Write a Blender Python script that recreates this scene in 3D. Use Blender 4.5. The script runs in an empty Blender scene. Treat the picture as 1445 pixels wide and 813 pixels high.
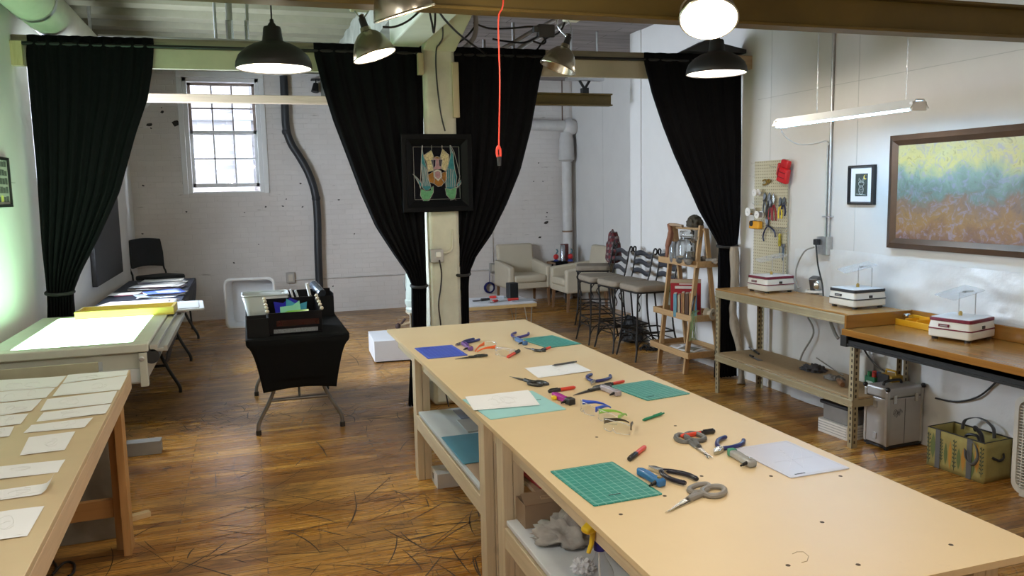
import bpy, bmesh, math, random
from math import pi, sin, cos, radians as R, sqrt, atan2
from mathutils import Vector as V, Matrix, noise
rnd = random.Random(7)
C = bpy.context.scene.collection
D = bpy.data

# ------------------------------------------------------------------ camera solved from the room's lines
CAMZ, FPX, PW, PH = 1.7, 1134.0, 1445.0, 813.0
YAW, PITCH, ROLL = R(18.0874), R(6.833), R(1.1992)
_f = V((sin(YAW)*cos(PITCH), cos(YAW)*cos(PITCH), -sin(PITCH)))
_r = V((cos(YAW), -sin(YAW), 0))
_d = _f.cross(_r)
if _d.z > 0: _d = -_d
_r2 = cos(ROLL)*_r + sin(ROLL)*_d
_d2 = -sin(ROLL)*_r + cos(ROLL)*_d
EYE = V((0, 0, CAMZ))
def ray(x, y): return _r2*((x-PW/2)/FPX) + _d2*((y-PH/2)/FPX) + _f
def onz(x, y, z): d = ray(x, y); return EYE + d*((z-CAMZ)/d.z)
def ony(x, y, Y): d = ray(x, y); return EYE + d*(Y/d.y)
def onx(x, y, X): d = ray(x, y); return EYE + d*(X/d.x)

# ------------------------------------------------------------------ materials
MATS = {}
def new_mat(name):
    m = D.materials.new(name); m.use_nodes = True
    nt = m.node_tree
    return m, nt, nt.nodes['Principled BSDF']
def nd(nt, t, **kw):
    n = nt.nodes.new(t)
    for k, v in kw.items(): setattr(n, k, v)
    return n
def lk(nt, a, b): nt.links.new(a, b)
def ramp(nt, fac, stops, interp='LINEAR'):
    r = nd(nt, 'ShaderNodeValToRGB'); r.color_ramp.interpolation = interp
    e = r.color_ramp.elements
    while len(e) < len(stops): e.new(.5)
    for i, (p, c) in enumerate(stops):
        e[i].position = p; e[i].color = (c[0], c[1], c[2], 1)
    lk(nt, fac, r.inputs[0]); return r.outputs[0]
def mix(nt, fac, a, b, blend='MIX'):
    n = nd(nt, 'ShaderNodeMix', data_type='RGBA', blend_type=blend)
    for s, v in ((0, fac), (6, a), (7, b)):
        if hasattr(v, 'is_output'): lk(nt, v, n.inputs[s])
        else: n.inputs[s].default_value = v if s == 0 else (*v[:3], 1)
    return n.outputs[2]
def mth(nt, op, a, b=None):
    n = nd(nt, 'ShaderNodeMath', operation=op)
    for i, v in enumerate((a, b)):
        if v is None: continue
        if hasattr(v, 'is_output'): lk(nt, v, n.inputs[i])
        else: n.inputs[i].default_value = v
    return n.outputs[0]
def coords(nt, scale=(1, 1, 1), rot=(0, 0, 0), kind='Object'):
    t = nd(nt, 'ShaderNodeTexCoord'); m = nd(nt, 'ShaderNodeMapping')
    m.inputs['Scale'].default_value = scale; m.inputs['Rotation'].default_value = rot
    lk(nt, t.outputs[kind], m.inputs[0]); return m.outputs[0]
def noise_tex(nt, vec, scale=5, detail=4, rough=.5, dist=0):
    n = nd(nt, 'ShaderNodeTexNoise'); n.inputs['Scale'].default_value = scale
    n.inputs['Detail'].default_value = detail; n.inputs['Roughness'].default_value = rough
    n.inputs['Distortion'].default_value = dist
    lk(nt, vec, n.inputs['Vector']); return n.outputs[0]
def bump(nt, p, h, strength=.3, dist=.01):
    b = nd(nt, 'ShaderNodeBump'); b.inputs['Strength'].default_value = strength; b.inputs['Distance'].default_value = dist
    lk(nt, h, b.inputs['Height']); lk(nt, b.outputs[0], p.inputs['Normal'])
def M(name, col, rough=.5, metal=0, var=.08, scale=6, bmp=0, trans=0, alpha=1, emit=0, ecol=None, ior=1.45, coat=0, stretch=(1, 1, 1), sheen=0):
    if name in MATS: return MATS[name]
    m, nt, p = new_mat(name)
    p.inputs['Roughness'].default_value = rough; p.inputs['Metallic'].default_value = metal
    p.inputs['Transmission Weight'].default_value = trans; p.inputs['Alpha'].default_value = alpha
    p.inputs['IOR'].default_value = ior; p.inputs['Coat Weight'].default_value = coat
    p.inputs['Sheen Weight'].default_value = sheen
    p.inputs['Base Color'].default_value = (*col, 1)
    if var or bmp:
        v = coords(nt, stretch); n = noise_tex(nt, v, scale, 5, .6)
        if var:
            lo = tuple(max(0, c*(1-var)) for c in col); hi = tuple(min(1, c*(1+var)) for c in col)
            lk(nt, ramp(nt, n, [(.3, lo), (.7, hi)]), p.inputs['Base Color'])
        if bmp: bump(nt, p, n, bmp)
    if emit:
        p.inputs['Emission Color'].default_value = (*(ecol or col), 1); p.inputs['Emission Strength'].default_value = emit
    MATS[name] = m; return m
def thin_glass(name, tint=(1, 1, 1), rough=.02, refl=1.0):
    """a thin clear pane: see-through with a Fresnel reflection"""
    if name in MATS: return MATS[name]
    m = D.materials.new(name); m.use_nodes = True; nt = m.node_tree; nt.nodes.clear()
    o = nd(nt, 'ShaderNodeOutputMaterial'); t = nd(nt, 'ShaderNodeBsdfTransparent'); t.inputs[0].default_value = (*tint, 1)
    g = nd(nt, 'ShaderNodeBsdfGlossy'); g.inputs['Roughness'].default_value = rough; f = nd(nt, 'ShaderNodeLayerWeight'); f.inputs[0].default_value = .5
    x = nd(nt, 'ShaderNodeMixShader'); lk(nt, mth(nt, 'ADD', mth(nt, 'MULTIPLY', mth(nt, 'POWER', f.outputs[1], 4), .35*refl), .03*refl), x.inputs[0]); lk(nt, t.outputs[0], x.inputs[1]); lk(nt, g.outputs[0], x.inputs[2]); lk(nt, x.outputs[0], o.inputs[0])
    MATS[name] = m; return m
def wood(name, col, dark, axis=0, scale=1.0, rough=.55, knots=.0):
    if name in MATS: return MATS[name]
    m, nt, p = new_mat(name)
    s = [14*scale]*3; s[axis] = .9*scale
    v = coords(nt, tuple(s)); n = noise_tex(nt, v, 3, 6, .6, .6)
    c = ramp(nt, n, [(.25, dark), (.5, col), (.8, tuple(min(1, x*1.12) for x in col))])
    if knots:
        vo = nd(nt, 'ShaderNodeTexVoronoi'); vo.inputs['Scale'].default_value = 2.2
        lk(nt, coords(nt, (1, 1, 1)), vo.inputs['Vector'])
        k = ramp(nt, vo.outputs['Distance'], [(.05, (1, 1, 1)), (.09, (0, 0, 0))])
        c = mix(nt, mth(nt, 'MULTIPLY', k, knots), c, tuple(x*.35 for x in dark))
    lk(nt, c, p.inputs['Base Color']); p.inputs['Roughness'].default_value = rough
    bump(nt, p, n, .12, .004)
    MATS[name] = m; return m

# ------------------------------------------------------------------ mesh builder
class MB:
    def __init__(s): s.v = []; s.f = []; s.m = []; s.mi = 0; s.X = Matrix()
    def _add(s, vs, fs):
        o = len(s.v); s.v += [s.X @ V(p) for p in vs]
        s.f += [tuple(i+o for i in f) for f in fs]; s.m += [s.mi]*len(fs); return s
    def mat(s, i): s.mi = i; return s
    def at(s, loc=(0, 0, 0), rot=(0, 0, 0)):
        s.X = Matrix.Translation(V(loc)) @ Matrix.Rotation(rot[2], 4, 'Z') @ Matrix.Rotation(rot[1], 4, 'Y') @ Matrix.Rotation(rot[0], 4, 'X'); return s
    def xf(s, m): s.X = m; return s
    def box(s, lo, hi):
        (a, b, c), (d, e, f) = lo, hi
        vs = [(a, b, c), (d, b, c), (d, e, c), (a, e, c), (a, b, f), (d, b, f), (d, e, f), (a, e, f)]
        return s._add(vs, [(3, 2, 1, 0), (4, 5, 6, 7), (0, 1, 5, 4), (1, 2, 6, 5), (2, 3, 7, 6), (3, 0, 4, 7)])
    def cbox(s, c, d): return s.box([c[i]-d[i]/2 for i in range(3)], [c[i]+d[i]/2 for i in range(3)])
    def bar(s, p0, p1, w, h=None, up=(0, 0, 1)):
        h = w if h is None else h
        p0, p1 = V(p0), V(p1); t = (p1-p0).normalized(); u = V(up)
        if abs(t.dot(u)) > .98: u = V((0, 1, 0))
        a = t.cross(u).normalized(); b = a.cross(t)
        vs = [p+a*sx*w/2+b*sy*h/2 for p in (p0, p1) for sx, sy in ((-1, -1), (1, -1), (1, 1), (-1, 1))]
        return s._add(vs, [(0, 1, 2, 3), (7, 6, 5, 4), (0, 4, 5, 1), (1, 5, 6, 2), (2, 6, 7, 3), (3, 7, 4, 0)])
    def tube(s, pts, r, n=8, closed=False, caps=True):
        pts = [V(p) for p in pts]; k = len(pts); rs = r if isinstance(r, (list, tuple)) else [r]*k
        tang = []
        for i in range(k):
            a = pts[(i-1) % k] if (closed or i > 0) else pts[i]; b = pts[(i+1) % k] if (closed or i < k-1) else pts[i]
            t = b-a; tang.append(t.normalized() if t.length > 1e-9 else V((0, 0, 1)))
        u = tang[0].orthogonal().normalized(); vs = []
        for i in range(k):
            u = u-tang[i]*u.dot(tang[i]); u = u.normalized() if u.length > 1e-6 else tang[i].orthogonal().normalized()
            w = tang[i].cross(u)
            vs += [pts[i]+(u*cos(2*pi*j/n)+w*sin(2*pi*j/n))*rs[i] for j in range(n)]
        fs = []
        for i in range(k if closed else k-1):
            a, b = i*n, ((i+1) % k)*n
            fs += [(a+j, a+(j+1) % n, b+(j+1) % n, b+j) for j in range(n)]
        if caps and not closed: fs += [tuple(range(n-1, -1, -1)), tuple(range((k-1)*n, k*n))]
        return s._add(vs, fs)
    def cyl(s, p0, p1, r0, r1=None, n=16): return s.tube([p0, p1], [r0, r0 if r1 is None else r1], n)
    def lathe(s, prof, n=24, closed=False):
        vs = []; k = len(prof)
        for r, z in prof: vs += [(r*cos(2*pi*j/n), r*sin(2*pi*j/n), z) for j in range(n)]
        fs = []
        for i in range(k if closed else k-1):
            a, b = i*n, ((i+1) % k)*n
            fs += [(a+j, a+(j+1) % n, b+(j+1) % n, b+j) for j in range(n)]
        if not closed:
            if prof[0][0] > 1e-6: fs.append(tuple(range(n-1, -1, -1)))
            if prof[-1][0] > 1e-6: fs.append(tuple(range((k-1)*n, k*n)))
        return s._add(vs, fs)
    def shell(s, prof, n=28):
        vs = []; k = len(prof); fs = []
        for r, z in prof: vs += [(r*cos(2*pi*j/n), r*sin(2*pi*j/n), z) for j in range(n)]
        for i in range(k-1):
            a, b = i*n, (i+1)*n
            fs += [(a+j, a+(j+1) % n, b+(j+1) % n, b+j) for j in range(n)]
        return s._add(vs, fs)
    def prism(s, poly, z0, z1):
        n = len(poly); vs = [(x, y, z0) for x, y in poly]+[(x, y, z1) for x, y in poly]
        return s._add(vs, [tuple(range(n-1, -1, -1)), tuple(range(n, 2*n))]+[(i, (i+1) % n, n+(i+1) % n, n+i) for i in range(n)])
    def prism_xz(s, poly, y0, y1):
        X = s.X; s.X = X @ Matrix(((1, 0, 0, 0), (0, 0, 1, 0), (0, 1, 0, 0), (0, 0, 0, 1)))
        s.prism(poly, y0, y1); s.X = X; return s
    def sphere(s, c, r, n=12, m=8):
        rx, ry, rz = r if isinstance(r, (list, tuple)) else (r, r, r)
        vs = [(c[0], c[1], c[2]-rz)]
        for i in range(1, m):
            a = -pi/2+pi*i/m
            vs += [(c[0]+rx*cos(a)*cos(2*pi*j/n), c[1]+ry*cos(a)*sin(2*pi*j/n), c[2]+rz*sin(a)) for j in range(n)]
        vs.append((c[0], c[1], c[2]+rz)); fs = []
        for j in range(n): fs.append((0, 1+(j+1) % n, 1+j))
        for i in range(m-2):
            a, b = 1+i*n, 1+(i+1)*n
            fs += [(a+j, a+(j+1) % n, b+(j+1) % n, b+j) for j in range(n)]
        t = len(vs)-1; a = 1+(m-2)*n
        for j in range(n): fs.append((a+j, a+(j+1) % n, t))
        return s._add(vs, fs)
    def grid(s, fn, nu, nv):
        vs = [fn(i/nu, j/nv) for j in range(nv+1) for i in range(nu+1)]
        return s._add(vs, [(j*(nu+1)+i, j*(nu+1)+i+1, (j+1)*(nu+1)+i+1, (j+1)*(nu+1)+i) for j in range(nv) for i in range(nu)])
    def poly(s, pts): return s._add(pts, [tuple(range(len(pts)))])
    def build(s, name, mats, parent=None, bevel=0, smooth=40, solid=0, sub=0, world=False, seg=2, recalc=True):
        me = D.meshes.new(name)
        vs = s.v
        if world and parent is not None:
            inv = wmat(parent).inverted(); vs = [inv @ p for p in vs]
        me.from_pydata([tuple(p) for p in vs], [], s.f)
        for m in (mats if isinstance(mats, (list, tuple)) else [mats]): me.materials.append(m)
        for p, i in zip(me.polygons, s.m): p.material_index = i
        if recalc:
            bm = bmesh.new(); bm.from_mesh(me); bmesh.ops.recalc_face_normals(bm, faces=bm.faces); bm.to_mesh(me); bm.free()
        me.update()
        if smooth:
            me.shade_smooth(); me.set_sharp_from_angle(angle=R(smooth))
        o = D.objects.new(name, me); C.objects.link(o)
        if parent is not None: o.parent = parent
        if solid:
            md = o.modifiers.new('thickness', 'SOLIDIFY'); md.thickness = solid; md.offset = 0
        if bevel:
            md = o.modifiers.new('edges', 'BEVEL'); md.width = bevel; md.segments = seg; md.limit_method = 'ANGLE'; md.angle_limit = R(40)
        if sub:
            md = o.modifiers.new('smooth', 'SUBSURF'); md.levels = sub; md.render_levels = sub
        return o
def wmat(o):
    m = Matrix.Identity(4)
    while o is not None: m = o.matrix_basis @ m; o = o.parent
    return m
def tag(o, label, cat, group=None, kind=None):
    o['label'] = label; o['category'] = cat
    if group: o['group'] = group
    if kind: o['kind'] = kind
    return o
def thing(name, label, cat, loc=(0, 0, 0), rz=0, group=None):
    o = D.objects.new(name, None); C.objects.link(o); o.empty_display_size = .1
    o.location = loc; o.rotation_euler = (0, 0, rz)
    return tag(o, label, cat, group)
def struct(o): o['kind'] = 'structure'; return o
def copy_tree(o, loc=None, rz=None, label=None, group=None, parent=None):
    c = o.copy(); C.objects.link(c)
    if parent is not None: c.parent = parent
    if loc is not None: c.location = loc
    if rz is not None: c.rotation_euler = (0, 0, rz)
    if label: c['label'] = label
    if group: c['group'] = group
    for ch in [x for x in D.objects if x.parent == o]: copy_tree(ch, parent=c)
    return c
def smoothpts(pts, k=6):
    pts = [V(p) for p in pts]; out = []
    for i in range(len(pts)-1):
        p0 = pts[max(i-1, 0)]; p1 = pts[i]; p2 = pts[i+1]; p3 = pts[min(i+2, len(pts)-1)]
        for j in range(k):
            t = j/k
            out.append(.5*((2*p1)+(p2-p0)*t+(2*p0-5*p1+4*p2-p3)*t*t+(-p0+3*p1-3*p2+p3)*t**3))
    out.append(pts[-1]); return out
def interp(tab, x):
    if x <= tab[0][0]: return tab[0][1]
    for (a, b), (c, d) in zip(tab, tab[1:]):
        if x <= c: return b+(d-b)*(x-a)/(c-a)
    return tab[-1][1]
def rrect(w, h, r, n=4):
    out = []
    for cx, cy, a0 in ((w/2-r, h/2-r, 0), (-w/2+r, h/2-r, pi/2), (-w/2+r, -h/2+r, pi), (w/2-r, -h/2+r, 3*pi/2)):
        out += [(cx+r*cos(a0+pi/2*i/n), cy+r*sin(a0+pi/2*i/n)) for i in range(n+1)]
    return out
def crumple(c, r, seed, amp=.35, freq=3., sub=4):
    bm = bmesh.new(); bmesh.ops.create_icosphere(bm, subdivisions=sub, radius=1)
    vs = []
    for v in bm.verts:
        p = v.co.normalized(); q = p*freq+V((seed*7.3, seed*3.1, seed))
        h = 1-abs(noise.noise(q))*amp*2.2-abs(noise.noise(q*2.3))*amp*.9-noise.noise(q*5.1)*amp*.25
        z = p.z*h*r[2]
        if p.z < 0: z *= .15
        vs.append((c[0]+p.x*h*r[0], c[1]+p.y*h*r[1], max(c[2]+.002, c[2]+.15*r[2]+z)))
    fs = [tuple(v.index for v in f.verts) for f in bm.faces]; bm.free()
    m = MB(); m._add(vs, fs); return m
REARP, FARP, SKY, SUN, EXPO = 20, 0, 38.0, 5.0, 0.0
# ================================================================== SETTING
XL, XR, XR2, YB, YN, ZC = -1.45, 4.14, 4.95, 11.93, -2.6, 3.4
YCOR = onx(891, 300, XR).y
def CY(x): return 6.40-.04*(x+1.45)      # plane of the curtain header

# ---- materials
def mat_floor():
    m, nt, p = new_mat('worn_wood_floor')
    v = coords(nt)
    b = nd(nt, 'ShaderNodeTexBrick'); b.offset = .37; b.offset_frequency = 2
    b.inputs['Scale'].default_value = 1; b.inputs['Brick Width'].default_value = 1.15; b.inputs['Row Height'].default_value = .058
    b.inputs['Mortar Size'].default_value = .0022; b.inputs['Mortar Smooth'].default_value = .3; b.inputs['Bias'].default_value = 0
    b.inputs['Color1'].default_value = (0, 0, 0, 1); b.inputs['Color2'].default_value = (1, 1, 1, 1); b.inputs['Mortar'].default_value = (.5, .5, .5, 1)
    lk(nt, v, b.inputs['Vector'])
    plank = ramp(nt, b.outputs['Color'], [(0, (.36, .155, .030)), (.5, (.55, .265, .052)), (1, (.72, .385, .085))])
    g = noise_tex(nt, coords(nt, (1.4, 26, 1)), 3, 6, .65, .4)
    grain = ramp(nt, g, [(.30, (.50, .45, .38)), (.56, (1, 1, 1))])
    c = mix(nt, 1, plank, grain, 'MULTIPLY')
    # worn dark traffic areas
    w = noise_tex(nt, coords(nt, (.55, .9, 1)), 1.1, 5, .62, .4)
    worn = ramp(nt, w, [(.45, (0, 0, 0)), (.62, (1, 1, 1))])
    w2 = noise_tex(nt, coords(nt, (5, 16, 1)), 1.6, 6, .7)
    worn2 = mth(nt, 'MULTIPLY', worn, ramp(nt, w2, [(.35, (.25, .25, .25)), (.62, (1, 1, 1))]))
    c = mix(nt, mth(nt, 'MULTIPLY', worn2, .78), c, (.052, .030, .018))
    # thin curling scuff lines: contour lines of a warped noise
    def lines(scale, seed, width, dist):
        mp = coords(nt, (1, 1, 1)); a = nd(nt, 'ShaderNodeVectorMath', operation='ADD'); a.inputs[1].default_value = (seed, seed*1.7, 0)
        lk(nt, mp, a.inputs[0])
        n = noise_tex(nt, a.outputs[0], scale, 2, .45, dist)
        d = mth(nt, 'ABSOLUTE', mth(nt, 'SUBTRACT', n, .5))
        return ramp(nt, d, [(width*.4, (1, 1, 1)), (width, (0, 0, 0))])
    mk = ramp(nt, noise_tex(nt, coords(nt, (.6, .6, 1)), 1.25, 3, .6), [(.40, (0, 0, 0)), (.50, (1, 1, 1))])
    ln = mth(nt, 'MAXIMUM', lines(1.3, 3.1, .0045, .9), lines(2.3, 9.4, .006, 1.3))
    st = noise_tex(nt, coords(nt, (3.0, 34, 1), (0, 0, R(14))), 2.2, 3, .6, .8)
    st2 = noise_tex(nt, coords(nt, (30, 3.5, 1), (0, 0, R(-24))), 2.0, 3, .6, .8)
    sk = mth(nt, 'MAXIMUM', ramp(nt, st, [(.60, (0, 0, 0)), (.66, (.8, .8, .8))]), ramp(nt, st2, [(.62, (0, 0, 0)), (.68, (.8, .8, .8))]))
    ln = mth(nt, 'MULTIPLY', mth(nt, 'MAXIMUM', ln, sk), .7)
    ln = mth(nt, 'MULTIPLY', ln, mk)
    brk = ramp(nt, noise_tex(nt, v, 7, 3), [(.38, (0, 0, 0)), (.50, (1, 1, 1))])
    ln = mth(nt, 'MULTIPLY', ln, brk)
    st3 = ramp(nt, noise_tex(nt, coords(nt, (1.1, 42, 1)), 1.7, 4, .6), [(.54, (0, 0, 0)), (.64, (.55, .55, .55))])
    c = mix(nt, st3, c, (.07, .04, .02))
    c = mix(nt, mth(nt, 'MULTIPLY', ln, .8), c, (.03, .018, .012))
    gap = mth(nt, 'MULTIPLY', b.outputs['Fac'], .75)
    c = mix(nt, gap, c, (.035, .02, .012))
    lk(nt, c, p.inputs['Base Color'])
    rr = mth(nt, 'ADD', mth(nt, 'MULTIPLY', g, .20), .16)
    rr = mth(nt, 'ADD', rr, mth(nt, 'MULTIPLY', worn2, .14))
    lk(nt, rr, p.inputs['Roughness'])
    h = mth(nt, 'SUBTRACT', mth(nt, 'MULTIPLY', g, .25), b.outputs['Fac'])
    bump(nt, p, h, .35, .004)
    return m
def mat_brick(name='painted_white_brick', c1=(.75, .71, .675), c2=(.72, .68, .645), mort=(.71, .67, .635), bw=.21, rh=.072):
    m, nt, p = new_mat(name)
    t = nd(nt, 'ShaderNodeTexCoord'); sp = nd(nt, 'ShaderNodeSeparateXYZ'); cb = nd(nt, 'ShaderNodeCombineXYZ')
    lk(nt, t.outputs['Object'], sp.inputs[0])
    wob = noise_tex(nt, t.outputs['Object'], 5, 3)
    lk(nt, sp.outputs[0], cb.inputs[0])
    lk(nt, mth(nt, 'ADD', sp.outputs[2], mth(nt, 'MULTIPLY', wob, .035)), cb.inputs[1])
    b = nd(nt, 'ShaderNodeTexBrick'); b.inputs['Scale'].default_value = 1
    b.inputs['Brick Width'].default_value = bw; b.inputs['Row Height'].default_value = rh
    b.inputs['Mortar Size'].default_value = .006; b.inputs['Mortar Smooth'].default_value = .6
    b.inputs['Color1'].default_value = (*c1, 1); b.inputs['Color2'].default_value = (*c2, 1); b.inputs['Mortar'].default_value = (*mort, 1)
    lk(nt, cb.outputs[0], b.inputs['Vector'])
    big = noise_tex(nt, t.outputs['Object'], .9, 5, .6)
    c = mix(nt, 1, b.outputs['Color'], ramp(nt, big, [(.3, (.88, .86, .84)), (.65, (1, 1, 1))]), 'MULTIPLY')
    sp2 = noise_tex(nt, coords(nt, (1, 1, 5.5)), 4.0, 5, .6)
    c = mix(nt, ramp(nt, sp2, [(.66, (0, 0, 0)), (.74, (.7, .7, .7))]), c, (.36, .31, .28))
    lk(nt, c, p.inputs['Base Color']); p.inputs['Roughness'].default_value = .6
    h = mth(nt, 'SUBTRACT', mth(nt, 'MULTIPLY', noise_tex(nt, t.outputs['Object'], 16, 4), .5), b.outputs['Fac'])
    bump(nt, p, h, .4, .007)
    return m
def mat_planks(name, c1, c2, row, length, axis_x=True, gap=.004):
    m, nt, p = new_mat(name)
    v = coords(nt, rot=(0, 0, 0 if axis_x else pi/2))
    b = nd(nt, 'ShaderNodeTexBrick'); b.inputs['Scale'].default_value = 1
    b.inputs['Brick Width'].default_value = length; b.inputs['Row Height'].default_value = row; b.inputs['Mortar Size'].default_value = gap
    b.inputs['Color1'].default_value = (*c1, 1); b.inputs['Color2'].default_value = (*c2, 1); b.inputs['Mortar'].default_value = (.06, .05, .05, 1)
    lk(nt, v, b.inputs['Vector'])
    n = noise_tex(nt, coords(nt, (1, 7, 1)), 2, 5, .6)
    c = mix(nt, 1, b.outputs['Color'], ramp(nt, n, [(.3, (.7, .68, .66)), (.65, (1, 1, 1))]), 'MULTIPLY')
    lk(nt, c, p.inputs['Base Color']); p.inputs['Roughness'].default_value = .75
    return m
FLOOR = mat_floor(); BRICK = mat_brick()
WHITE_WALL = M('white_wall_paint', (.66, .645, .62), .65, var=.03, scale=3, bmp=.04)
CREAM = M('cream_paint', (.62, .60, .48), .6, var=.08, scale=9, bmp=.15)
WHITE_TRIM = M('white_trim_paint', (.80, .80, .79), .45, var=.03)
DARK_HOLE = M('wall_pits', (.045, .04, .035), .9, var=.2)
BLACK_METAL = M('black_metal', (.018, .018, .018), .42, .3, var=.15)
GALV = M('galvanized_steel', (.55, .56, .57), .35, .9, var=.12, scale=20)
STEEL = M('bright_steel', (.62, .62, .61), .25, 1, var=.06)
BLACK_PLASTIC = M('black_plastic', (.02, .02, .021), .4, var=.1)
WHITE_PLASTIC = M('white_plastic', (.80, .79, .76), .35, var=.02)
OCHRE = M('ochre_steel_paint', (.115, .073, .011), .5, .1, var=.2, scale=3)
GREY_PLASTIC = M('grey_plastic', (.32, .32, .32), .5, var=.06)

# ---- floor
b = MB(); b.box((XL-.2, YN-.2, -.12), (XR2+.2, YB+.2, 0)); b.mat(1)
rs = random.Random(11)
def stroke(x, y, L_, a, bend, w):
    n = 6; P = []
    for i in range(n+1):
        t = i/n-.5; aa = a+bend*t; P.append((x+L_*t*cos(a+bend*t*.5), y+L_*t*sin(a+bend*t*.5), aa))
    vs = []
    for i, (px, py, aa) in enumerate(P):
        k = w*(.25+.75*sin(pi*(i+.4)/(n+.8))); vs += [(px-sin(aa)*k, py+cos(aa)*k, .0006), (px+sin(aa)*k, py-cos(aa)*k, .0006)]
    b._add(vs, [(2*i, 2*i+1, 2*i+3, 2*i+2) for i in range(n)])
for (px, py, sx, sy, cnt, lo, hi, bd) in ((300, 592, .30, .32, 150, .04, .22, .8), (250, 600, .25, .25, 70, .04, .2, .8), (440, 585, .35, .3, 60, .05, .25, .8), (545, 575, .35, .35, 80, .05, .3, 1.2), (545, 525, .22, .55, 16, .3, .8, 2.2), (640, 720, .30, .45, 110, .08, .5, 1.0), (640, 790, .3, .25, 60, .05, .3, .9), (250, 780, .35, .3, 40, .1, .5, .7), (420, 760, .5, .3, 55, .08, .4, 1.0), (480, 660, .6, .5, 60, .06, .4, 1.0), (150, 640, .3, .5, 20, .1, .4, .6), (330, 500, .6, .9, 40, .05, .3, .9), (1150, 600, .3, .9, 20, .05, .3, .8), (830, 470, .7, .9, 30, .05, .3, .8)):
    q = onz(px, py, 0)
    for _ in range(int(cnt*(.55 if py > 650 else .9))):
        stroke(q.x+rs.gauss(0, sx), q.y+rs.gauss(0, sy), rs.uniform(lo, hi), rs.choice((rs.gauss(.5, .5), rs.gauss(2.3, .5), rs.uniform(0, 3.14))), rs.uniform(-bd, bd)*.55, rs.uniform(.0012, .0045))
struct(b.build('floor', [FLOOR, M('black_scuff_marks', (.04, .025, .016), .5)], smooth=0, recalc=False))
# ---- walls
b = MB(); b.box((XL-.2, YN-.2, 0), (XL, 6.75, ZC+.25)); b.box((XL-.2, 8.45, 0), (XL, YB, ZC+.25))
b.box((XL-.2, 6.75, 0), (XL, 8.45, 1.15)); b.box((XL-.2, 6.75, 2.9), (XL, 8.45, ZC+.25))
b.mat(1); b.box((XL, 3.6, 1.825), (XL+.002, 6.15, 1.829)); b.box((XL, 4.62, 0), (XL+.002, 4.625, ZC))
WL = struct(b.build('wall_left', [M('bright_white_paint', (.78, .78, .76), .6, var=.03, scale=3), M('panel_seam', (.5, .5, .48), .8)], smooth=0))
# back wall with the window opening
wl, wr, wb, wt = -.735, .255, 1.765, 3.33
b = MB(); y0, y1 = YB, YB+.34
b.box((XL-.2, y0, 0), (wl, y1, ZC+.3)); b.box((wr, y0, 0), (XR2+.2, y1, ZC+.3)); b.box((wl, y0, 0), (wr, y1, wb)); b.box((wl, y0, wt), (wr, y1, ZC+.3))
b.mat(1)
pits = [(211, 176, .03), (248, 174, .045), (229, 158, .018), (213, 181, .01), (228, 152, .008), (201, 330, .012), (259, 258, .012), (263, 299, .01), (375, 292, .012), (399, 291, .012), (427, 292, .013), (424, 259, .012), (404, 281, .009), (202, 262, .012), (357, 206, .01), (478, 282, .012), (500, 330, .01), (700, 260, .02), (772, 300, .013), (771, 306, .01), (760, 230, .011), (753, 256, .008), (766, 256, .009), (796, 253, .01), (797, 257, .012), (771, 314, .03), (795, 282, .012), (797, 279, .008), (797, 310, .009), (762, 335, .022), (463, 410, .012), (470, 404, .01), (330, 371, .01), (365, 345, .008), (345, 300, .008), (520, 390, .01)]
for i, (px, py, r) in enumerate(pits):
    q = ony(px, py, YB)
    n = 7; b.prism_xz([(q.x+r*(1+.35*sin(i*3+j*2.1))*cos(2*pi*j/n)*1.2, q.z+r*(1+.3*cos(i*5+j*1.7))*sin(2*pi*j/n)*.9) for j in range(n)], YB-.003, YB+.01)
struct(b.build('wall_back', [BRICK, DARK_HOLE], smooth=0))
# right wall: near run, the step, far run
b = MB(); b.box((XR, YN-.2, 0), (XR2+.2, YCOR, ZC+.3)); b.mat(1)
for y in (onx(1088, 150, XR).y, onx(1211, 150, XR).y): b.box((XR-.0015, y-.002, 0), (XR, y+.002, ZC))
zz = onx(1300, 97, XR).z; b.box((XR-.0015, 1.0, zz-.002), (XR, 5.9, zz+.002))
struct(b.build('wall_right', [WHITE_WALL, M('panel_seam', (.5, .5, .48))], smooth=0))
b = MB(); b.box((XR2, YCOR, 0), (XR2+.2, YB, ZC+.3)); b.mat(1)
y = onx(851, 250, XR2).y; b.box((XR2-.0015, y-.002, 0), (XR2, y+.002, ZC))
struct(b.build('wall_right_alcove', [WHITE_WALL, M('panel_seam', (.5, .5, .48))], smooth=0))
b = MB(); b.box((XL-.2, YN-.4, 0), (XR+.2, YN-.2, ZC+.3)); struct(b.build('wall_front', WHITE_WALL, smooth=0))
# ---- ceiling : boards on the right, corrugated steel deck on the left
CEILB = mat_planks('grey_ceiling_boards', (.32, .285, .28), (.27, .24, .235), .19, 2.6)
b = MB(); b.box((1.3, YN-.2, ZC), (XR2+.2, YB+.3, ZC+.2)); struct(b.build('ceiling_boards', CEILB, smooth=0))
DECK = M('steel_deck_paint', (.20, .19, .125), .6, .0, var=.14, scale=4)
b = MB()
y = YN-.2; prof = []
while y < YB+.3:
    prof += [(y, ZC), (y+.20, ZC), (y+.235, ZC+.085), (y+.50, ZC+.085), (y+.535, ZC)]; y += .535
vs = [(XL-.2, yy, zz) for yy, zz in prof]+[(1.32, yy, zz) for yy, zz in prof]+[(XL-.2, yy, ZC+.16) for yy, zz in prof]+[(1.32, yy, ZC+.16) for yy, zz in prof]
k = len(prof)
b._add(vs, [(i, i+1, k+i+1, k+i) for i in range(k-1)]+[(2*k+i, 3*k+i, 3*k+i+1, 2*k+i+1) for i in range(k-1)]+[(i, 2*k+i, 2*k+i+1, i+1) for i in range(k-1)]+[(k+i, k+i+1, 3*k+i+1, 3*k+i) for i in range(k-1)])
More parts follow.
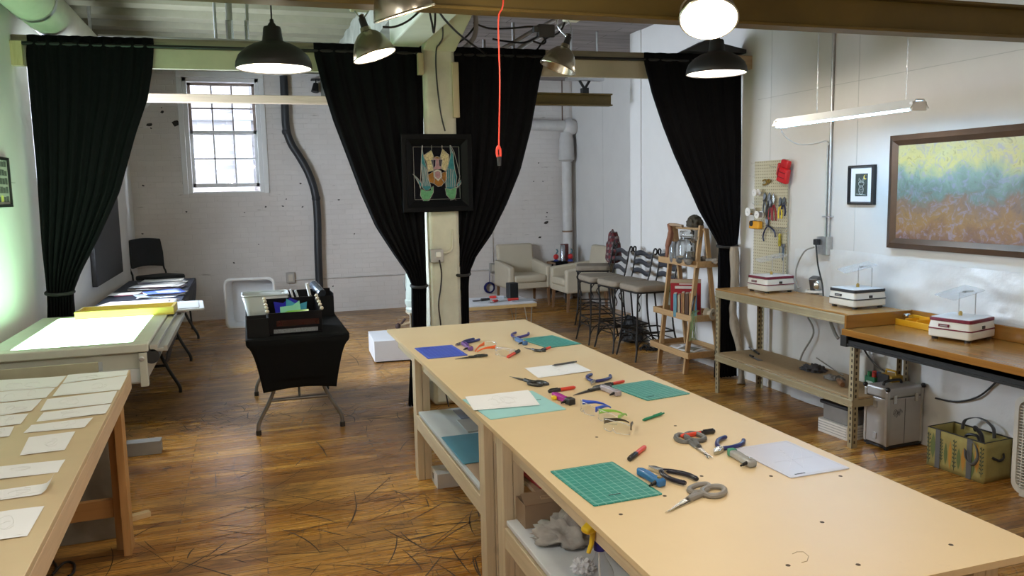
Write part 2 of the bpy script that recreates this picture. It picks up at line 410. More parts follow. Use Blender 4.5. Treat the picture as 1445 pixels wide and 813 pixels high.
struct(b.build('ceiling', DECK, smooth=0))
b = MB(); b.box((XL-.3, YN-.4, ZC+.3), (XR2+.3, YB+.4, ZC+.5)); struct(b.build('ceiling_roof_slab', M('roof_slab', (.2, .2, .2)), smooth=0))
# ---- beams
b = MB()   # painted timber running towards the camera above the pillar
b.box((1.10, 2.2, 2.81), (1.33, 6.22, 3.13)); 
struct(b.build('beam_cream_timber', M('pale_green_paint', (.64, .65, .54), .55, var=.07, scale=5), bevel=.012, smooth=0))
b = MB(); b.box((1.33, 2.2, 3.12), (1.66, YB, ZC+.02)); b.box((1.10, 6.22, 3.0), (1.33, YB, ZC+.02))
struct(b.build('beam_ridge_timber', M('grey_green_stained_paint', (.20, .21, .17), .7, var=.35, scale=5), smooth=0))
def skew(o):   # the header runs slightly out of square, like the room
    o.location = (-1.45, 6.40, 0); o.rotation_euler = (0, 0, -math.atan(.04)); return o
L = 5.59
b = MB(); b.box((0, -.02, 2.765), (L, .06, 2.83)); struct(skew(b.build('beam_header_rail', wood('aged_rail_wood', (.25, .22, .15), (.13, .11, .075), 0), bevel=.004, smooth=0)))
b = MB(); b.box((0, .005, 2.625), (L, .045, 2.763)); struct(skew(b.build('beam_header_board', M('cream_board_paint', (.50, .46, .345), .6, var=.1, scale=4), bevel=.003, smooth=0)))
b = MB(); b.cyl((0, -.055, 2.768), (L-.02, -.055, 2.768), .012); struct(skew(b.build('trim_curtain_rod', BLACK_METAL)))
# wooden rail across the window bay
p0 = ony(200, 138, 7.6); b = MB(); b.box((XL, 7.56, p0.z-.035), (1.3, 7.64, p0.z+.035)); struct(b.build('beam_window_rail', wood('pale_rail_wood', (.60, .47, .35), (.48, .36, .25), 0), bevel=.006, smooth=0))
# near ochre I-beam
def ibeam(name, x0, x1, Y, z0, h, w, t=.014):
    b = MB()
    b.box((x0, Y-w/2, z0), (x1, Y+w/2, z0+t)); b.box((x0, Y-w/2, z0+h-t), (x1, Y+w/2, z0+h)); b.box((x0, Y-.006, z0+t), (x1, Y+.006, z0+h-t))
    return struct(b.build(name, OCHRE, bevel=.003, smooth=0))
zb = ony(722, 16.5, 3.2).z
ibeam('beam_ochre_steel', XL, XR, 3.2+.05, zb, .165, .10)
e = ony(862, 150, 8.2); ibeam('beam_ochre_steel_rear', 1.7, e.x, 8.2, e.z, .13, .1)
# clamp bracket carrying the rear steel beam
t = tag(D.objects.new('beam_clamp', None), 'black forked bracket holding up the end of the ochre steel beam', 'bracket'); C.objects.link(t)
q = ony(825, 133, 8.2); t.location = (q.x, 8.2, e.z+.13)
b = MB(); b.cbox((0, 0, .03), (.07, .08, .06)); b.bar((0, 0, .05), (-.06, 0, .14), .025); b.bar((0, 0, .05), (.06, 0, .14), .025); b.build('fork', BLACK_METAL, t, bevel=.004)
b = MB(); b.cbox((0, 0, .15), (.42, .1, .025)); b.cyl((-.15, 0, .15), (-.15, 0, 3.4-e.z-.13), .012); b.cyl((.15, 0, .15), (.15, 0, 3.4-e.z-.13), .012); b.build('hanger_plate', GALV, t)
# cream joist ends over the clamp lamps
for n, (px, py, Y) in (('trim_1', (510, 3, 4.25)), ('trim_2', (812, 20, 4.75))):
    q = ony(px, py, Y); b = MB(); b.box((q.x-.05, Y-.04, q.z-.03), (q.x+.05, Y+.10, q.z+.07))
    b.box((q.x-.02, Y+.04, q.z+.07), (q.x+.02, Y+.08, ZC+.1)); struct(b.build(n, CREAM, bevel=.006, smooth=0))
# ---- pillar
PX0, PX1 = 1.345, 1.60
b = MB(); y0 = 6.19
b.box((PX0, y0, 0), (PX1, y0+.25, 3.13))
pil = struct(b.build('pillar', M('chipped_cream_paint', (.60, .59, .48), .55, var=.12, scale=5, bmp=.5), bevel=.035, smooth=30))
b = MB()
ang = [(6.19, 2.78), (6.19, 3.13), (4.9, 3.13), (5.55, 2.985)]
b._add([(PX0, y, z) for y, z in ang]+[(PX1, y, z) for y, z in ang], [(0, 1, 2, 3), (7, 6, 5, 4), (0, 4, 5, 1), (1, 5, 6, 2), (2, 6, 7, 3), (3, 7, 4, 0)])
struct(b.build('pillar_haunch', M('cream_haunch_paint', (.62, .60, .47), .6, var=.1, scale=4, bmp=.2), bevel=.01, smooth=0))
b = MB(); b.box((PX0-.045, y0-.03, 2.60), (PX0-.001, y0+.02, 2.76)); b.box((PX1-.035, y0-.035, 2.28), (PX1+.015, y0-.001, 2.70))
struct(b.build('trim_pillar_battens', wood('batten_wood', (.50, .42, .27), (.38, .31, .18), 2), bevel=.004, smooth=0))
b = MB(); b.box((XL, 6.33, 2.62), (XL+.07, 6.38, 2.78)); struct(b.build('trim_header_block', wood('block_wood', (.6, .5, .28), (.5, .4, .2), 2), smooth=0))
q = onx(1062, 88, XR); b = MB(); b.box((XR-.28, q.y, q.z-.055), (XR-.001, q.y+.05, q.z+.055)); struct(b.build('trim_header_stub', wood('stub_wood', (.40, .30, .19), (.3, .2, .12), 0), bevel=.004, smooth=0))
# soffit fragments by the corner
q = onx(910, 70, XR-.1); b = MB(); b.prism_xz([(XR-.62, 2.83), (XR-.02, 2.83), (XR-.02, 2.86), (XR-.40, 2.93)], 6.05, 6.18); struct(b.build('trim_dark_flashing', M('dark_flashing', (.03, .03, .035), .5), smooth=0))
b = MB(); b.box((XR-.012, YCOR-.25, 0), (XR+.0, YCOR+.0, ZC)); struct(b.build('trim_corner_board', WHITE_WALL, smooth=0))
# ---- window_1 : frame, two sashes, glass, the lower sash a little raised
w = struct(MB().box((wl-.07, YB-.025, wt), (wr+.07, YB+.01, wt+.085)).box((wl-.07, YB-.025, wb-.01), (wl, YB+.01, wt)).box((wr, YB-.025, wb-.01), (wr+.07, YB+.01, wt)).build('window_1', WHITE_TRIM, bevel=.006, smooth=0))
b = MB(); b.box((wl, YB+.01, wb), (wl+.055, YB+.2, wt)); b.box((wr-.055, YB+.01, wb), (wr, YB+.2, wt)); b.box((wl, YB+.01, wt-.055), (wr, YB+.2, wt)); b.box((wl, YB+.06, wb-.0), (wr, YB+.3, wb+.02))
b.build('window_frame', WHITE_TRIM, w, bevel=.004, smooth=0)
def sash(name, x0, x1, z0, z1, y, mt, st=.045, bot=.05):
    b = MB(); b.box((x0, y, z0), (x0+st, y+.035, z1)); b.box((x1-st, y, z0), (x1, y+.035, z1)); b.box((x0, y, z0), (x1, y+.035, z0+bot)); b.box((x0, y, z1-.04), (x1, y+.035, z1))
    for k in (1, 2): xx = x0+st+(x1-x0-2*st)*k/3; b.box((xx-.009, y+.003, z0), (xx+.009, y+.03, z1))
    zz = z0+bot+(z1-z0-bot-.04)*.5; b.box((x0, y+.003, zz-.009), (x1, y+.03, zz+.009))
    o = b.build(name, mt, w, smooth=0)
    g = MB(); g.box((x0+st/2, y+.014, z0+.02), (x1-st/2, y+.019, z1-.02)); g.build('window_glass', thin_glass('window_pane_glass', (.93, .97, 1)), o, smooth=0)
    return o
zm = ony(310, 188, YB+.1).z; zl = ony(318, 262, YB+.08).z
sash('sash_upper', wl+.05, wr-.05, zm-.02, wt-.05, YB+.13, M('dark_sash_paint', (.26, .20, .17), .5))
sash('sash_lower', wl+.05, wr-.05, zl-.02, zm+.03, YB+.085, M('grey_white_sash_paint', (.80, .81, .82), .5), bot=.05)
# window_added : unseen, added in the left wall behind the drawn curtain for daylight
w = struct(MB().box((XL-.1, 6.75, 1.15), (XL-.05, 6.81, 2.9)).box((XL-.1, 8.39, 1.15), (XL-.05, 8.45, 2.9)).box((XL-.1, 6.81, 2.84), (XL-.05, 8.39, 2.9)).box((XL-.1, 6.81, 1.15), (XL-.05, 8.39, 1.21)).box((XL-.1, 7.58, 1.21), (XL-.05, 7.62, 2.84)).build('window_added', WHITE_TRIM, smooth=0))
g = MB(); g.box((XL-.08, 6.81, 1.21), (XL-.075, 8.39, 2.84)); g.build('window_glass', MATS['window_pane_glass'], w, smooth=0)
# ---- neighbouring building seen through window_1
def mat_out():
    return mat_brick('pale_neighbour_brick', (.052, .044, .046), (.032, .03, .034), (.068, .068, .072), .24, .085)
b = MB(); b.box((-4, 15.2, -3), (5, 15.6, 7.5)); b.mat(1); b.box((-.14, 15.14, -1), (.16, 15.2, 7)); b.box((-4, 15.12, 3.05), (5, 15.2, 3.16))
struct(b.build('exterior_building', [mat_out(), M('pale_pilaster', (.06, .06, .064), .7)], smooth=0))
b = MB(); b.box((-5, YB+.4, -3.1), (6, 15.6, -3)); struct(b.build('ground', M('alley_ground', (.3, .3, .3), .9), smooth=0))
# ================================================================== CURTAINS
CLOTH = M('black_curtain_cloth', (.0045, .0045, .0055), .95, var=.25, scale=30)
CLOTH.node_tree.nodes['Principled BSDF'].inputs['Specular IOR Level'].default_value = .12
def curtain(label, left, right, x0px, folds, amp, seed, tie):
    """left / right: outlines as (pixel x, pixel y) at the curtain's own plane"""
    def tab(pts):
        out = []
        for px, py in pts:
            Y = CY(1.4)
            for _ in range(3): q = ony(px, py, Y); Y = CY(q.x)-.06
            out.append((q.z, q.x))
        return sorted(out)
    Lt, Rt = tab(left), tab(right)
    ztop = 2.825; nu, nv = folds*10, 60
    def fn(u, v):
        z = ztop*(1-v)+.012*v
        a, c = interp(Lt, z), interp(Rt, z)
        w = c-a
        uu = u+.012*sin(v*5+seed)*sin(u*9)
        x = a+w*uu
        am = amp*min(1, .35+.9*v) if z > tie else amp*1.0
        y = CY(x)-.055+am*(sin(uu*folds*2*pi+seed+.6*sin(v*3+seed))+.35*sin(uu*folds*4.6*pi+seed*2))
        if abs(z-tie) < .07: y = CY(x)-.055+(y-CY(x)+.055)*.6
        return (x, y, z)
    b = MB(); b.grid(fn, nu, nv)
    o = b.build('curtain', CLOTH, smooth=180, solid=.006, recalc=False)
    tag(o, label, 'curtain', 'black curtains on the rod across the room')
    zs = tie
    a, c = interp(Lt, zs), interp(Rt, zs)
    pts = [((a+c)/2+(c-a)*.52*cos(t), CY(a)-.055+(amp*1.5+.02)*sin(t), zs+.01*sin(t)) for t in [2*pi*i/20 for i in range(20)]]
    b = MB(); b.tube(pts, .012, 8, closed=True); b.build('tie_band', M('curtain_tie', (.02, .02, .02), .7), o)
    return o
curtain('black curtain gathered against the pale wall behind the light table', [(38, 60), (36, 72), (41, 130), (50, 230), (58, 350), (66, 420), (66, 447), (66, 520)],
        [(216, 66), (214, 97), (207, 140), (190, 190), (168, 270), (140, 332), (113, 385), (103, 412), (105, 447), (110, 520)], 0, 9, .028, 1.3, ony(95, 412, 6.35).z)
curtain('black curtain tied back just beside the cord on the window side of the pillar', [(443, 76), (455, 122), (470, 170), (490, 222), (510, 275), (530, 320), (555, 358), (574, 385), (581, 402), (582, 460), (577, 569)],
        [(597, 76), (600, 300), (602, 400), (602, 460), (604, 569)], 0, 7, .022, 2.9, ony(590, 402, 6.3).z)
curtain('black curtain tied back on the armchair side of the pillar', [(640, 78), (643, 300), (642, 400), (640, 460), (632, 570)],
        [(770, 80), (762, 112), (750, 180), (735, 240), (715, 290), (695, 330), (672, 362), (663, 384), (661, 405), (662, 455), (658, 570)], 0, 7, .022, .4, ony(655, 385, 6.3).z)
curtain('black curtain hung against the white wall between ladder shelf and pegboard', [(909, 88), (920, 132), (935, 177), (951, 218), (970, 260), (986, 297), (1002, 325), (1014, 346), (1014, 400), (1012, 450), (1008, 545)],
        [(1047, 95), (1047, 200), (1044, 300), (1040, 346), (1037, 400), (1038, 545)], 0, 7, .024, 4.2, ony(1025, 346, 6.2).z)

# ================================================================== LONG WORKTABLE
PINE = wood('pale_pine_lumber', (.64, .53, .36), (.53, .42, .26), 2, 1, .6, .5)
PINEX = wood('pale_pine_rail', (.64, .53, .36), (.53, .42, .26), 1, 1, .6, .5)
def mat_mdf():
    m, nt, p = new_mat('tan_hardboard_top')
    v = coords(nt)
    n = noise_tex(nt, v, 1.6, 6, .6); n2 = noise_tex(nt, v, 14, 5, .7)
    c = ramp(nt, n, [(.3, (.68, .52, .30)), (.7, (.73, .57, .34))])
    c = mix(nt, ramp(nt, n2, [(.66, (0, 0, 0)), (.76, (.35, .35, .35))]), c, (.50, .37, .21))
    lk(nt, c, p.inputs['Base Color']); p.inputs['Roughness'].default_value = .42
    bump(nt, p, n2, .05, .002); return m
MDF = mat_mdf()
TX0, TX1, TY0, TY1, TZ = .873, 1.878, 1.418, 5.47, .775
WT = thing('worktable', 'long tan worktable of raw lumber down the middle of the floor', 'table', ((TX0+TX1)/2, (TY0+TY1)/2, 0))
b = MB(); b.box((TX0, TY0, TZ-.019), (TX1, TY1, TZ))
b.mat(1)
for px, py in ((876, 726), (1023, 533), (1021, 697), (695, 619), (842, 617), (990, 672), (1160, 737), (1112, 798), (1342, 769), (1211, 797), (1088, 672), (1186, 672), (730, 640), (938, 700), (1052, 584), (953, 601)):
    q = onz(px, py, TZ)
    if not (TX0+.02 < q.x < TX1-.02): continue
    b.cyl((q.x, q.y, TZ-.004), (q.x, q.y, TZ+.0006), .0065, n=8)
b.mat(2)
b.tube([onz(x, y, TZ+.0002) for x, y in ((1118, 782), (1124, 779), (1134, 779), (1141, 785), (1139, 792), (1131, 794))], .0012, 4)
b.build('tabletop', [MDF, M('screw_holes', (.06, .04, .025), .8), M('ring_stain', (.40, .30, .18), .5)], WT, bevel=.002, smooth=0, world=True)
LW = .085
for x in (TX0+.012, TX1-.012-LW):
    for y in (1.55, 2.87, 3.13, 4.58):
        MB().box((x, y, 0), (x+.04, y+LW, TZ-.02)).box((x+.042, y, 0), (x+LW, y+.04, TZ-.02)).build('leg', PINE, WT, bevel=.002, smooth=0, world=True)
for x in (TX0+.053, TX1-.09):
    MB().box((x, TY0+.15, TZ-.11), (x+.038, TY1-.12, TZ-.02)).build('apron', PINEX, WT, bevel=.002, smooth=0, world=True)
for y in (1.6, 2.92, 3.18, 4.6):
    MB().box((TX0+.1, y, TZ-.11), (TX1-.1, y+.038, TZ-.02)).build('apron', wood('pine_cross', (.62, .49, .30), (.50, .37, .20), 0), WT, bevel=.002, smooth=0, world=True)
# lower rails and shelves of the two bays
for x in (TX0+.012, TX1-.055):
    MB().box((x+.002, 3.215, .315), (x+.040, 4.58, .398)).build('shelf_rail', PINEX, WT, bevel=.002, smooth=0, world=True)
    MB().box((x+.002, 1.635, .315), (x+.040, 2.87, .398)).build('shelf_rail', PINEX, WT, bevel=.002, smooth=0, world=True)
def slats(y0, y1):
    b = MB(); y = y0
    while y < y1-.09: b.box((TX0+.056, y, .385), (TX1-.056, y+.088, .415)); y += .15
    return b
slats(3.22, 4.6).build('shelf', wood('pine_slat', (.55, .43, .26), (.42, .31, .17), 0), WT, smooth=0, world=True)
slats(1.64, 2.86).build('shelf', MATS['pine_slat'], WT, smooth=0, world=True)
# sheets and boxes on the lower shelves
def slab(name, x0, y0, x1, y1, z0, z1, mt, label, cat, group=None, rz=0, bevel=.002):
    cx, cy = (x0+x1)/2, (y0+y1)/2
    b = MB(); b.box((x0-cx, y0-cy, 0), (x1-cx, y1-cy, z1-z0)); o = b.build(name, mt, bevel=bevel, smooth=0)
    o.location = (cx, cy, z0); o.rotation_euler = (0, 0, rz); return tag(o, label, cat, group)
slab('foam_board', .888, 3.24, 1.78, 4.53, .416, .434, M('pale_blue_board', (.55, .62, .66), .35, var=.04), 'pale blue-white board lying on the slats of the worktable shelf', 'board')
slab('brown_board', .905, 3.24, 1.7, 3.62, .435, .441, M('brown_card', (.36, .26, .18), .7, var=.1), 'brown card sheet at the leg end of the worktable shelf', 'board')
slab('glass_sheet', .892, 3.52, 1.70, 3.96, .442, .447, M('blue_sheet_glass', (.10, .30, .42), .12, var=.05), 'teal-blue glass sheet lying on the worktable shelf', 'glass sheet')
slab('grey_sheet', 1.05, 4.02, 1.6, 4.26, .435, .440, M('grey_sheet_paint', (.38, .38, .36), .5), 'grey-brown sheet lying on the pale board under the worktable', 'sheet')
slab('violet_sheet', 1.08, 4.28, 1.66, 4.47, .435, .440, M('blue_grey_sheet', (.22, .28, .42), .3), 'slate-blue sheet at the far end of the worktable shelf', 'sheet')
slab('white_board', .888, 1.66, 1.8, 2.85, .416, .436, M('white_shelf_board', (.66, .70, .74), .4, var=.05), 'whitish board covering the shelf under the near worktable half', 'board', bevel=.003)
# cardboard box with its open-top walls
cb = thing('cardboard_box', 'brown cardboard box standing on the shelf behind the table legs', 'box', (1.23, 2.80, .437), R(0))
CARD = M('corrugated_card', (.30, .205, .13), .8, var=.07, stretch=(1, 8, 1))
b = MB(); b.box((-.30, -.055, 0), (.30, -.051, .09)); b.box((-.30, .051, 0), (.30, .055, .09)); b.box((-.30, -.051, 0), (-.296, .051, .09)); b.box((.296, -.051, 0), (.30, .051, .09)); b.box((-.296, -.051, 0), (.296, .051, .004))
b.build('carton_walls', CARD, cb, smooth=0)
b = MB(); b.at((0, -.055, .088), (R(-62), 0, 0)); b.box((-.3, -.004, 0), (.3, 0, .06)); b.build('flap', CARD, cb, smooth=0)
# long white carton on the floor
lc = thing('white_carton', 'flat white carton on the floor beneath the worktable shelf', 'box', (1.36, 4.48, 0), R(0))
b = MB(); b.box((-.4, -.08, 0), (.4, .08, .085)); b.mat(1); b.box((-.4003, .02, .025), (-.3999, .055, .06)); b.build('carton_body', [M('white_carton_board', (.60, .59, .56), .6), M('carton_print', (.12, .12, .12), .7)], lc, bevel=.003, smooth=0)
b = MB(); b.box((-.4, -.008, .0853), (.4, .008, .0857)); b.build('packing_tape', M('tan_tape', (.55, .48, .36), .3), lc, smooth=0)
# red lidded tray standing on a stack of boards
slab('board_stack', 1.0, 2.76, 1.52, 3.30, .530, .546, wood('ply_stack', (.42, .30, .19), (.30, .2, .12), 0), 'stack of thin brown boards beneath the red lid', 'boards')
rl = thing('red_tray', 'red plastic lid lying on boards under the worktable', 'lid', (1.27, 3.02, .550), R(4))
b = MB(); b.prism(rrect(.50, .36, .03), 0, .035); b.build('lid_top', M('red_plastic', (.36, .012, .014), .35, var=.1), rl, bevel=.008)
b = MB(); b.prism(rrect(.52, .38, .035), -.002, .010); b.build('lid_rim', MATS['red_plastic'], rl, bevel=.003)
# rags, crumpled paper, spray bottle
RAG = M('grey_rag_cloth', (.42, .40, .37), .9, var=.18, scale=20, bmp=.3)
o = crumple((0, 0, 0), (.15, .12, .10), 3, .42, 2.2).build('rag', RAG, smooth=180, recalc=False); o.location = (1.04, 2.60, .437); tag(o, 'larger crumpled grey rag between the cardboard box and spray bottle', 'rag', 'rags under the worktable')
o = crumple((0, 0, 0), (.14, .10, .09), 8, .42, 2.4).build('rag', RAG, smooth=180, recalc=False); o.location = (1.25, 2.36, .437); tag(o, 'smaller crumpled grey rag heaped behind the spray bottle', 'rag', 'rags under the worktable')
o = crumple((0, 0, 0), (.05, .05, .045), 5, .5, 2.6).build('crumpled_paper', M('white_tissue', (.72, .73, .76), .8), smooth=60, recalc=False); o.location = (1.00, 2.36, .437); tag(o, 'crumpled white paper ball beside the spray bottle', 'paper')
sb = thing('spray_bottle', 'clear spray bottle with yellow trigger head on the lower shelf', 'spray bottle', (.945, 2.10, .437), R(200))
b = MB(); b.lathe([(.0, .0), (.042, 0), (.045, .01), (.045, .10), (.038, .135), (.016, .175), (.013, .19), (.013, .2)], 24)
b.build('bottle', thin_glass('clear_bottle_plastic', (.93, .95, .97), .05, 2.0), sb)
b = MB(); b.lathe([(0, .003), (.041, .003), (.0425, .01), (.0425, .05), (0, .05)], 20); b.build('liquid', M('blue_liquid', (.02, .16, .42), .1, var=0), sb)
b = MB(); b.cyl((0, 0, .012), (.004, 0, .19), .003, n=8); b.build('dip_tube', M('milky_tube', (.8, .8, .78), .4), sb)
b = MB(); b.lathe([(.019, .197), (.019, .232), (.014, .236)], 20); b.build('collar', M('navy_plastic', (.012, .012, .16), .35), sb)
b = MB(); b.prism_xz([(-.03, .236), (.018, .236), (.022, .262), (.062, .262), (.066, .278), (.04, .292), (-.012, .300), (-.040, .282)], -.016, .016); b.build('trigger_head', M('yellow_plastic', (.72, .50, .02), .35), sb, bevel=.006)
b = MB(); b.prism_xz([(.02, .262), (.034, .262), (.040, .225), (.052, .200), (.044, .198), (.030, .222)], -.006, .006); b.build('trigger', MATS['yellow_plastic'], sb, bevel=.002)

# ================================================================== BLACK-COVERED FOLDING TABLE
bt = thing('folding_table', 'folding table in a stretched black cover with grey legs', 'table', (.29, 6.52, 0))
COVER = M('black_stretch_cover', (.0045, .005, .0055), .9, var=.1, scale=14)
COVER.node_tree.nodes['Principled BSDF'].inputs['Specular IOR Level'].default_value = .15
hw, hl = .345, .87
def cov(u, v):
    t = u*4; k = int(t) % 4; f = t-int(t); c = [(-hw, -hl), (hw, -hl), (hw, hl), (-hw, hl)]
    a, d = V(c[k]), V(c[(k+1) % 4]); p = a.lerp(d, f)
    z = .74*(1-v)+.345*v
    pin = 0 if v < .12 else ((v-.12)/.88)
    s = 1-.28*pin**.5
    sy = 1-.10*pin**.8
    edge = sin(pi*f)
    zz = z+(.018*edge*v if v > .8 else 0)
    ins = .02*edge*pin
    return (p.x*s*(1-ins), p.y*sy*(1-ins), zz)
b = MB(); b.grid(cov, 80, 24); b.build('table_cover', COVER, bt, smooth=60, solid=.004)
b = MB(); b.prism(rrect(hw*2, hl*2, .03), .715, .742); b.build('tabletop', COVER, bt, bevel=.008)
GT = M('grey_tube_steel', (.23, .225, .215), .4, .5)
for s in (-1, 1):
    y = s*(hl-.26)
    for sx in (-1, 1):
        b = MB(); b.tube(smoothpts([(sx*.13, y+s*.0, .70), (sx*.15, y, .42), (sx*.20, y, .26), (sx*.285, y, .10), (sx*.297, y, .03), (sx*.297, y, .0)], 4), .0145, 10)
        lg = b.build('leg', GT, bt)
        MB().cyl((sx*.297, y, 0), (sx*.297, y, .035), .019).build('foot_cap', BLACK_PLASTIC, lg)
    MB().cyl((-.20, y, .245), (.20, y, .245), .013).build('stretcher', GT, bt)
    MB().tube(smoothpts([(0, y, .245), (0, y-s*.1, .5), (0, y-s*.25, .70)], 3), .009).build('brace', GT, bt)

# ================================================================== LIGHT TABLE
lt = thing('light_table', 'large cream light table with a glowing green-white glass top', 'light table', (-.86, 5.33, 0))
BEIGE = M('cream_enamel', (.50, .50, .43), .4, var=.05)
x0, x1, y0, y1, z = -.47, .315, -.67, .67, .93
b = MB(); b.box((x0, y0, z-.045), (x1, y0+.10, z)); b.box((x0, y1-.07, z-.045), (x1, y1, z)); b.box((x0, y0+.1, z-.045), (x0+.11, y1-.07, z)); b.box((x1-.09, y0+.1, z-.045), (x1, y1-.07, z))
b.build('top_frame', BEIGE, lt, bevel=.006, smooth=0)
b = MB(); b.box((x0+.10, y0+.09, z-.03), (x1-.08, y1-.06, z-.004))
def mat_glow():
    m, nt, p = new_mat('lit_diffuser_glass'); p.inputs['Base Color'].default_value = (.8, .85, .8, 1); p.inputs['Roughness'].default_value = .15
    p.inputs['Emission Color'].default_value = (.46, 1, .56, 1); p.inputs['Emission Strength'].default_value = GLOW
    return m
GLOW = 12.0
b.build('lit_glass', mat_glow(), lt, smooth=0)
b = MB(); b.box((x0+.02, y0+.05, z-.225), (x1-.03, y1-.05, z-.046)); b.mat(1); b.box((x0+.25, y0+.047, z-.20), (x0+.55, y0+.0505, z-.09)); b.mat(2)
for px in (-.33, -.1, .02, .2, .27): b.cyl((px, y0+.0505, z-.15), (px, y0+.044, z-.15), .007, n=10)
b.build('light_box', [BEIGE, M('grey_panel', (.42, .45, .48), .4), M('screw_heads', (.06, .06, .05), .4)], lt, bevel=.006, smooth=0)
b = MB(); b.box((x1-.30, y0+.035, z-.215), (x1-.035, y0+.05, z-.14)); b.build('drawer_slot', M('pale_slot', (.60, .62, .63), .4), lt, smooth=0)
b = MB(); b.box((x1-.05, y0+.0, z-.235), (x1-.01, y0+.045, z-.05)); b.mat(1); b.cyl((x1-.035, y0-.001, z-.08), (x1-.035, y0-.012, z-.08), .014, n=12); b.build('corner_bracket', [BEIGE, GALV], lt, bevel=.004, smooth=0)
b = MB(); b.box((x1+.005, y0+.02, z-.05), (x1+.045, y1-.02, z-.012)); b.box((x1+.045, y0+.02, z-.05), (x1+.075, y1-.02, z-.03)); b.box((x1+.075, y0+.02, z-.05), (x1+.095, y1-.02, z-.02)); b.build('straightedge_rail', M('aluminium_rail', (.50, .50, .47), .35, .7), lt, bevel=.002, smooth=0)
b = MB(); b.cyl((x1+.012, y0+.02, z-.075), (x1+.012, y0+.10, z-.075), .04, n=18); b.build('rail_wheel', BLACK_PLASTIC, lt)
for xx in (x0+.06, x1-.42):
    for yy in (y0+.1, y1-.14): MB().box((xx, yy, 0), (xx+.05, yy+.05, z-.22)).build('leg', BEIGE, lt, bevel=.003, smooth=0)
# yellow tray on its far edge
yt = thing('yellow_tray', 'yellow wooden tray lying across the far edge of light table', 'tray', (-.80, 5.93, .931), R(-1))
YW = wood('yellow_wood', (.66, .50, .10), (.55, .40, .07), 0, 1, .45)
b = MB(); b.box((-.30, -.13, 0), (.30, .13, .006)); b.build('tray_floor', YW, yt, smooth=0)
for lo, hi in (((-.30, -.13, .006), (.30, -.112, .05)), ((-.30, .112, .006), (.30, .13, .05)), ((-.30, -.112, .006), (-.282, .112, .05)), ((.282, -.112, .006), (.30, .112, .05))):
    MB().box(lo, hi).build('tray_side', YW, yt, bevel=.003, smooth=0)
# grey plastic drawing board behind it
gb = thing('drawing_board', 'pale grey plastic lid on the table behind the light table rail', 'lid', (-.52, 6.5, .885), R(4))
b = MB(); b.prism(rrect(.34, .5, .03), 0, .014); b.build('lid_body', M('pale_grey_plastic', (.50, .52, .54), .4), gb, bevel=.004)
b = MB(); o_ = rrect(.27, .43, .02); b.prism(o_, .014, .019); b.build('lid_panel', MATS['pale_grey_plastic'], gb, bevel=.003)

# ================================================================== NAVY-COVERED FOLDING TABLE WITH PAPERS
nt_ = thing('folding_table', 'folding table under a dark navy cloth along the pale wall', 'table', (-1.0, 8.52, 0))
NAVY = M('navy_table_cloth', (.022, .026, .042), .7, var=.1)
hw2, hl2 = .37, 1.88
b = MB(); b.prism(rrect(hw2*2, hl2*2, .02), .72, .745); b.build('tabletop', NAVY, nt_, bevel=.005)
def nav(v0, v1):
    def f(u, v): return (hw2+.004+.012*sin(u*26)*v-.10*v*v*(1 if .18 < u < .9 else .6), -hl2+.15+(2*hl2-.2)*u, .735-v*(.33+.05*sin(u*7)))
    return f
b = MB(); b.grid(nav(0, 1), 60, 8); b.build('cloth_drop', NAVY, nt_, smooth=180, solid=.004, recalc=False)
for yy in (-1.0, .45):
    for sx in (-1, 1):
        b = MB(); b.tube(smoothpts([(sx*.18, yy, .70), (sx*.2, yy, .42), (sx*.27, yy, .22), (sx*.35, yy, .06), (sx*.355, yy, 0)], 4), .015, 8); b.build('leg', BLACK_METAL, nt_)
    MB().cyl((-.27, yy, .25), (.27, yy, .25), .013).build('stretcher', BLACK_METAL, nt_)
for yy in (1.85,):
    for sx in (-1, 1):
        b = MB(); b.tube(smoothpts([(sx*.18, yy, .70), (sx*.2, yy, .42), (sx*.27, yy, .22), (sx*.35, yy, .06), (sx*.355, yy, 0)], 4), .015, 8); b.build('leg', BLACK_METAL, nt_)
def paper_heap(cx, cy, w, l, rz, z, n, seed, name, cols, label, cat, group=None):
    r = random.Random(seed); t = thing(name, label, cat, (cx, cy, z), rz, group)
    zz = 0
    for i in range(n):
        b = MB(); a = r.uniform(-.25, .25); sx, sy = w*r.uniform(.75, 1), l*r.uniform(.75, 1); dx, dy = r.uniform(-.05, .05), r.uniform(-.04, .04); ph = r.uniform(0, 6)
        b.at((dx, dy, zz), (0, 0, a)); b.grid(lambda u, v: ((u-.5)*sx, (v-.5)*sy, .004+.004*sin(u*5+ph)*sin(v*4+ph)), 8, 6)
        b.mat(1); b.grid(lambda u, v: ((u*.6-.2)*sx, (v*.6-.35)*sy, .0055+.004*sin((u*.6+.3)*5+ph)*sin((v*.6+.15)*4+ph)), 6, 5)
        b.build('sheet', [cols[i % len(cols)], cols[(i+2) % len(cols)]], t, smooth=180, solid=.001, recalc=False); zz += .009
    return t
PW_ = M('paper_white', (.80, .80, .80), .7, var=.02); PL_ = M('paper_lilac', (.52, .48, .62), .7, var=.2); PB_ = M('paper_bluegrey', (.40, .47, .55), .7, var=.2); PR_ = M('paper_wine', (.20, .05, .09), .6, var=.2); PT_ = M('paper_tan', (.50, .43, .37), .7, var=.12); PC_ = M('paper_cobalt', (.10, .17, .62), .6, var=.2)
G = 'loose papers on the navy table'
paper_heap(-.92, 9.86, .50, .40, .1, .746, 5, 1, 'paper_stack', [PW_, PL_, PW_, PB_], 'topmost fanned stack of white and lilac prints by the office chair', 'papers', G)
paper_heap(-.95, 9.30, .52, .34, -.1, .746, 5, 2, 'paper_stack', [PT_, PW_, PL_, PR_, PW_], 'white and tan printed sheets spread in the middle of the navy table', 'papers', G)
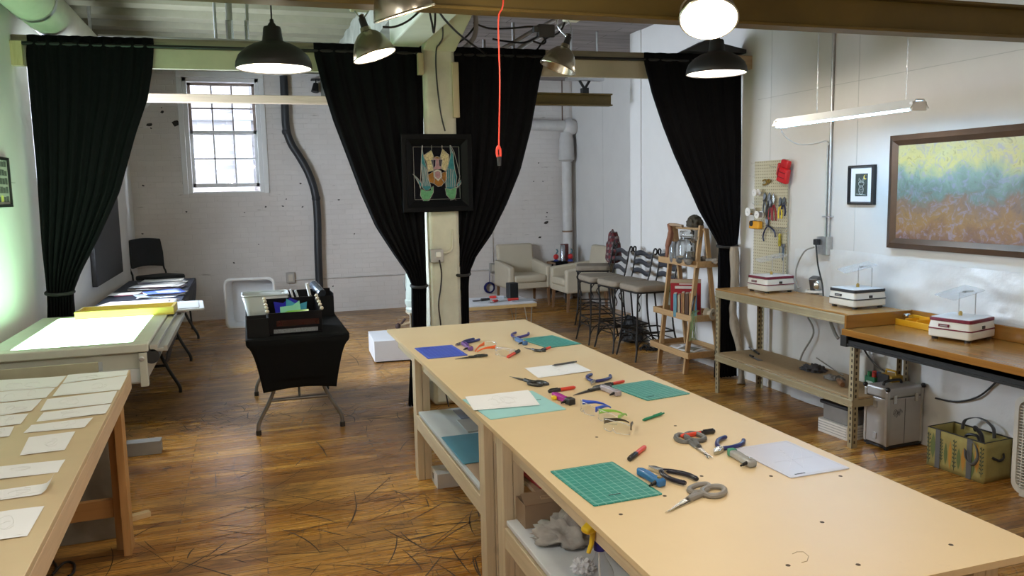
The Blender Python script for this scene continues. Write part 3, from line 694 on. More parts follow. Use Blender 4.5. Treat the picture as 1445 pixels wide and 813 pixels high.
paper_heap(-1.18, 8.85, .30, .3, .2, .746, 2, 3, 'paper_stack', [PR_, PW_], 'wine-red folder with a white sheet close to the wall', 'papers', G)
paper_heap(-.84, 8.62, .46, .36, .05, .746, 5, 4, 'paper_stack', [PW_, PB_, PT_, PW_, PC_], 'blue-grey and white prints with a cobalt corner on navy table', 'papers', G)
paper_heap(-.93, 7.85, .62, .36, -.05, .746, 5, 5, 'paper_stack', [PT_, PW_, PT_], 'tan and white sheets stacked just behind the yellow tray', 'papers', G)
paper_heap(-.80, 7.3, .56, .3, .05, .746, 6, 6, 'paper_stack', [PT_, PT_, PW_], 'tan card stack at the near end of navy table', 'papers', G)

# ================================================================== DRAFTING TABLE (foreground)
dt = thing('drafting_table', 'tan sloping-side plywood table with pine legs, covered in drawings', 'table', (-.60, 4.37, 0), R(1.7))
DZ = .85
DTOP = M('tan_ply_top', (.56, .43, .26), .45, var=.06, scale=3, bmp=.05)
MB().box((-.86, -3.2, DZ-.02), (0, .0, DZ)).build('tabletop', DTOP, dt, bevel=.002, smooth=0)
PINKY = wood('pinkish_pine', (.60, .44, .28), (.50, .35, .21), 1, 1, .5, .3)
MB().box((-.022, -3.2, DZ-.095), (0, .0, DZ-.0205)).build('edge_rail', PINKY, dt, bevel=.002, smooth=0)
MB().box((-.86, -.022, DZ-.095), (-.0225, .0, DZ-.0205)).build('edge_rail', PINKY, dt, bevel=.002, smooth=0)
ORW = wood('orange_pine', (.44, .235, .085), (.33, .165, .05), 2, 1, .5)
ORX = wood('orange_pine_rail', (.44, .235, .085), (.33, .165, .05), 0, 1, .5)
for yy in (-.20, -2.9):
    for xx in (-.10, -.84):
        MB().box((xx, yy, 0), (xx+.075, yy+.038, DZ-.096)).box((xx+.04, yy-.085, 0), (xx+.075, yy-.001, DZ-.096)).build('leg', ORW, dt, bevel=.002, smooth=0)
    MB().box((-.764, yy+.002, .17), (-.101, yy+.036, .26)).build('cross_rail', ORX, dt, bevel=.002, smooth=0)
    MB().box((-.764, yy+.002, .62), (-.101, yy+.036, .70)).build('cross_rail', ORX, dt, bevel=.002, smooth=0)
# drawings
SHEETW = M('drawing_paper', (.80, .81, .82), .75, var=.015)
PENCIL = M('pencil_line', (.66, .66, .64), .8, var=0)
def drawing(px4, z, label, group, curl=0, seed=0, marks=2, mats=None, ref=None):
    P = [onz(x, y, z) for x, y in px4]; c = sum(P, V((0, 0, 0)))/4
    q = [p-c for p in P]      # TL TR BR BL
    def pt(u, v, dz=0):
        a = q[0].lerp(q[1], u); d = q[3].lerp(q[2], u); p = a.lerp(d, v)
        h = .0012+.0015*sin(u*4+seed)*sin(v*3+seed*2)**2+.0008
        if curl: h += curl*max(0, (u-.82)/.18)**2
        return V((p.x, p.y, h+dz))
    b = MB(); b.grid(lambda u, v: pt(u, v), 14, 8)
    r = random.Random(seed); b.mat(1)
    for k in range(marks):
        cu, cv, ru, rv = r.uniform(.3, .7), r.uniform(.35, .65), r.uniform(.06, .16), r.uniform(.12, .28); a0 = r.uniform(0, 6)
        b.tube([pt(cu+ru*cos(a0+t*.42)*(1+.2*sin(t)), cv+rv*sin(a0+t*.42), .0008) for t in range(13)], .0004, 4)
    b.tube([pt(.06, .93, .0008), pt(.9, .93, .0008)], .0004, 4)
    o = b.build('drawing', mats or [SHEETW, PENCIL], smooth=180, recalc=False); o.location = c
    return tag(o, label, 'drawing', group)
k1, k2 = 1/3.697, 1/2.597
def q1(*p): return [(x*k1, 400+y*k1) for x, y in p]
def q2(*p): return [(x*k2, 500+y*k2) for x, y in p]
GD = 'line drawings laid out on the drafting table'
zt = DZ+.0005
rows = [(q1((355, 480), (672, 452), (660, 478), (325, 526)), 'topmost sheet of the drawings column next to the table edge'),
 (q1((322, 528), (664, 481), (627, 556), (272, 592)), 'second sheet down in the drawings column next to the table edge'),
 (q1((247, 606), (612, 562), (580, 627), (210, 668)), 'third sheet down in the drawings column next to the table edge'),
 (q1((228, 674), (580, 632), (550, 682), (188, 723)), 'fourth sheet down in the drawings column next to the table edge'),
 (q1((163, 741), (487, 702), (440, 754), (122, 783)), 'fifth sheet down in the drawings column, narrow and slanted'),
 (q2((106, 306), (277, 284), (237, 352), (72, 373)), 'small skewed drawing sheet lying alone below the rows'),
 (q2((-40, 420), (240, 386), (212, 433), (-70, 470)), 'long narrow drawing strip between the skewed sheet and rolled sheet')]
for i, (p, l) in enumerate(rows): drawing(p, zt, l, GD, seed=i+1)
drawing(q2((-40, 505), (204, 471), (186, 511), (-60, 545)), zt, 'drawing strip whose end curls up in a roll', GD, curl=.03, seed=11)
drawing(q2((-70, 590), (163, 558), (100, 668), (-90, 698)), zt, 'nearest large drawing sheet at the bottom of the table', GD, seed=12)
left = [(q1((-60, 510), (346, 484), (298, 541), (-80, 572)), 'topmost sheet of the drawings column nearer the wall'),
 (q1((-60, 572), (290, 545), (240, 598), (-80, 632)), 'second sheet down in the drawings column nearer the wall'),
 (q1((-60, 632), (220, 607), (165, 668), (-80, 702)), 'third sheet down in the drawings column nearer the wall'),
 (q1((-60, 700), (150, 681), (108, 736), (-80, 758)), 'fourth sheet down in the drawings column nearer the wall'),
 (q1((-60, 762), (75, 748), (48, 800), (-80, 815)), 'fifth and last sheet in the drawings column nearer the wall')]
for i, (p, l) in enumerate(left): drawing(p, zt, l, GD, seed=i+21)
# card strip standing along the far edge, boards and blocks below
o = MB().box((-.30, -.006, 0), (.30, .006, .885)).build('cardboard_sheet', M('olive_card', (.36, .34, .24), .8, var=.08), bevel=.001, smooth=0); o.location = (-1.06, 4.46, 0); o.rotation_euler = (0, 0, R(1.7)); tag(o, 'olive cardboard sheet standing between drafting table and light table', 'cardboard')
o = MB().box((-.30, -.008, 0), (.26, .008, .62)).mat(1).box((.26, -.009, 0), (.266, .009, .62)).build('leaning_board', [M('grey_stained_board', (.24, .22, .18), .7, var=.15), WHITE_TRIM], bevel=.001, smooth=0); o.location = (-.98, 4.33, 0); o.rotation_euler = (R(-6), 0, R(2)); tag(o, 'grey board leaning below the drafting table behind its leg', 'board')
o = MB().box((-.22, -.05, 0), (.22, .05, .09)).build('grey_beam_offcut', M('grey_block', (.25, .24, .22), .7), bevel=.004, smooth=0); q = onz(205, 643, 0); o.location = (q.x-.12, q.y+.05, 0); tag(o, 'grey block lying on the floor beyond the drafting table leg', 'block')
o = MB().box((-.10, -.02, 0), (.03, .02, .03)).build('wood_offcut', wood('offcut_wood', (.6, .45, .25), (.5, .35, .18), 0), bevel=.002, smooth=0); q = onz(203, 732, 0); o.location = (q.x, q.y+.02, 0); o.rotation_euler = (0, 0, .4); tag(o, 'small pale wood offcut on the floor beside the drafting table leg', 'offcut')
pts = [onz(x, y, .008) for x, y in ((40, 806), (62, 795), (72, 792), (80, 800), (74, 812), (90, 796), (104, 795), (104, 808), (96, 815))]
b = MB(); b.tube(smoothpts([(p.x, p.y, .007+.003*(i % 3)) for i, p in enumerate(pts)], 5), .006, 8); tag(b.build('power_cable', BLACK_PLASTIC), 'black cable looped on the floor under the drafting table', 'cable')

# ================================================================== PENDANTS AND LAMPS
LAMPW = dict()
WARM = (1.0, .89, .75)
BULBM = M('warm_bulb', (1, .9, .75), .3, var=0, emit=26, ecol=(1.0, .88, .70))
SHIN = M('white_shade_lining', (.85, .83, .78), .5, var=0)
DOME = M('matt_black_shade', (.022, .022, .021), .5, var=.12)
def point(parent, loc, power, col, r=.035, kind='POINT', spot=None):
    l = D.lights.new('bulb_light', kind); l.energy = power; l.color = col; l.shadow_soft_size = r
    if spot: l.spot_size = R(spot); l.spot_blend = .5
    o = D.objects.new('bulb_light', l); C.objects.link(o); o.parent = parent; o.location = loc; return o
def pendant(loc, top, power, label):
    t = thing('pendant_lamp', label, 'pendant lamp', loc, 0, 'black dome pendant lamps')
    outer = [(.200, 0), (.204, .006), (.200, .035), (.186, .068), (.150, .103), (.105, .128), (.062, .142), (.055, .150), (.047, .215), (.043, .222), (0.02, .224)]
    b = MB(); b.shell(outer, 40); o = b.build('lamp_shade', DOME, t, recalc=True, smooth=50)
    inner = [(.200, 0), (.196, .035), (.182, .066), (.146, .1), (.100, .125), (.05, .138), (.0, .139)]
    MB().shell(inner, 40).build('shade_lining', SHIN, o, smooth=50)
    b = MB(); b.tube([(.2*cos(2*pi*i/40), .2*sin(2*pi*i/40), .001) for i in range(40)], .004, 6, closed=True); b.build('shade_rim', DOME, o)
    MB().lathe([(.0, .222), (.026, .222), (.020, .236), (.012, .246), (.010, .262), (0, .264)], 16).build('cord_cap', DOME, t)
    MB().cyl((0, 0, .26), (0, 0, top-loc[2]), .0045, n=8).build('cord', BLACK_PLASTIC, t)
    MB().lathe([(0, .03), (.028, .036), (.043, .06), (.040, .085), (.022, .112), (.016, .138)], 20).build('light_bulb', BULBM, t)
    point(t, (0, 0, .012), power, WARM, .05)
    return t
q1_ = EYE+ray(387, 97)*4.4; q2_ = EYE+ray(1011, 104)*5.45
PEND = 26
pendant((q1_.x, q1_.y, q1_.z), ZC, PEND, 'lit black dome pendant hanging in front of the brick wall window')
pendant((q2_.x, q2_.y, q2_.z), ZC, PEND, 'lit black dome pendant hanging in front of the wall-side curtain')
def clamp_lamp(loc, aim, label, on, power=18, emi=None, clamp_at=None):
    t = thing('clamp_lamp', label, 'clamp lamp', loc, 0, 'aluminium reflector clamp lamps')
    d = V(aim).normalized(); rot = V((0, 0, -1)).rotation_difference(d).to_matrix().to_4x4()
    ALU = M('spun_aluminium', (.42, .39, .32), .27, .95, var=.1, scale=3)
    b = MB(); b.xf(rot); b.shell([(.112, 0), (.113, .004), (.100, .045), (.078, .09), (.052, .118), (.030, .130), (.026, .150)], 36); sh = b.build('reflector', ALU, t, smooth=50)
    b = MB(); b.xf(rot); b.shell([(.110, .001), (.098, .045), (.076, .088), (.05, .114), (.0, .124)], 36); b.build('reflector_lining', M('bright_lining', (.82, .82, .80), .35, .3, var=0) if on else ALU, sh, smooth=50)
    b = MB(); b.xf(rot); b.tube([(.112*cos(2*pi*i/36), .112*sin(2*pi*i/36), .001) for i in range(36)], .0035, 6, closed=True); b.build('reflector_rim', ALU, sh)
    b = MB(); b.xf(rot); b.cyl((0, 0, .145), (0, 0, .20), .021, .018, 14); b.cyl((0, 0, .2), (0, 0, .215), .012, n=10); b.build('socket', BLACK_PLASTIC, t)
    b = MB(); b.xf(rot); b.lathe([(0, .03), (.022, .036), (.031, .055), (.028, .078), (.016, .1), (.013, .13)], 18)
    b.build('light_bulb', (M('lamp_bulb_on', (1, .95, .85), .3, var=0, emit=30, ecol=(1, .92, .78)) if on else M('lamp_bulb_off', (.8, .8, .78), .2, var=0)), t)
    # spring clamp: two wire jaws from the socket up to what it grips
    top = V((0, 0, .19)); top = rot @ top; cl = V(clamp_at)-V(loc) if clamp_at else V((.02, .06, .30))
    for s in (-1, 1):
        b = MB(); off = V((s*.022, 0, 0))
        b.tube(smoothpts([tuple(top), tuple(top.lerp(cl, .35)+off*1.6), tuple(top.lerp(cl, .7)+off*2), tuple(cl+off)], 5), .004, 6); b.build('clamp_jaw', GALV, t)
    b = MB(); b.sphere(tuple(top.lerp(cl, .12)), .016); b.build('swivel', STEEL, t)
    if on: point(t, tuple(rot @ V((0, 0, .012))), power, (1, .88, .70), .03)
    return t
CL = 16
qa = EYE+ray(529, 79)*4.15; clamp_lamp(tuple(qa), (.30, -.10, -1), 'lit aluminium clamp lamp hanging in front of the window-side curtain', True, CL, clamp_at=(qa.x-.05, qa.y+.12, qa.z+.33))
qb = EYE+ray(571, 19)*2.85; clamp_lamp(tuple(qb), (.33, .12, -1), 'aluminium clamp lamp cut off by the picture top beside the pillar', True, CL, clamp_at=(qb.x+.02, qb.y+.15, qb.z+.28))
qc = EYE+ray(787, 96)*4.9; clamp_lamp(tuple(qc), (-.38, .06, -1), 'unlit aluminium clamp lamp hanging beside the red cord', False, clamp_at=(qc.x+.06, qc.y+.08, qc.z+.32))
qd = EYE+ray(1000, 27)*3.15; clamp_lamp(tuple(qd), (-.30, -.45, -.85), 'dazzling clamp lamp fixed on the ochre beam facing the viewer', True, CL*1.1, clamp_at=(qd.x+.10, 3.2, zb+.03))
# ================================================================== TUBE LIGHT
A, B_ = onx(1100, 173, 3.5), onx(1298, 150, 3.5)
yc, zc_, hl = (A.y+B_.y)/2, 2.125, (A.y-B_.y)/2
tl = thing('tube_light', 'lit white fluorescent shop light hanging by chains along the right wall', 'tube light', (3.5, yc, zc_), 0)
ENAM = M('white_enamel', (.78, .77, .74), .4, var=.02)
b = MB(); prof = [(-.065, -.02), (-.028, .03), (.028, .03), (.065, -.02), (.060, -.022), (.025, .022), (-.025, .022), (-.060, -.022)]
n = len(prof); b._add([(x, -hl, z) for x, z in prof]+[(x, hl, z) for x, z in prof], [(i, (i+1) % n, n+(i+1) % n, n+i) for i in range(n)]+[tuple(range(n)), tuple(range(2*n-1, n-1, -1))])
b.build('housing', ENAM, tl, smooth=0)
for s in (-1, 1):
    b = MB(); b.cbox((0, s*(hl-.012), -.008), (.10, .024, .05)); b.build('end_cap', ENAM, tl, bevel=.004, smooth=0)
TUBE = M('lit_tube', (.9, .95, 1), .3, var=0, emit=58, ecol=(.32, .64, 1.0))
for x in (-.026, .026): MB().cyl((x, -hl+.03, -.012), (x, hl-.03, -.012), .0125, n=14).build('fluorescent_tube', TUBE, tl)
for s in (-1, 1):
    b = MB(); zz = .03; k = 0
    while zz < ZC-zc_: 
        a = (.004, 0) if k % 2 else (0, .004)
        b.tube([(a[0]*cos(t)*1.0+0, s*(hl-.10 if s < 0 else hl-.38)+a[1]*cos(t), zz+.012+.014*sin(t)) for t in [2*pi*i/6 for i in range(6)]], .0016, 4, closed=True); zz += .022; k += 1
    b.build('hanging_chain', GALV, tl)
P = [onx(1101, 180, 3.55), onx(1107, 192, 3.65), onx(1125, 203, 3.8), onx(1148, 203, 3.95), onx(1165, 199, 4.08), onx(1170, 203, 4.12)]
b = MB(); b.tube(smoothpts(P, 6), .0045, 8); b.build('cord', WHITE_PLASTIC, tl, world=True)

# ================================================================== WALL SERVICES
XW = XR-.012
cd = thing('conduit', 'grey steel conduit running down the right wall to an outlet box', 'conduit', tuple(onx(1168, 345, XW)))
A = onx(1177, 40, XW); B_ = onx(1169, 340, XW)
MB().cyl((XW, B_.y, B_.z), (XW, B_.y+.0, 3.38), .011, n=10).build('pipe', GALV, cd, world=True)
MB().cyl((XW, B_.y+.035, B_.z), (XW, B_.y+.035, onx(1170, 205, XW).z), .007, n=8).build('pipe', GALV, cd, world=True)
b = MB(); b.cbox((XW, B_.y+.015, onx(1172, 306, XW).z), (.02, .10, .012)); b.build('strap', GALV, cd, world=True)
c = onx(1168, 345, XR); b = MB(); b.box((XR-.055, c.y-.055, c.z-.075), (XR-.001, c.y+.055, c.z+.06)); bx = b.build('outlet_box', GALV, cd, world=True, bevel=.004, smooth=0)
b = MB(); b.cbox((XR-.075, c.y+.03, c.z+.02), (.04, .04, .045)); b.build('plug', BLACK_PLASTIC, cd, world=True, bevel=.006)
BZ1, BZ2 = .875, .80
tag(MB().tube(smoothpts([(XR-.09, c.y+.02, c.z), (XR-.10, c.y-.02, c.z-.15), (XR-.10, c.y-.07, c.z-.28), (XR-.11, c.y-.1, BZ1+.006)], 6), .006, 8).build('power_cable', BLACK_PLASTIC), 'black power cord dropping from the wall outlet to the bench', 'cord')
GRC = M('grey_cord', (.30, .30, .28), .5)
tag(MB().tube(smoothpts([(XR-.09, c.y+.04, c.z-.02), (XR-.10, c.y+.14, c.z-.06), (XR-.10, c.y+.23, c.z-.2), (XR-.12, c.y+.19, c.z-.33), (XR-.16, c.y+.10, BZ1+.05)], 6), .006, 8).build('power_cable', GRC), 'grey cord looping from the wall outlet to the clamp stand', 'cord')
tag(MB().tube(smoothpts([onx(1140, 448, 4.08), onx(1148, 470, 4.08), onx(1132, 500, 4.07), onx(1128, 520, 4.05), onx(1140, 532, 4.03), onx(1160, 540, 4.0), onx(1175, 537, 3.98)], 6), .007, 8).build('power_cable', GRC), 'grey-brown cord hanging behind the lower metal shelf', 'cord')
tag(MB().tube(smoothpts([onx(1170, 449, 4.06), onx(1178, 470, 4.08), onx(1183, 478, 4.08)], 5), .012, 8).build('power_cable', GRC), 'short dark cable end dangling under the back of the metal bench', 'cord')
tag(MB().tube(smoothpts([onx(1213, 478, 3.9), onx(1222, 498, 4.0), onx(1237, 516, 4.02), onx(1256, 529, 4.05)], 6), .006, 8).build('power_cable', BLACK_PLASTIC), 'black cord sagging under the wooden bench towards the silver case', 'cord')
tag(MB().tube(smoothpts([onx(1320, 562, 4.10), onx(1350, 567, 4.10), onx(1380, 560, 4.10), onx(1405, 540, 4.1), onx(1420, 524, 4.08), onx(1450, 500, 4.0)], 6), .006, 8).build('power_cable', BLACK_PLASTIC), 'black cord swinging from the silver case up to the bench front', 'cord')
# plastic sheeting on the wall
ztop = onx(1200, 358, XR-.02).z
def shf(u, v):
    y = 5.36-u*3.4; z = (ztop+.02*sin(u*9))*(1-v)
    x = XR-.012-.012*v*v-.016*abs(noise.noise(V((u*7, v*3.2, 1.3))))-.012*noise.noise(V((u*15+v*6, v*9, 4)))-.006*abs(noise.noise(V((u*40, v*14, 7))))
    if z < .01: x -= .012*abs(sin(u*30))
    return (min(x, XR-.004), y, max(z, .004))
b = MB(); b.grid(shf, 150, 60)
tag(b.build('plastic_sheet', M('milky_plastic_film', (.67, .67, .665), .28, var=.02, bmp=.55, scale=6), smooth=180, recalc=False), 'wrinkled white plastic sheeting pinned along the lower right wall', 'plastic sheet')

# ================================================================== FRAMED PICTURES
def frame_on_right_wall(name, label, y0, y1, z0, z1, fw, mats, fm, depth=.03, x=XR):
    t = thing(name, label, 'picture', (x-depth, (y0+y1)/2, (z0+z1)/2)); w, h = abs(y0-y1)/2, (z1-z0)/2
    b = MB()
    for i, (ins, dx) in enumerate(((0, 0), (fw*.55, .012))):
        pass
    def bevel_ring(o, i_, x0, xi):
        vs = [(0, -o[0], -o[1]), (0, o[0], -o[1]), (0, o[0], o[1]), (0, -o[0], o[1])]
        vi = [(xi, -i_[0], -i_[1]), (xi, i_[0], -i_[1]), (xi, i_[0], i_[1]), (xi, -i_[0], i_[1])]
        vb = [(depth-.001, *v[1:]) for v in vs]
        b._add(vs+vi+vb, [(k, (k+1) % 4, 4+(k+1) % 4, 4+k) for k in range(4)]+[(k, 8+k, 8+(k+1) % 4, (k+1) % 4) for k in range(4)])
    bevel_ring((w, h), (w-fw*.5, h-fw*.5), 0, -.012)
    i_ = (w-fw*.5, h-fw*.5); j_ = (w-fw, h-fw)
    vs = [(-.012, -i_[0], -i_[1]), (-.012, i_[0], -i_[1]), (-.012, i_[0], i_[1]), (-.012, -i_[0], i_[1]), (.012, -j_[0], -j_[1]), (.012, j_[0], -j_[1]), (.012, j_[0], j_[1]), (.012, -j_[0], j_[1])]
    b._add(vs, [(k, (k+1) % 4, 4+(k+1) % 4, 4+k) for k in range(4)])
    b.build('picture_frame', fm, t, smooth=0)
    return t, w-fw, h-fw
def mat_abstract():
    m, nt, p = new_mat('soft_abstract_canvas')
    v = coords(nt); sp = nd(nt, 'ShaderNodeSeparateXYZ'); lk(nt, v, sp.inputs[0])
    n = noise_tex(nt, v, 5, 5, .6, 1.0); n2 = noise_tex(nt, v, 16, 4, .6, 1.5)
    z = mth(nt, 'ADD', mth(nt, 'MULTIPLY', sp.outputs[2], 1.35), .5)
    z = mth(nt, 'ADD', z, mth(nt, 'MULTIPLY', mth(nt, 'SUBTRACT', n, .5), .55))
    c = ramp(nt, z, [(.05, (.15, .06, .03)), (.26, (.27, .13, .03)), (.40, (.20, .11, .06)), (.50, (.13, .17, .13)), (.64, (.20, .27, .20)), (.78, (.50, .42, .13)), (.95, (.50, .45, .19))])
    c = mix(nt, ramp(nt, n2, [(.5, (0, 0, 0)), (.66, (.55, .55, .55))]), c, (.27, .23, .33))
    c = mix(nt, ramp(nt, n2, [(.30, (.45, .45, .45)), (.42, (0, 0, 0))]), c, (.10, .06, .05))
    lk(nt, c, p.inputs['Base Color']); p.inputs['Roughness'].default_value = .5; bump(nt, p, n2, .2, .004); return m
a, c_ = onx(1263, 192, XR), onx(1258, 349, XR)
t, w, h = frame_on_right_wall('framed_painting', 'large bronze-framed abstract painting in yellow, teal and brown', a.y, 3.02, c_.z, a.z, .07, None, M('bronze_frame', (.12, .075, .05), .3, .5, var=.15), .04)
MB().box((.010, -w-.002, -h-.002), (.022, w+.002, h+.002)).build('canvas', mat_abstract(), t, smooth=0)
a, c_ = onx(1201, 234, XR), onx(1236, 289, XR)
t, w, h = frame_on_right_wall('framed_print', 'small black-framed owl print between the conduit and large painting', a.y, c_.y, c_.z, a.z, .022, None, M('black_frame', (.012, .012, .014), .35), .025)
MB().box((.010, -w-.001, -h-.001), (.018, w+.001, h+.001)).build('mount', M('white_mount', (.78, .80, .82), .6, var=0), t, smooth=0)
b = MB(); iw, ih = w*.56, h*.68
b.box((.0075, -iw, -ih), (.0098, iw, ih)); b.mat(1)
def ringyz(cy, cz, ry, rz, r=.0012, a0=0, a1=2*pi): b.tube([(.0065, cy+ry*cos(a0+(a1-a0)*i/20), cz+rz*sin(a0+(a1-a0)*i/20)) for i in range(21)], r, 5)
ringyz(0, .010, iw*.45, ih*.24); ringyz(0, -.035, iw*.38, ih*.38); ringyz(-iw*.2, .022, iw*.13, ih*.08); ringyz(iw*.2, .022, iw*.13, ih*.08)
for s in (-1, 1): b.tube([(.0065, s*iw*.42, .03), (.0065, s*iw*.38, .05), (.0065, s*iw*.1, .032)], .0012, 5)
for k in range(4): b.tube([(.0065, -iw*.3, -.01-k*.016), (.0065, 0, -.02-k*.016), (.0065, iw*.3, -.01-k*.016)], .0009, 4)
b.tube([(.0065, -iw*.8, -.07), (.0065, iw*.8, -.064)], .0014, 5); b.mat(2)
b._add([(.0070, -iw*.62+.016*cos(t_), ih*.68+.016*sin(t_)) for t_ in [-2.2+.34*i for i in range(14)]]+[(.0070, -iw*.62-.006+.0125*cos(t_), ih*.68+.003+.0125*sin(t_)) for t_ in [-2.2+.34*i for i in range(14)]], [(i, i+1, 14+i+1, 14+i) for i in range(13)])
b.build('print', [M('print_night', (.045, .06, .05), .5, var=.3, scale=60), M('print_white_line', (.62, .68, .66), .6, var=0), M('print_moon', (.85, .70, .12), .6, var=0)], t, smooth=0, recalc=False)

# ================================================================== PEGBOARD AND ITS TOOLS
def mat_peg():
    m, nt, p = new_mat('tan_pegboard'); v = coords(nt)
    s = nd(nt, 'ShaderNodeVectorMath', operation='SCALE'); s.inputs['Scale'].default_value = 1/.0254; lk(nt, v, s.inputs[0])
    f = nd(nt, 'ShaderNodeVectorMath', operation='FRACTION'); lk(nt, s.outputs[0], f.inputs[0])
    sp = nd(nt, 'ShaderNodeSeparateXYZ'); lk(nt, f.outputs[0], sp.inputs[0])
    dy = mth(nt, 'SUBTRACT', sp.outputs[1], .5); dz = mth(nt, 'SUBTRACT', sp.outputs[2], .5)
    d = mth(nt, 'SQRT', mth(nt, 'ADD', mth(nt, 'MULTIPLY', dy, dy), mth(nt, 'MULTIPLY', dz, dz)))
    c = ramp(nt, d, [(.15, (.09, .075, .05)), (.19, (.50, .45, .31))]); lk(nt, c, p.inputs['Base Color']); p.inputs['Roughness'].default_value = .6; return m
a, c_ = onx(1066, 228, XR-.02), onx(1113, 226, XR-.02)
PEGX = XR-.026
o = MB().box((0, -(a.y-c_.y)/2, -.49), (.006, (a.y-c_.y)/2, .48)).build('pegboard', mat_peg(), smooth=0, bevel=.001)
o.location = (PEGX, (a.y+c_.y)/2, a.z-.48); tag(o, 'tall narrow tan pegboard on the white wall by the curtain', 'pegboard')
for s in (-1, 1):
    MB().box((.007, s*((a.y-c_.y)/2-.02)-.01, -.48), (.0255, s*((a.y-c_.y)/2-.02)+.01, .47)).build('batten', wood('peg_batten', (.5, .45, .35), (.4, .35, .25), 2), o, smooth=0)
HX = PEGX-.004
def peg(px, py, X=PEGX-.02): return onx(px, py, X)
RED = M('red_tool_plastic', (.50, .015, .02), .35, var=.06); YEL = M('yellow_grip', (.70, .52, .03), .4, var=.05); ORA = M('orange_plastic', (.70, .32, .02), .4, var=.05)
NAVYG = M('navy_grip', (.012, .016, .055), .35, var=.1); REDG = M('dark_red_grip', (.25, .012, .015), .4); DSTEEL = M('dark_tool_steel', (.16, .16, .17), .35, .9, var=.1); BRASS = M('brass', (.55, .38, .12), .3, .9)
def hook(t): MB().tube([(.0215, 0, 0), (-.008, 0, 0), (-.012, 0, .012)], .002, 6).build('peg_hook', GALV, t)
# red strap-clamp
q = peg(1107, 240); t = thing('red_tool', 'red plastic tool hanging at the top corner of the pegboard', 'tool', tuple(q))
b = MB(); b.xf(Matrix.Rotation(R(15), 4, 'X')); b.box((-.03, -.075, -.10), (.012, .05, .02)); b.box((-.03, -.06, .02), (.012, .03, .085)); b.box((-.02, .05, -.06), (.006, .078, .045)); b.build('case_body', RED, t, bevel=.012)
b = MB(); b.xf(Matrix.Rotation(R(15), 4, 'X')); b.box((-.034, -.05, -.06), (-.0295, .02, -.055)); b.box((-.034, -.05, -.02), (-.0295, .02, -.015)); b.box((-.034, .03, -.07), (-.0295, .036, .01)); b.build('case_slots', M('dark_red', (.16, .005, .008), .5), t, smooth=0); hook(t)
def hang_pliers(px, py, L, grip, jaw, label, spread=.02, name='pliers', group='pliers hanging on the pegboard', tilt=0):
    q = peg(px, py); t = thing(name, label, 'pliers', tuple(q), 0, group); rot = Matrix.Rotation(tilt, 4, 'X')
    j = L*.38
    for s in (-1, 1):
        b = MB(); b.xf(rot); b.tube([(0, 0, 0), (0, s*.009, j*.4), (0, s*.007, j*.75), (0, s*.002, j)], [.008, .009, .007, .003], 8); b.build('jaw', jaw, t)
        b = MB(); b.xf(rot); b.tube(smoothpts([(0, s*.004, -.005), (0, s*(.010+spread*.6), -L*.2), (0, s*(.012+spread), -L*.42), (0, s*(.008+spread), -L*.62)], 4), .0065, 8); b.build('handle', grip, t)
    b = MB(); b.xf(rot); b.cyl((-.012, 0, 0), (.012, 0, 0), .010, n=12); b.build('pivot', jaw, t); hook(t); return t
hang_pliers(1079, 283, .17, DSTEEL, DSTEEL, 'dark long-nosed pliers at the left of the pegboard cluster', .008)
hang_pliers(1085, 285, .20, BLACK_PLASTIC, DSTEEL, 'black-gripped pliers beside the grey shears on the pegboard', .010, tilt=.08)
hang_pliers(1092, 288, .22, REDG, STEEL, 'bright steel pliers with dark red grips on the pegboard', .012, tilt=-.06)
hang_pliers(1087, 292, .17, REDG, DSTEEL, 'small red-gripped nippers low in the pegboard cluster', .008)
hang_pliers(1101, 290, .17, YEL, DSTEEL, 'yellow-handled pliers on the pegboard', .010)
hang_pliers(1106, 288, .15, NAVYG, DSTEEL, 'navy-gripped nippers nearest the pegboard edge', .016, tilt=.12)
hang_pliers(1083, 318, .19, NAVYG, DSTEEL, 'wide-open black pliers hanging under the orange tape holder', .07, tilt=-.25)
hang_pliers(1083, 256, .10, BRASS, BRASS, 'tiny brass-coloured pliers hanging sideways near the pegboard top', .008, tilt=1.4)
def spool(px, py, r, w, m, label):
    q = peg(px, py, PEGX-.06); t = thing('wire_spool', label, 'spool', tuple(q), 0, 'spools on pegboard hooks')
    b = MB(); b.cyl((-w/2, 0, 0), (w/2, 0, 0), r*.75, n=20); b.build('wound_wire', m, t)
    for s in (-1, 1): MB().cyl((s*w/2, 0, 0), (s*(w/2+.004), 0, 0), r, n=20).build('flange', WHITE_PLASTIC, t)
    MB().cyl((-w/2-.01, 0, 0), (PEGX-q.x+.001, 0, 0), .003, n=6).build('peg_hook', GALV, t)
spool(1067, 272, .030, .035, WHITE_PLASTIC, 'empty white spool on a long hook of the pegboard')
spool(1059, 299, .036, .05, STEEL, 'solder spool sticking out farthest from the pegboard')
spool(1071, 303, .032, .04, GALV, 'solder spool close beside the pegboard pliers')
q = peg(1066, 317, PEGX-.03); t = thing('tape_holder', 'orange tape dispenser hanging low on the pegboard edge', 'tool', tuple(q))
b = MB(); b.prism([(-.02, -.07), (.02, -.075), (.02, .06), (-.02, .07)], -.035, .03); b.build('holder_body', ORA, t, bevel=.008)
b = MB(); b.cyl((-.025, .03, .01), (.025, .03, .01), .024, n=16); b.build('roll', BLACK_PLASTIC, t); MB().cyl((0, 0, .02), (.03, 0, .02), .003, n=6).build('peg_hook', GALV, t)
q = peg(1099, 325, PEGX-.004); t = thing('wire_rack', 'wire hook rack on the lower pegboard', 'rack', tuple(q))
b = MB(); b.tube([(0, -.11, .02), (0, .11, .02)], .002, 6); b.tube([(0, -.11, -.015), (0, .11, -.015)], .002, 6)
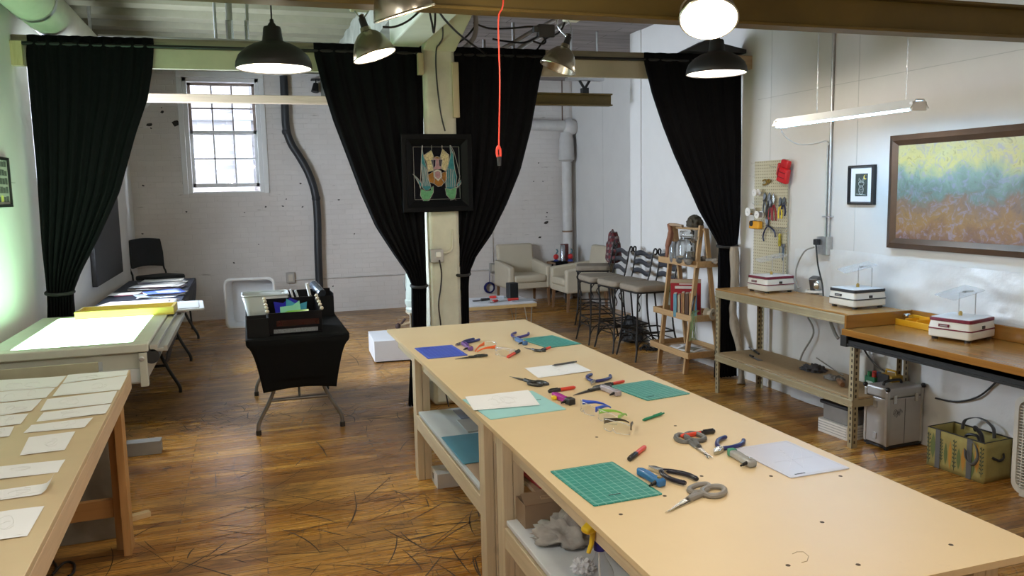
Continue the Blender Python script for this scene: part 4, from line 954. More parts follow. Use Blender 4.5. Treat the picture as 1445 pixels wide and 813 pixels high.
for k in range(9): b.tube([(0, -.1+k*.025, .02), (-.012, -.1+k*.025, .0), (-.02, -.095+k*.025, -.02), (-.012, -.09+k*.025, -.028)], .0015, 5)
b.build('rack_wires', GALV, t)
q = peg(1100, 346); t = thing('screwdriver', 'black and yellow screwdriver hanging on the pegboard', 'screwdriver', tuple(q))
b = MB(); b.lathe([(0, -.01), (.011, -.008), (.014, .02), (.011, .055), (.013, .085), (.006, .095), (0, .095)], 12); b.build('handle', M('yellow_black_grip', (.35, .27, .02), .4, var=.5, scale=40), t); MB().cyl((0, 0, -.09), (0, 0, -.008), .0035, n=8).build('blade', DSTEEL, t); hook(t)
q = peg(1105, 352); t = thing('wire_brush', 'small dark brush hanging low on the pegboard', 'brush', tuple(q))
b = MB(); b.box((-.008, -.018, .02), (.008, .018, .045)); b.build('bristles', DSTEEL, t, bevel=.003); b = MB(); b.tube([(0, 0, .02), (0, 0, -.02), (0, .004, -.09)], [.010, .008, .006], 8); b.build('handle', M('blue_grey_grip', (.06, .09, .13), .4), t); hook(t)
for i, (px, py) in enumerate(((1064, 231), (1062, 249), (1090, 235), (1066, 288))):
    q = peg(px, py, PEGX-.03); b = MB(); b.tube([(.032, 0, 0), (-.02, 0, 0), (-.03, 0, .012)], .002, 6); o = b.build('wire_hook', GALV); o.location = q; tag(o, ['empty wire hook at the top of the pegboard side nearest curtain', 'second empty hook down on the pegboard side nearest curtain', 'empty hook beside the red tool on the pegboard', 'empty hook just above the solder spools'][i], 'hook', 'empty pegboard hooks')

# ================================================================== METAL SHELF BENCH
TANM = M('tan_rack_steel', (.40, .345, .22), .45, .25, var=.08)
OAKV = wood('honey_bench_wood', (.40, .215, .07), (.32, .16, .045), 1, .6, .25)
mb_ = thing('metal_shelf_bench', 'tan slotted-steel bench with a wooden top against the right wall', 'bench', (3.86, 4.93, 0))
bx0, bx1, by0, by1 = 3.635, 4.075, 4.115, 5.72
def post(x, y, sx, sy, h, t, m=TANM):
    b = MB(); b.box((x, y, 0), (x+sx*.042, y+sy*.003, h)); b.box((x, y, 0), (x+sx*.003, y+sy*.042, h)); b.mat(1)
    z = .03
    while z < h-.03:
        xa, xb = sorted((x+sx*.014, x+sx*.026)); b.box((xa, min(y, y+sy*.003)-.0006, z), (xb, max(y, y+sy*.003)+.0006, z+.02))
        ya, yb = sorted((y+sy*.014, y+sy*.026)); b.box((min(x, x+sx*.003)-.0006, ya, z+.005), (max(x, x+sx*.003)+.0006, yb, z+.025)); z += .038
    return b.build('post', [m, M('post_slots', (.05, .04, .03), .8)], t, smooth=0, world=True)
post(bx0, by0, 1, 1, .87, mb_); post(bx0, by1, 1, -1, .87, mb_); post(bx1, by0, -1, 1, .87, mb_); post(bx1, by1, -1, -1, .87, mb_)
MB().box((bx0-.004, by0-.004, .862), (bx1, by1+.004, .875)).build('bench_top', OAKV, mb_, smooth=0, world=True, bevel=.002)
def zbeam(x, z, m=TANM, nm='front_beam', y0=by0, y1=by1, h=.058):
    b = MB(); b.box((x-.005, y0, z-h), (x+.001, y1, z)); b.box((x-.010, y0, z-.014), (x-.004, y1, z-.004)); b.box((x-.010, y0, z-h), (x-.004, y1, z-h+.012)); return b.build(nm, m, mb_, smooth=0, world=True, bevel=.001)
zbeam(bx0, .861); zbeam(bx0, .322, h=.05); zbeam(bx1, .861, nm='rear_beam'); zbeam(bx1, .322, nm='rear_beam', h=.05)
for y in (by0, by1):
    MB().box((bx0, y-.003, .81), (bx1, y+.003, .86)).build('side_beam', TANM, mb_, smooth=0, world=True); MB().box((bx0, y-.003, .275), (bx1, y+.003, .321)).build('side_beam', TANM, mb_, smooth=0, world=True)
MB().box((bx0+.004, by0+.004, .323), (bx1-.004, by1-.004, .335)).build('lower_shelf', M('particle_board', (.36, .265, .15), .7, var=.12, scale=60), mb_, smooth=0, world=True)

# ================================================================== LOWER WOODEN BENCH
wb_ = thing('wooden_bench', 'honey-brown wooden bench with raised back edge and black steel front bar', 'bench', (3.8, 3.1, 0))
wx0, wx1, wy0, wy1 = 3.52, 4.075, 1.9, 4.105
OAKD = wood('amber_bench_wood', (.31, .14, .028), (.22, .09, .016), 1, .6, .2)
MB().box((wx0, wy0, .76), (wx1, wy1, .80)).build('bench_top', OAKD, wb_, smooth=0, world=True, bevel=.003)
MB().box((wx1-.018, wy0, .801), (wx1, wy1, .885)).build('back_edge', OAKD, wb_, smooth=0, world=True, bevel=.002)
MB().box((wx0+.02, wy1-.018, .801), (wx1-.019, wy1, .885)).build('side_edge', wood('amber_edge_wood', (.31, .14, .028), (.22, .09, .016), 0, .6, .2), wb_, smooth=0, world=True, bevel=.002)
b = MB(); b.box((wx0+.01, wy0, .695), (wx0+.016, wy1-.0, .757)); b.box((wx0+.01, wy0, .735), (wx0+.05, wy1, .757)); b.box((wx0+.0, wy0, .70), (wx0+.01, wy1, .712)); b.build('front_bar', BLACK_METAL, wb_, smooth=0, world=True)
b = MB(); b.box((wx0-.004, wy1-.05, .69), (wx0+.03, wy1+.005, .76)); b.build('bar_bracket', BLACK_METAL, wb_, smooth=0, world=True, bevel=.003)
MB().box((wx1-.03, wy0, .70), (wx1-.02, wy1, .758)).build('rear_bar', BLACK_METAL, wb_, smooth=0, world=True)
q = onx(1277, 490, 4.08); post(4.06, q.y, -1, 1, .70, wb_); post(4.06, 2.0, -1, 1, .70, wb_); post(3.56, 1.95, 1, 1, .69, wb_)

# ================================================================== GLASS GRINDERS
def grinder(loc, rz, trim, label, shield, sz=(.27, .25)):
    t = thing('glass_grinder', label, 'glass grinder', loc, rz, 'white glass grinders on the benches'); w, d = sz
    BODY = M('cream_grinder_body', (.72, .70, .64), .35, var=.02)
    MB().prism(rrect(w, d, .02), .016, .062).build('lower_body', BODY, t, bevel=.006)
    MB().prism(rrect(w+.003, d+.003, .02), .062, .069).build('trim_band', trim, t)
    b = MB(); vs = rrect(w, d, .02); vt = rrect(w-.012, d-.012, .02); n = len(vs)
    b._add([(x, y, .069) for x, y in vs]+[(x, y, .108) for x, y in vt], [(i, (i+1) % n, n+(i+1) % n, n+i) for i in range(n)]+[tuple(range(n)), tuple(range(2*n-1, n-1, -1))]); b.build('upper_body', BODY, t)
    MB().prism(rrect(w-.006, d-.006, .018), .109, .128).build('tray_rim', trim, t, bevel=.003)
    MB().prism(rrect(w-.022, d-.022, .012), .128, .1305).build('grid_surface', M('white_grid', (.80, .82, .84), .5, var=.02), t)
    # front faces -X and -Y; the badge and switch sit on the face turned to the room
    b = MB(); b.box((-w/2-.0035, -.002, .078), (-w/2+.003, .058, .094)); b.mat(1); b.box((-w/2-.004, .006, .083), (-w/2-.003, .050, .089)); b.build('badge', [trim if not shield == 'blk' else BLACK_PLASTIC, M('badge_silver', (.35, .33, .33), .4)], t, smooth=0)
    b = MB(); b.box((-.015, -d/2-.004, .072), (.012, -d/2+.003, .09)); b.build('switch', BLACK_PLASTIC, t, bevel=.002)
    for sx in (-1, 1):
        for sy in (-1, 1): MB().cyl((sx*(w/2-.03), sy*(d/2-.03), 0), (sx*(w/2-.03), sy*(d/2-.03), .016), .017, n=14).build('foot', BLACK_PLASTIC, t)
    b = MB(); b.cyl((.02, .02, .1305), (.02, .02, .150), .0105, n=14); b.cyl((.02, .02, .15), (.02, .02, .156), .007, n=10); b.build('grinding_bit', BRASS, t)
    for p in ((.045, .045), (.10, -.02)): MB().cyl((p[0], p[1], .13), (p[0], p[1], .262), .0028, n=8).build('shield_rod', GALV, t)
    b = MB(); b.xf(Matrix.Translation((.02, .03, .262)) @ Matrix.Rotation(R(-20), 4, 'Z') @ Matrix.Rotation(R(-13), 4, 'Y') @ Matrix.Rotation(R(5), 4, 'X')); b.prism(rrect(.22, .16, .015), 0, .004)
    b.build('eye_shield', M('clear_acrylic', (.62, .65, .68), .08, var=0, alpha=.33), t)
    b = MB(); b.xf(Matrix.Translation((.07, .01, .268))); b.cbox((0, 0, 0), (.09, .02, .012)); b.build('shield_clip', M('clear_clip', (.85, .87, .88), .2, trans=.7, var=0), t, bevel=.003)
    MAROON = 0
    return t
MAR = M('maroon_trim', (.16, .012, .03), .45, var=.25, scale=60); BLK = M('black_trim', (.02, .02, .024), .5, var=.3, scale=60)
g1 = [onz(*p, BZ1) for p in ((1055, 411), (1082, 416), (1120, 411))]; c1 = (g1[0]+g1[2])/2
grinder((c1.x, c1.y, BZ1), R(1), MAR, 'maroon-trimmed glass grinder in front of the pegboard', 'm')
g2 = [onz(*p, BZ1) for p in ((1170, 432), (1207, 438), (1249, 433))]; c2 = (g2[0]+g2[2])/2
grinder((c2.x, c2.y, BZ1), R(1), BLK, 'black-trimmed glass grinder on the metal bench end', 'blk')
grinder((3.90, 3.56, BZ2), R(14), MAR, 'maroon-trimmed glass grinder on the lower wooden bench', 'm', (.27, .25))
# clamp stand on the bench
q = onz(1153, 414, BZ1); t = thing('soldering_stand', 'small grey metal tool stand with white cord coiled round it', 'tool stand', (q.x, q.y, BZ1), R(20)); t.scale = (1.35,)*3
b = MB(); b.at((0, 0, .0), (0, R(-15), 0)); b.prism(rrect(.05, .06, .01), .0, .10); b.build('stand_body', DSTEEL, t, bevel=.008)
b = MB(); b.sphere((-.03, -.02, .05), (.026, .026, .035)); b.build('knob', STEEL, t)
b = MB(); b.tube([(.055*cos(a), .06*sin(a), .006+.0035*a/3) for a in [i*.35 for i in range(36)]], .0045, 7); b.build('coiled_cord', WHITE_PLASTIC, t)
# yellow tray on the wooden bench
q = onx(1290, 462, 3.94); t = thing('plastic_tray', 'yellow-orange plastic tray with grey metal piece on the wooden bench', 'tray', (3.985, q.y, BZ2), R(0))
YP = M('amber_plastic', (.72, .36, .015), .4, var=.06)
b = MB(); b.box((-.06, -.15, 0), (.06, .15, .008)); b.build('tray_floor', YP, t, smooth=0, bevel=.003)
for lo, hi in (((-.06, -.15, .008), (-.052, .15, .04)), ((.052, -.15, .008), (.06, .15, .06)), ((-.052, -.15, .008), (.052, -.142, .05)), ((-.052, .142, .008), (.052, .15, .05)), ((-.052, -.03, .008), (.052, -.022, .05)), ((-.052, .06, .008), (.052, .068, .05))): MB().box(lo, hi).build('tray_wall', YP, t, bevel=.002, smooth=0)
b = MB(); b.cyl((0, .075, .05), (0, .13, .055), .022, .016, 14); b.sphere((0, .1, .06), (.025, .02, .014)); o = b.build('metal_fitting', STEEL); o.location = t.location; o.rotation_euler = t.rotation_euler; o.location.z += .0; tag(o, 'grey metal fitting lying in the yellow-orange tray', 'fitting')

# ---- on the lower metal shelf
SZ = .336
def sp(px, py): return onz(px, py, SZ)
q = sp(1148, 523); o = crumple((0, 0, 0), (.10, .13, .05), 12, .4, 2.4).build('work_glove', M('dark_glove_cloth', (.055, .055, .06), .8, var=.5, scale=30), smooth=180, recalc=False); o.location = q; tag(o, 'dark patterned work glove crumpled on the lower metal shelf', 'glove')
q = sp(1177, 535); o = crumple((0, 0, 0), (.07, .10, .03), 17, .45, 2.8).build('grey_rag', M('grey_glove', (.20, .19, .18), .85, var=.3, scale=25), smooth=180, recalc=False); o.location = q; tag(o, 'small grey rag lying in front of the metal rod', 'rag')
a, c_ = sp(1152, 517), sp(1190, 539); b = MB(); b.tube([(a.x, a.y, SZ+.065), (c_.x, c_.y, SZ+.045)], .005, 8); tag(b.build('metal_rod', STEEL), 'bright steel rod lying across the glove and rag', 'rod')
q = sp(1191, 546); t = thing('wooden_tool', 'brown wooden handle lying by the front post on the lower shelf', 'handle', (q.x, q.y+.03, SZ), R(60)); b = MB(); b.tube([(-.06, 0, .022), (-.02, 0, .026), (.05, 0, .02), (.09, 0, .018)], [.016, .024, .018, .014], 10); b.build('handle', wood('dark_handle', (.20, .10, .045), (.12, .06, .025), 0), t); b = MB(); b.cyl((.09, 0, .018), (.12, 0, .018), .012, n=10); b.build('ferrule', DSTEEL, t)
q = sp(1066, 498); t = thing('hand_tool', 'dark thin hand tool at the far end of the lower shelf', 'tool', (q.x, q.y, SZ), R(70)); b = MB(); b.tube([(-.1, 0, .012), (.03, 0, .012)], .009, 8); b.build('handle', BLACK_PLASTIC, t); b = MB(); b.box((.03, -.012, .01), (.19, .012, .013)); b.build('blade', DSTEEL, t, smooth=0)
q = sp(1060, 505); t = thing('flat_scraper', 'flat grey scraper lying near the far shelf end', 'scraper', (q.x+.01, q.y-.05, SZ), R(80)); b = MB(); b.prism([(-.08, -.02), (.02, -.012), (.08, -.01), (.08, .01), (.02, .012), (-.08, .02)], .001, .004); b.build('blade', DSTEEL, t, smooth=0); b = MB(); b.tube([(.05, 0, .008), (.11, 0, .008)], .008, 8); b.build('handle', BLACK_PLASTIC, t)
q = sp(1110, 496); o = crumple((0, 0, 0), (.06, .12, .05), 21, .5, 3).build('plastic_bundle', M('clear_blue_plastic', (.45, .55, .6), .15, trans=.6, var=.1), smooth=180, recalc=False); o.location = (q.x, q.y, SZ); tag(o, 'clear bluish plastic bundle at the back of the lower shelf', 'plastic')
q = sp(1150, 507); o = crumple((0, 0, 0), (.035, .05, .03), 23, .5, 3).build('teal_scrap', M('teal_plastic_scrap', (.10, .28, .32), .25, var=.2), smooth=60, recalc=False); o.location = (q.x, q.y, SZ); tag(o, 'teal plastic scrap behind the glove', 'scrap')
# paint tin and yellow power tool case by the near end
t = thing('paint_bottles', 'green labelled carton holding small caps on the lower shelf', 'carton', (3.97, 4.30, SZ))
b = MB(); b.box((-.04, -.045, 0), (.04, .045, .075)); b.mat(1); b.box((-.0408, -.03, .02), (-.0399, .03, .045)); b.build('carton_body', [M('green_print', (.02, .14, .06), .5), M('carton_text_band', (.5, .55, .5), .5)], t, bevel=.002, smooth=0)
for i, (x, y, c) in enumerate(((-.02, -.02, (.45, .04, .03)), (.018, .02, (.5, .06, .05)), (-.02, .022, (.02, .2, .08)), (.018, -.022, (.03, .06, .2)))): MB().cyl((x, y, .075), (x, y, .105), .014, n=12).build('bottle_cap', M('cap_colour_%s' % 'abcd'[i], c, .4), t)
t = thing('yellow_battery_case', 'black and yellow power tool block behind the front post', 'tool', (4.0, 4.185, SZ))
b = MB(); b.box((-.05, -.06, .0), (.05, .06, .11)); b.build('yellow_body', M('dull_yellow_plastic', (.48, .29, .03), .45), t, bevel=.006); b = MB(); b.box((-.062, -.04, -.0), (-.0505, .055, .115)); b.build('black_face', BLACK_PLASTIC, t, bevel=.003); b = MB(); b.tube([(0, -.045, .11), (0, -.04, .135), (0, .04, .135), (0, .045, .11)], .007, 8); b.build('carry_handle', MATS['dull_yellow_plastic'], t)
# milky jug behind
t = thing('plastic_jug', 'milky white plastic jug at the back of the lower shelf', 'jug', (4.03, 4.49, SZ))
b = MB(); b.prism(rrect(.09, .16, .025), 0, .19); b.build('jug_body', M('milky_jug', (.68, .69, .68), .35, var=.03), t, bevel=.012); b = MB(); b.cyl((0, .03, .19), (0, .03, .235), .02, n=14); b.build('neck', MATS['milky_jug'], t); b = MB(); b.tube(smoothpts([(0, 0, .225), (0, -.06, .23), (0, -.07, .18)], 4), .009, 8); b.build('jug_handle', MATS['milky_jug'], t)

# ---- below the benches
q = onz(1186, 604, 0); t = thing('clear_storage_tub', 'white slatted tub with clear bin and black lid under the metal bench', 'storage tub', (3.86, 4.40, 0), R(3))
b = MB(); b.prism(rrect(.30, .30, .03), 0, .09)
b.mat(1)
for k in range(4): b.box((-.1515, -.13, .018+k*.018), (-.149, .13, .024+k*.018)); b.box((-.13, -.1515, .018+k*.018), (.13, -.149, .024+k*.018))
b.build('lower_tray', [WHITE_PLASTIC, M('tub_groove', (.45, .45, .44), .5)], t, bevel=.004)
b = MB(); b.prism(rrect(.25, .26, .03), .091, .20); b.build('clear_bin', M('cloudy_clear_plastic', (.60, .60, .60), .25, trans=.55, var=.1), t, bevel=.008); b = MB(); b.prism(rrect(.29, .29, .03), .201, .222); b.build('bin_lid', BLACK_PLASTIC, t, bevel=.006)
o = crumple((0, 0, 0), (.09, .09, .07), 31, .45, 2.5).build('bin_contents', M('bin_rags', (.35, .34, .33), .8), t, smooth=180, recalc=False); o.location = (0, 0, .10)
# aluminium case
cs = thing('aluminium_case', 'silver aluminium rolling case with black handle under the wooden bench', 'case', (3.94, 4.08, 0), 0)
f0, f1, f2 = onz(1218, 625, 0), onz(1250, 637, 0), V((4.10, 4.012, 0))
ax = (f2-f1); ax.z = 0; ax.normalize(); cs.location = (f1.x, f1.y, 0); cs.rotation_euler = (0, 0, atan2(ax.y, ax.x))
ALC = M('silver_laminate', (.47, .465, .46), .4, .55, var=.05, scale=12); ALE = M('silver_edge', (.58, .57, .55), .3, .9)
W_, D_, H_ = .30, .185, .405
MB().box((0, 0, .03), (W_, D_, H_-.07)).build('case_body', ALC, cs, bevel=.006, smooth=0)
MB().box((0, 0, H_-.068), (W_, D_, H_)).build('case_lid', ALC, cs, bevel=.012, smooth=0)
for x, y in ((0, 0), (W_, 0), (0, D_), (W_, D_)): MB().box((x-.004 if x == 0 else x-.018, y-.004 if y == 0 else y-.018, .028), (x+.018 if x == 0 else x+.004, y+.018 if y == 0 else y+.004, H_-.02)).build('edge_extrusion', ALE, cs, bevel=.003, smooth=0)
for x, y in ((0, 0), (W_, 0), (0, D_), (W_, D_)):
    MB().sphere((x, y, H_-.004), .016, 10, 6).build('corner_cap', BLACK_PLASTIC, cs); MB().cyl((x+(.02 if x == 0 else -.02), y+(.02 if y == 0 else -.02), 0), (x+(.02 if x == 0 else -.02), y+(.02 if y == 0 else -.02), .03), .014, n=12).build('wheel', BLACK_PLASTIC, cs)
MB().box((0, .0, .012), (W_, D_, .028)).build('case_base', BLACK_PLASTIC, cs, smooth=0)
b = MB(); b.tube(smoothpts([(.06, D_*.5, H_), (.07, D_*.5, H_+.022), (.135, D_*.5, H_+.026), (.20, D_*.5, H_+.022), (.21, D_*.5, H_)], 4), .009, 8); b.build('carry_handle', BLACK_PLASTIC, cs)
for x in (.06, .24): b = MB(); b.box((x-.014, -.008, H_-.10), (x+.014, -.0005, H_-.045)); b.build('latch', STEEL, cs, bevel=.002, smooth=0)
for z in (.06, .27): b = MB(); b.box((-.008, .08, z), (-.0005, .105, z+.04)); b.build('hinge', GALV, cs, smooth=0)
b = MB(); b.box((W_*.5-.0015, -.0015, .035), (W_*.5+.0015, .0, H_-.075)); b.build('door_seam', M('dark_seam', (.08, .08, .08), .6), cs, smooth=0)
b = MB(); r_ = random.Random(3)
for k in range(5): cx, cz = .065+.012*k, .25-.01*(k % 3); b.tube([(cx+.014*cos(a), -.0012, cz+.018*sin(a*1.3)) for a in [i*.6 for i in range(10)]], .0012, 4)
b.build('pen_scribble', M('grey_scribble', (.16, .15, .15), .7), cs)
# floral tote
bag = thing('tote_bag', 'yellow leaf-patterned open tote bag with grey straps by the box fan', 'tote bag', (0, 0, 0))
g0, g1_, g2_ = onz(1308, 655, 0), onz(1387, 683, 0), V((4.10, 3.395, 0))
ax = (g0-g1_); ax.z = 0; LY = ax.length; ax.normalize()
bag.location = (g1_.x, g1_.y, 0); bag.rotation_euler = (0, 0, atan2(ax.y, ax.x))   # local +x runs along the patterned side, depth is local -y
BD, BH = .22, .235
BAGY = M('mustard_fabric', (.34, .29, .10), .8, var=.1, scale=14); STRAP = M('grey_webbing', (.12, .125, .13), .8); BAGIN = M('bag_lining', (.30, .26, .12), .8)
T_ = .006
def wallq(p, q, mats=BAGY, nm='side_panel'):
    b = MB(); b.grid(lambda u, v: (p[0]+(q[0]-p[0])*u+.010*sin(pi*u)*(1 if p[1] == q[1] and p[1] < -.1 else 0), p[1]+(q[1]-p[1])*u, BH*v*(1+.0*u)), 10, 6); return b.build(nm, mats, bag, solid=T_, smooth=180, recalc=False)
fp = wallq((0, 0), (LY, 0), nm='patterned_panel'); wallq((LY, 0), (LY, -BD)); wallq((LY, -BD), (0, -BD)); wallq((0, -BD), (0, 0), nm='end_panel')
MB().box((.003, -BD+.003, .001), (LY-.003, -.003, .008)).build('bag_floor', BAGIN, bag, smooth=0)
LG = [M('leaf_dark', (.05, .075, .055), .8), M('leaf_orange', (.50, .26, .05), .8), M('leaf_green', (.13, .17, .06), .8)]
b = MB(); r_ = random.Random(5)
for k in range(13):
    x = .012+(LY-.024)*k/12; zb_ = r_.uniform(.01, .05); hh = r_.uniform(.13, .19); w_ = r_.uniform(.011, .017); kind = k % 3; b.mat([0, 1, 2][kind])
    if kind == 0:
        b.tube([(x, .0045, zb_), (x+.004, .0045, zb_+hh)], .0012, 4)
        for j in range(7):
            zz = zb_+hh*(j+.6)/7.5
            for s in (-1, 1): b._add([(x, .0045, zz), (x+s*w_*.9, .0048, zz+.012), (x+s*w_*.5, .0048, zz+.018)], [(0, 1, 2)])
    else:
        pts = [(x+w_*sin(pi*j/8)*(.9+.2*(kind == 2)), .0044, zb_+hh*j/8) for j in range(9)]+[(x-w_*sin(pi*j/8), .0044, zb_+hh*j/8) for j in range(7, 0, -1)]; b.poly(pts)
b.build('leaf_print', LG, fp, smooth=0, recalc=False)
for x in (LY*.24, LY*.80):
    MB().box((x-.016, .0045, .002), (x+.016, .0075, BH)).build('strap_band', STRAP, bag, smooth=0)
def strap(p, q, y, h, out, nm='carry_strap'):
    pts = smoothpts([(p, y, BH*.9), (p+(q-p)*.08, y+out*.4, BH+h*.55), (p+(q-p)*.5, y+out, BH+h), (q-(q-p)*.08, y+out*.4, BH+h*.55), (q, y, BH*.9)], 6)
    b = MB(); n = len(pts)
    b._add([pp+V((0, 0, 0)) for pp in pts]+[pp+V((0, .028 if out else .02, .004)) for pp in pts], [(i, i+1, n+i+1, n+i) for i in range(n-1)]); return b.build(nm, STRAP, bag, solid=.004, smooth=180, recalc=False)
strap(LY*.24, LY*.80, -BD+.01, .07, -.01); 
b = MB(); pts = smoothpts([(LY*.18, .008, BH*.95), (LY*.08, .02, BH*.85), (LY*.02, .035, BH*.62), (LY*.10, .035, BH*.42), (LY*.24, .02, BH*.48), (LY*.28, .012, BH*.7)], 6); n = len(pts)
b._add([p for p in pts]+[p+V((.004, .014, .018)) for p in pts], [(i, i+1, n+i+1, n+i) for i in range(n-1)]); b.build('carry_strap', STRAP, bag, solid=.004, smooth=180, recalc=False)
b = MB(); b.tube(smoothpts([(-.004, -.06, BH*.62), (-.025, -.09, BH*.55), (-.02, -.13, BH*.58), (-.004, -.15, BH*.66)], 5), .007, 8); b.build('side_handle', BLACK_PLASTIC, bag)
b = MB(); b.tube([(0, 0, BH), (LY, 0, BH), (LY, -BD, BH), (0, -BD, BH)], .005, 6, closed=True); b.build('rim_binding', M('dark_binding', (.04, .04, .035), .8), bag)
o = MB().tube(smoothpts([(.05, -.05, .20), (.10, -.10, .245), (.17, -.14, .265), (.19, -.17, .24)], 5), .012, 8).build('black_tool', BLACK_PLASTIC); o.location = bag.location; o.rotation_euler = bag.rotation_euler; tag(o, 'black curved handle sticking out of the leaf-patterned tote', 'tool')
o = MB().tube(smoothpts([(.06, -.03, .012), (.10, -.09, .2), (.16, -.12, .225), (.22, -.12, .19), (.24, -.12, .02)], 5), .009, 8).build('black_cable', BLACK_PLASTIC); o.location = bag.location; o.rotation_euler = bag.rotation_euler; tag(o, 'black cable bunched inside the leaf-patterned tote', 'cable')
# box fan
fan = thing('box_fan', 'cream box fan on the floor cut by the picture edge', 'fan', (3.90, 2.915, 0), 0)
FC = M('cream_fan_plastic', (.62, .61, .55), .4, var=.03)
fw_, fh_, fd_ = .56, .54, .12
b = MB(); out = rrect(fw_, fh_, .06, 5); inn = rrect(fw_-.05, fh_-.05, .05, 5); n = len(out)
vs = []
for x in (0, fd_): vs += [(x, p[0], p[1]+fh_/2+.015) for p in out]+[(x, p[0], p[1]+fh_/2+.015) for p in inn]
fs = []
for i in range(n):
    j = (i+1) % n; fs += [(i, j, n+j, n+i), (2*n+i, 2*n+j, 3*n+j, 3*n+i), (i, j, 2*n+j, 2*n+i), (n+i, n+j, 3*n+j, 3*n+i)]
b._add(vs, fs); b.build('fan_housing', FC, fan, smooth=50)
for xx in (.008, fd_-.012):
    b = MB(); z = .05
    while z < fh_-.01:
        hw_ = fw_/2-.026; b.box((xx, -hw_, z), (xx+.006, hw_, z+.005)); z += .0165
    for k in range(-4, 5): b.box((xx+.001, k*.058-.0025, .045), (xx+.006, k*.058+.0025, fh_-.012))
    b.build('grille', FC, fan, smooth=0)
b = MB(); b.cyl((.04, 0, fh_/2+.015), (.085, 0, fh_/2+.015), .05, n=20); b.build('hub', GREY_PLASTIC, fan)
for k in range(5):
    a = 2*pi*k/5; b = MB(); b.xf(Matrix.Translation((.06, 0, fh_/2+.015)) @ Matrix.Rotation(a, 4, 'X')); b._add([(-.012, -.03, .045), (.012, .03, .045), (.022, .10, .22), (-.022, -.06, .22)], [(0, 1, 2, 3)]); b.build('blade', GREY_PLASTIC, fan, solid=.004)
for s in (-1, 1): MB().box((0, s*.2-.03, 0), (fd_, s*.2+.03, .02)).build('foot', FC, fan, bevel=.004, smooth=0)
# ================================================================== PILLAR: STAINED GLASS PICTURE, OUTLET
yf = 6.185
def pc(px, py, Y=6.1): return ony(px, py, Y)
tl_, tr_, bl_, br_ = pc(566, 190), pc(665, 187), pc(571, 301), pc(671, 297)
cx, cz = (tl_.x+tr_.x+bl_.x+br_.x)/4, (tl_.z+tr_.z+bl_.z+br_.z)/4
w, h = ((tr_.x-tl_.x)+(br_.x-bl_.x))/4, ((tl_.z-bl_.z)+(tr_.z-br_.z))/4
pic = thing('stained_glass_picture', 'black-framed stained glass of an animal face between raised hands on pillar', 'picture', (cx, 6.13, cz))
FB = M('gloss_black_frame', (.004, .0045, .0055), .45)
FB.node_tree.nodes['Principled BSDF'].inputs['Specular IOR Level'].default_value = .12
fw = .085
def pring(a, c, y0, y1, nm, m):
    b = MB(); (ax_, az), (cx_, cz_) = a, c
    o = [(-ax_, -az), (ax_, -az), (ax_, az), (-ax_, az)]; i = [(-cx_, -cz_), (cx_, -cz_), (cx_, cz_), (-cx_, cz_)]
    vs = [(p[0], y0, p[1]) for p in o]+[(p[0], y1, p[1]) for p in i]+[(p[0], .05, p[1]) for p in o]+[(p[0], .05, p[1]) for p in i]
    b._add(vs, [(k, (k+1) % 4, 4+(k+1) % 4, 4+k) for k in range(4)]+[(k, 8+k, 8+(k+1) % 4, (k+1) % 4) for k in range(4)]+[(4+k, 4+(k+1) % 4, 12+(k+1) % 4, 12+k) for k in range(4)])
    return b.build(nm, m, pic, smooth=0, bevel=.004)
pring((w, h), (w-fw*.45, h-fw*.45), 0, .0, 'outer_frame', FB); pring((w-fw*.42, h-fw*.42), (w-fw, h-fw), -.012, .02, 'inner_frame', FB)
sx, sz = w-fw, h-fw
b = MB(); b.box((-sx-.005, .03, -sz-.005), (sx+.005, .034, sz+.005))
# traced on a 542x813 enlargement: pixel -> local
def sg(x, y): return ((x/5.42+580-618.2)/49.8*w*1.0, -(y/5.42+170-244)/55*h)
GM = [M('black_glass', (.004, .0045, .007), .5), M('teal_glass', (.03, .17, .20), .15, var=.2, scale=40), M('green_glass', (.10, .28, .14), .2, var=.25, scale=60), M('cream_speckle_glass', (.42, .36, .20), .3, var=.5, scale=90), M('amber_glass', (.25, .11, .02), .2, var=.3, scale=30), M('pink_glass', (.34, .19, .21), .2, var=.25, scale=40), M('pale_glass', (.6, .56, .5), .3), M('lead_line', (.33, .33, .31), .4, .6), M('violet_black_glass', (.02, .012, .03), .35)]
def gp(i, pts, lead=True, y=.0295):
    b.mat(i); P = [sg(*p) for p in pts]; b._add([(p[0], y, p[1]) for p in P], [tuple(range(len(P)))])
    if lead: b.mat(7); b.tube([(p[0], y-.001, p[1]) for p in P], .0022, 5, closed=True)
lh = [(100, 190), (92, 290), (90, 350), (95, 440), (92, 510), (120, 540), (160, 530), (155, 490), (135, 430), (130, 360), (115, 300), (105, 250)]
rh = [(312, 185), (318, 260), (300, 330), (280, 400), (272, 470), (275, 520), (310, 530), (350, 510), (360, 430), (348, 380), (340, 310), (338, 250)]
gp(1, lh); gp(1, rh); gp(1, [(28, 405), (60, 470), (80, 510), (88, 480), (60, 440)]); gp(1, [(405, 445), (385, 490), (365, 520), (360, 495), (385, 465)])
gp(2, [(80, 520), (130, 535), (178, 500), (175, 550), (140, 610), (100, 620), (75, 570)]); gp(2, [(268, 520), (310, 530), (356, 510), (352, 560), (340, 605), (310, 610), (275, 570)])
gp(3, [(108, 265), (170, 225), (185, 270), (180, 330), (185, 380), (140, 390), (130, 320)]); gp(3, [(238, 270), (255, 215), (305, 262), (300, 330), (275, 385), (245, 370), (240, 320)])
gp(4, [(130, 420), (185, 385), (190, 440), (180, 480), (145, 470)], True, .0285); gp(4, [(275, 390), (245, 400), (240, 440), (262, 480), (285, 440)], True, .0285)
gp(4, [(180, 480), (190, 440), (240, 440), (262, 470), (240, 500), (212, 505)], True, .028)
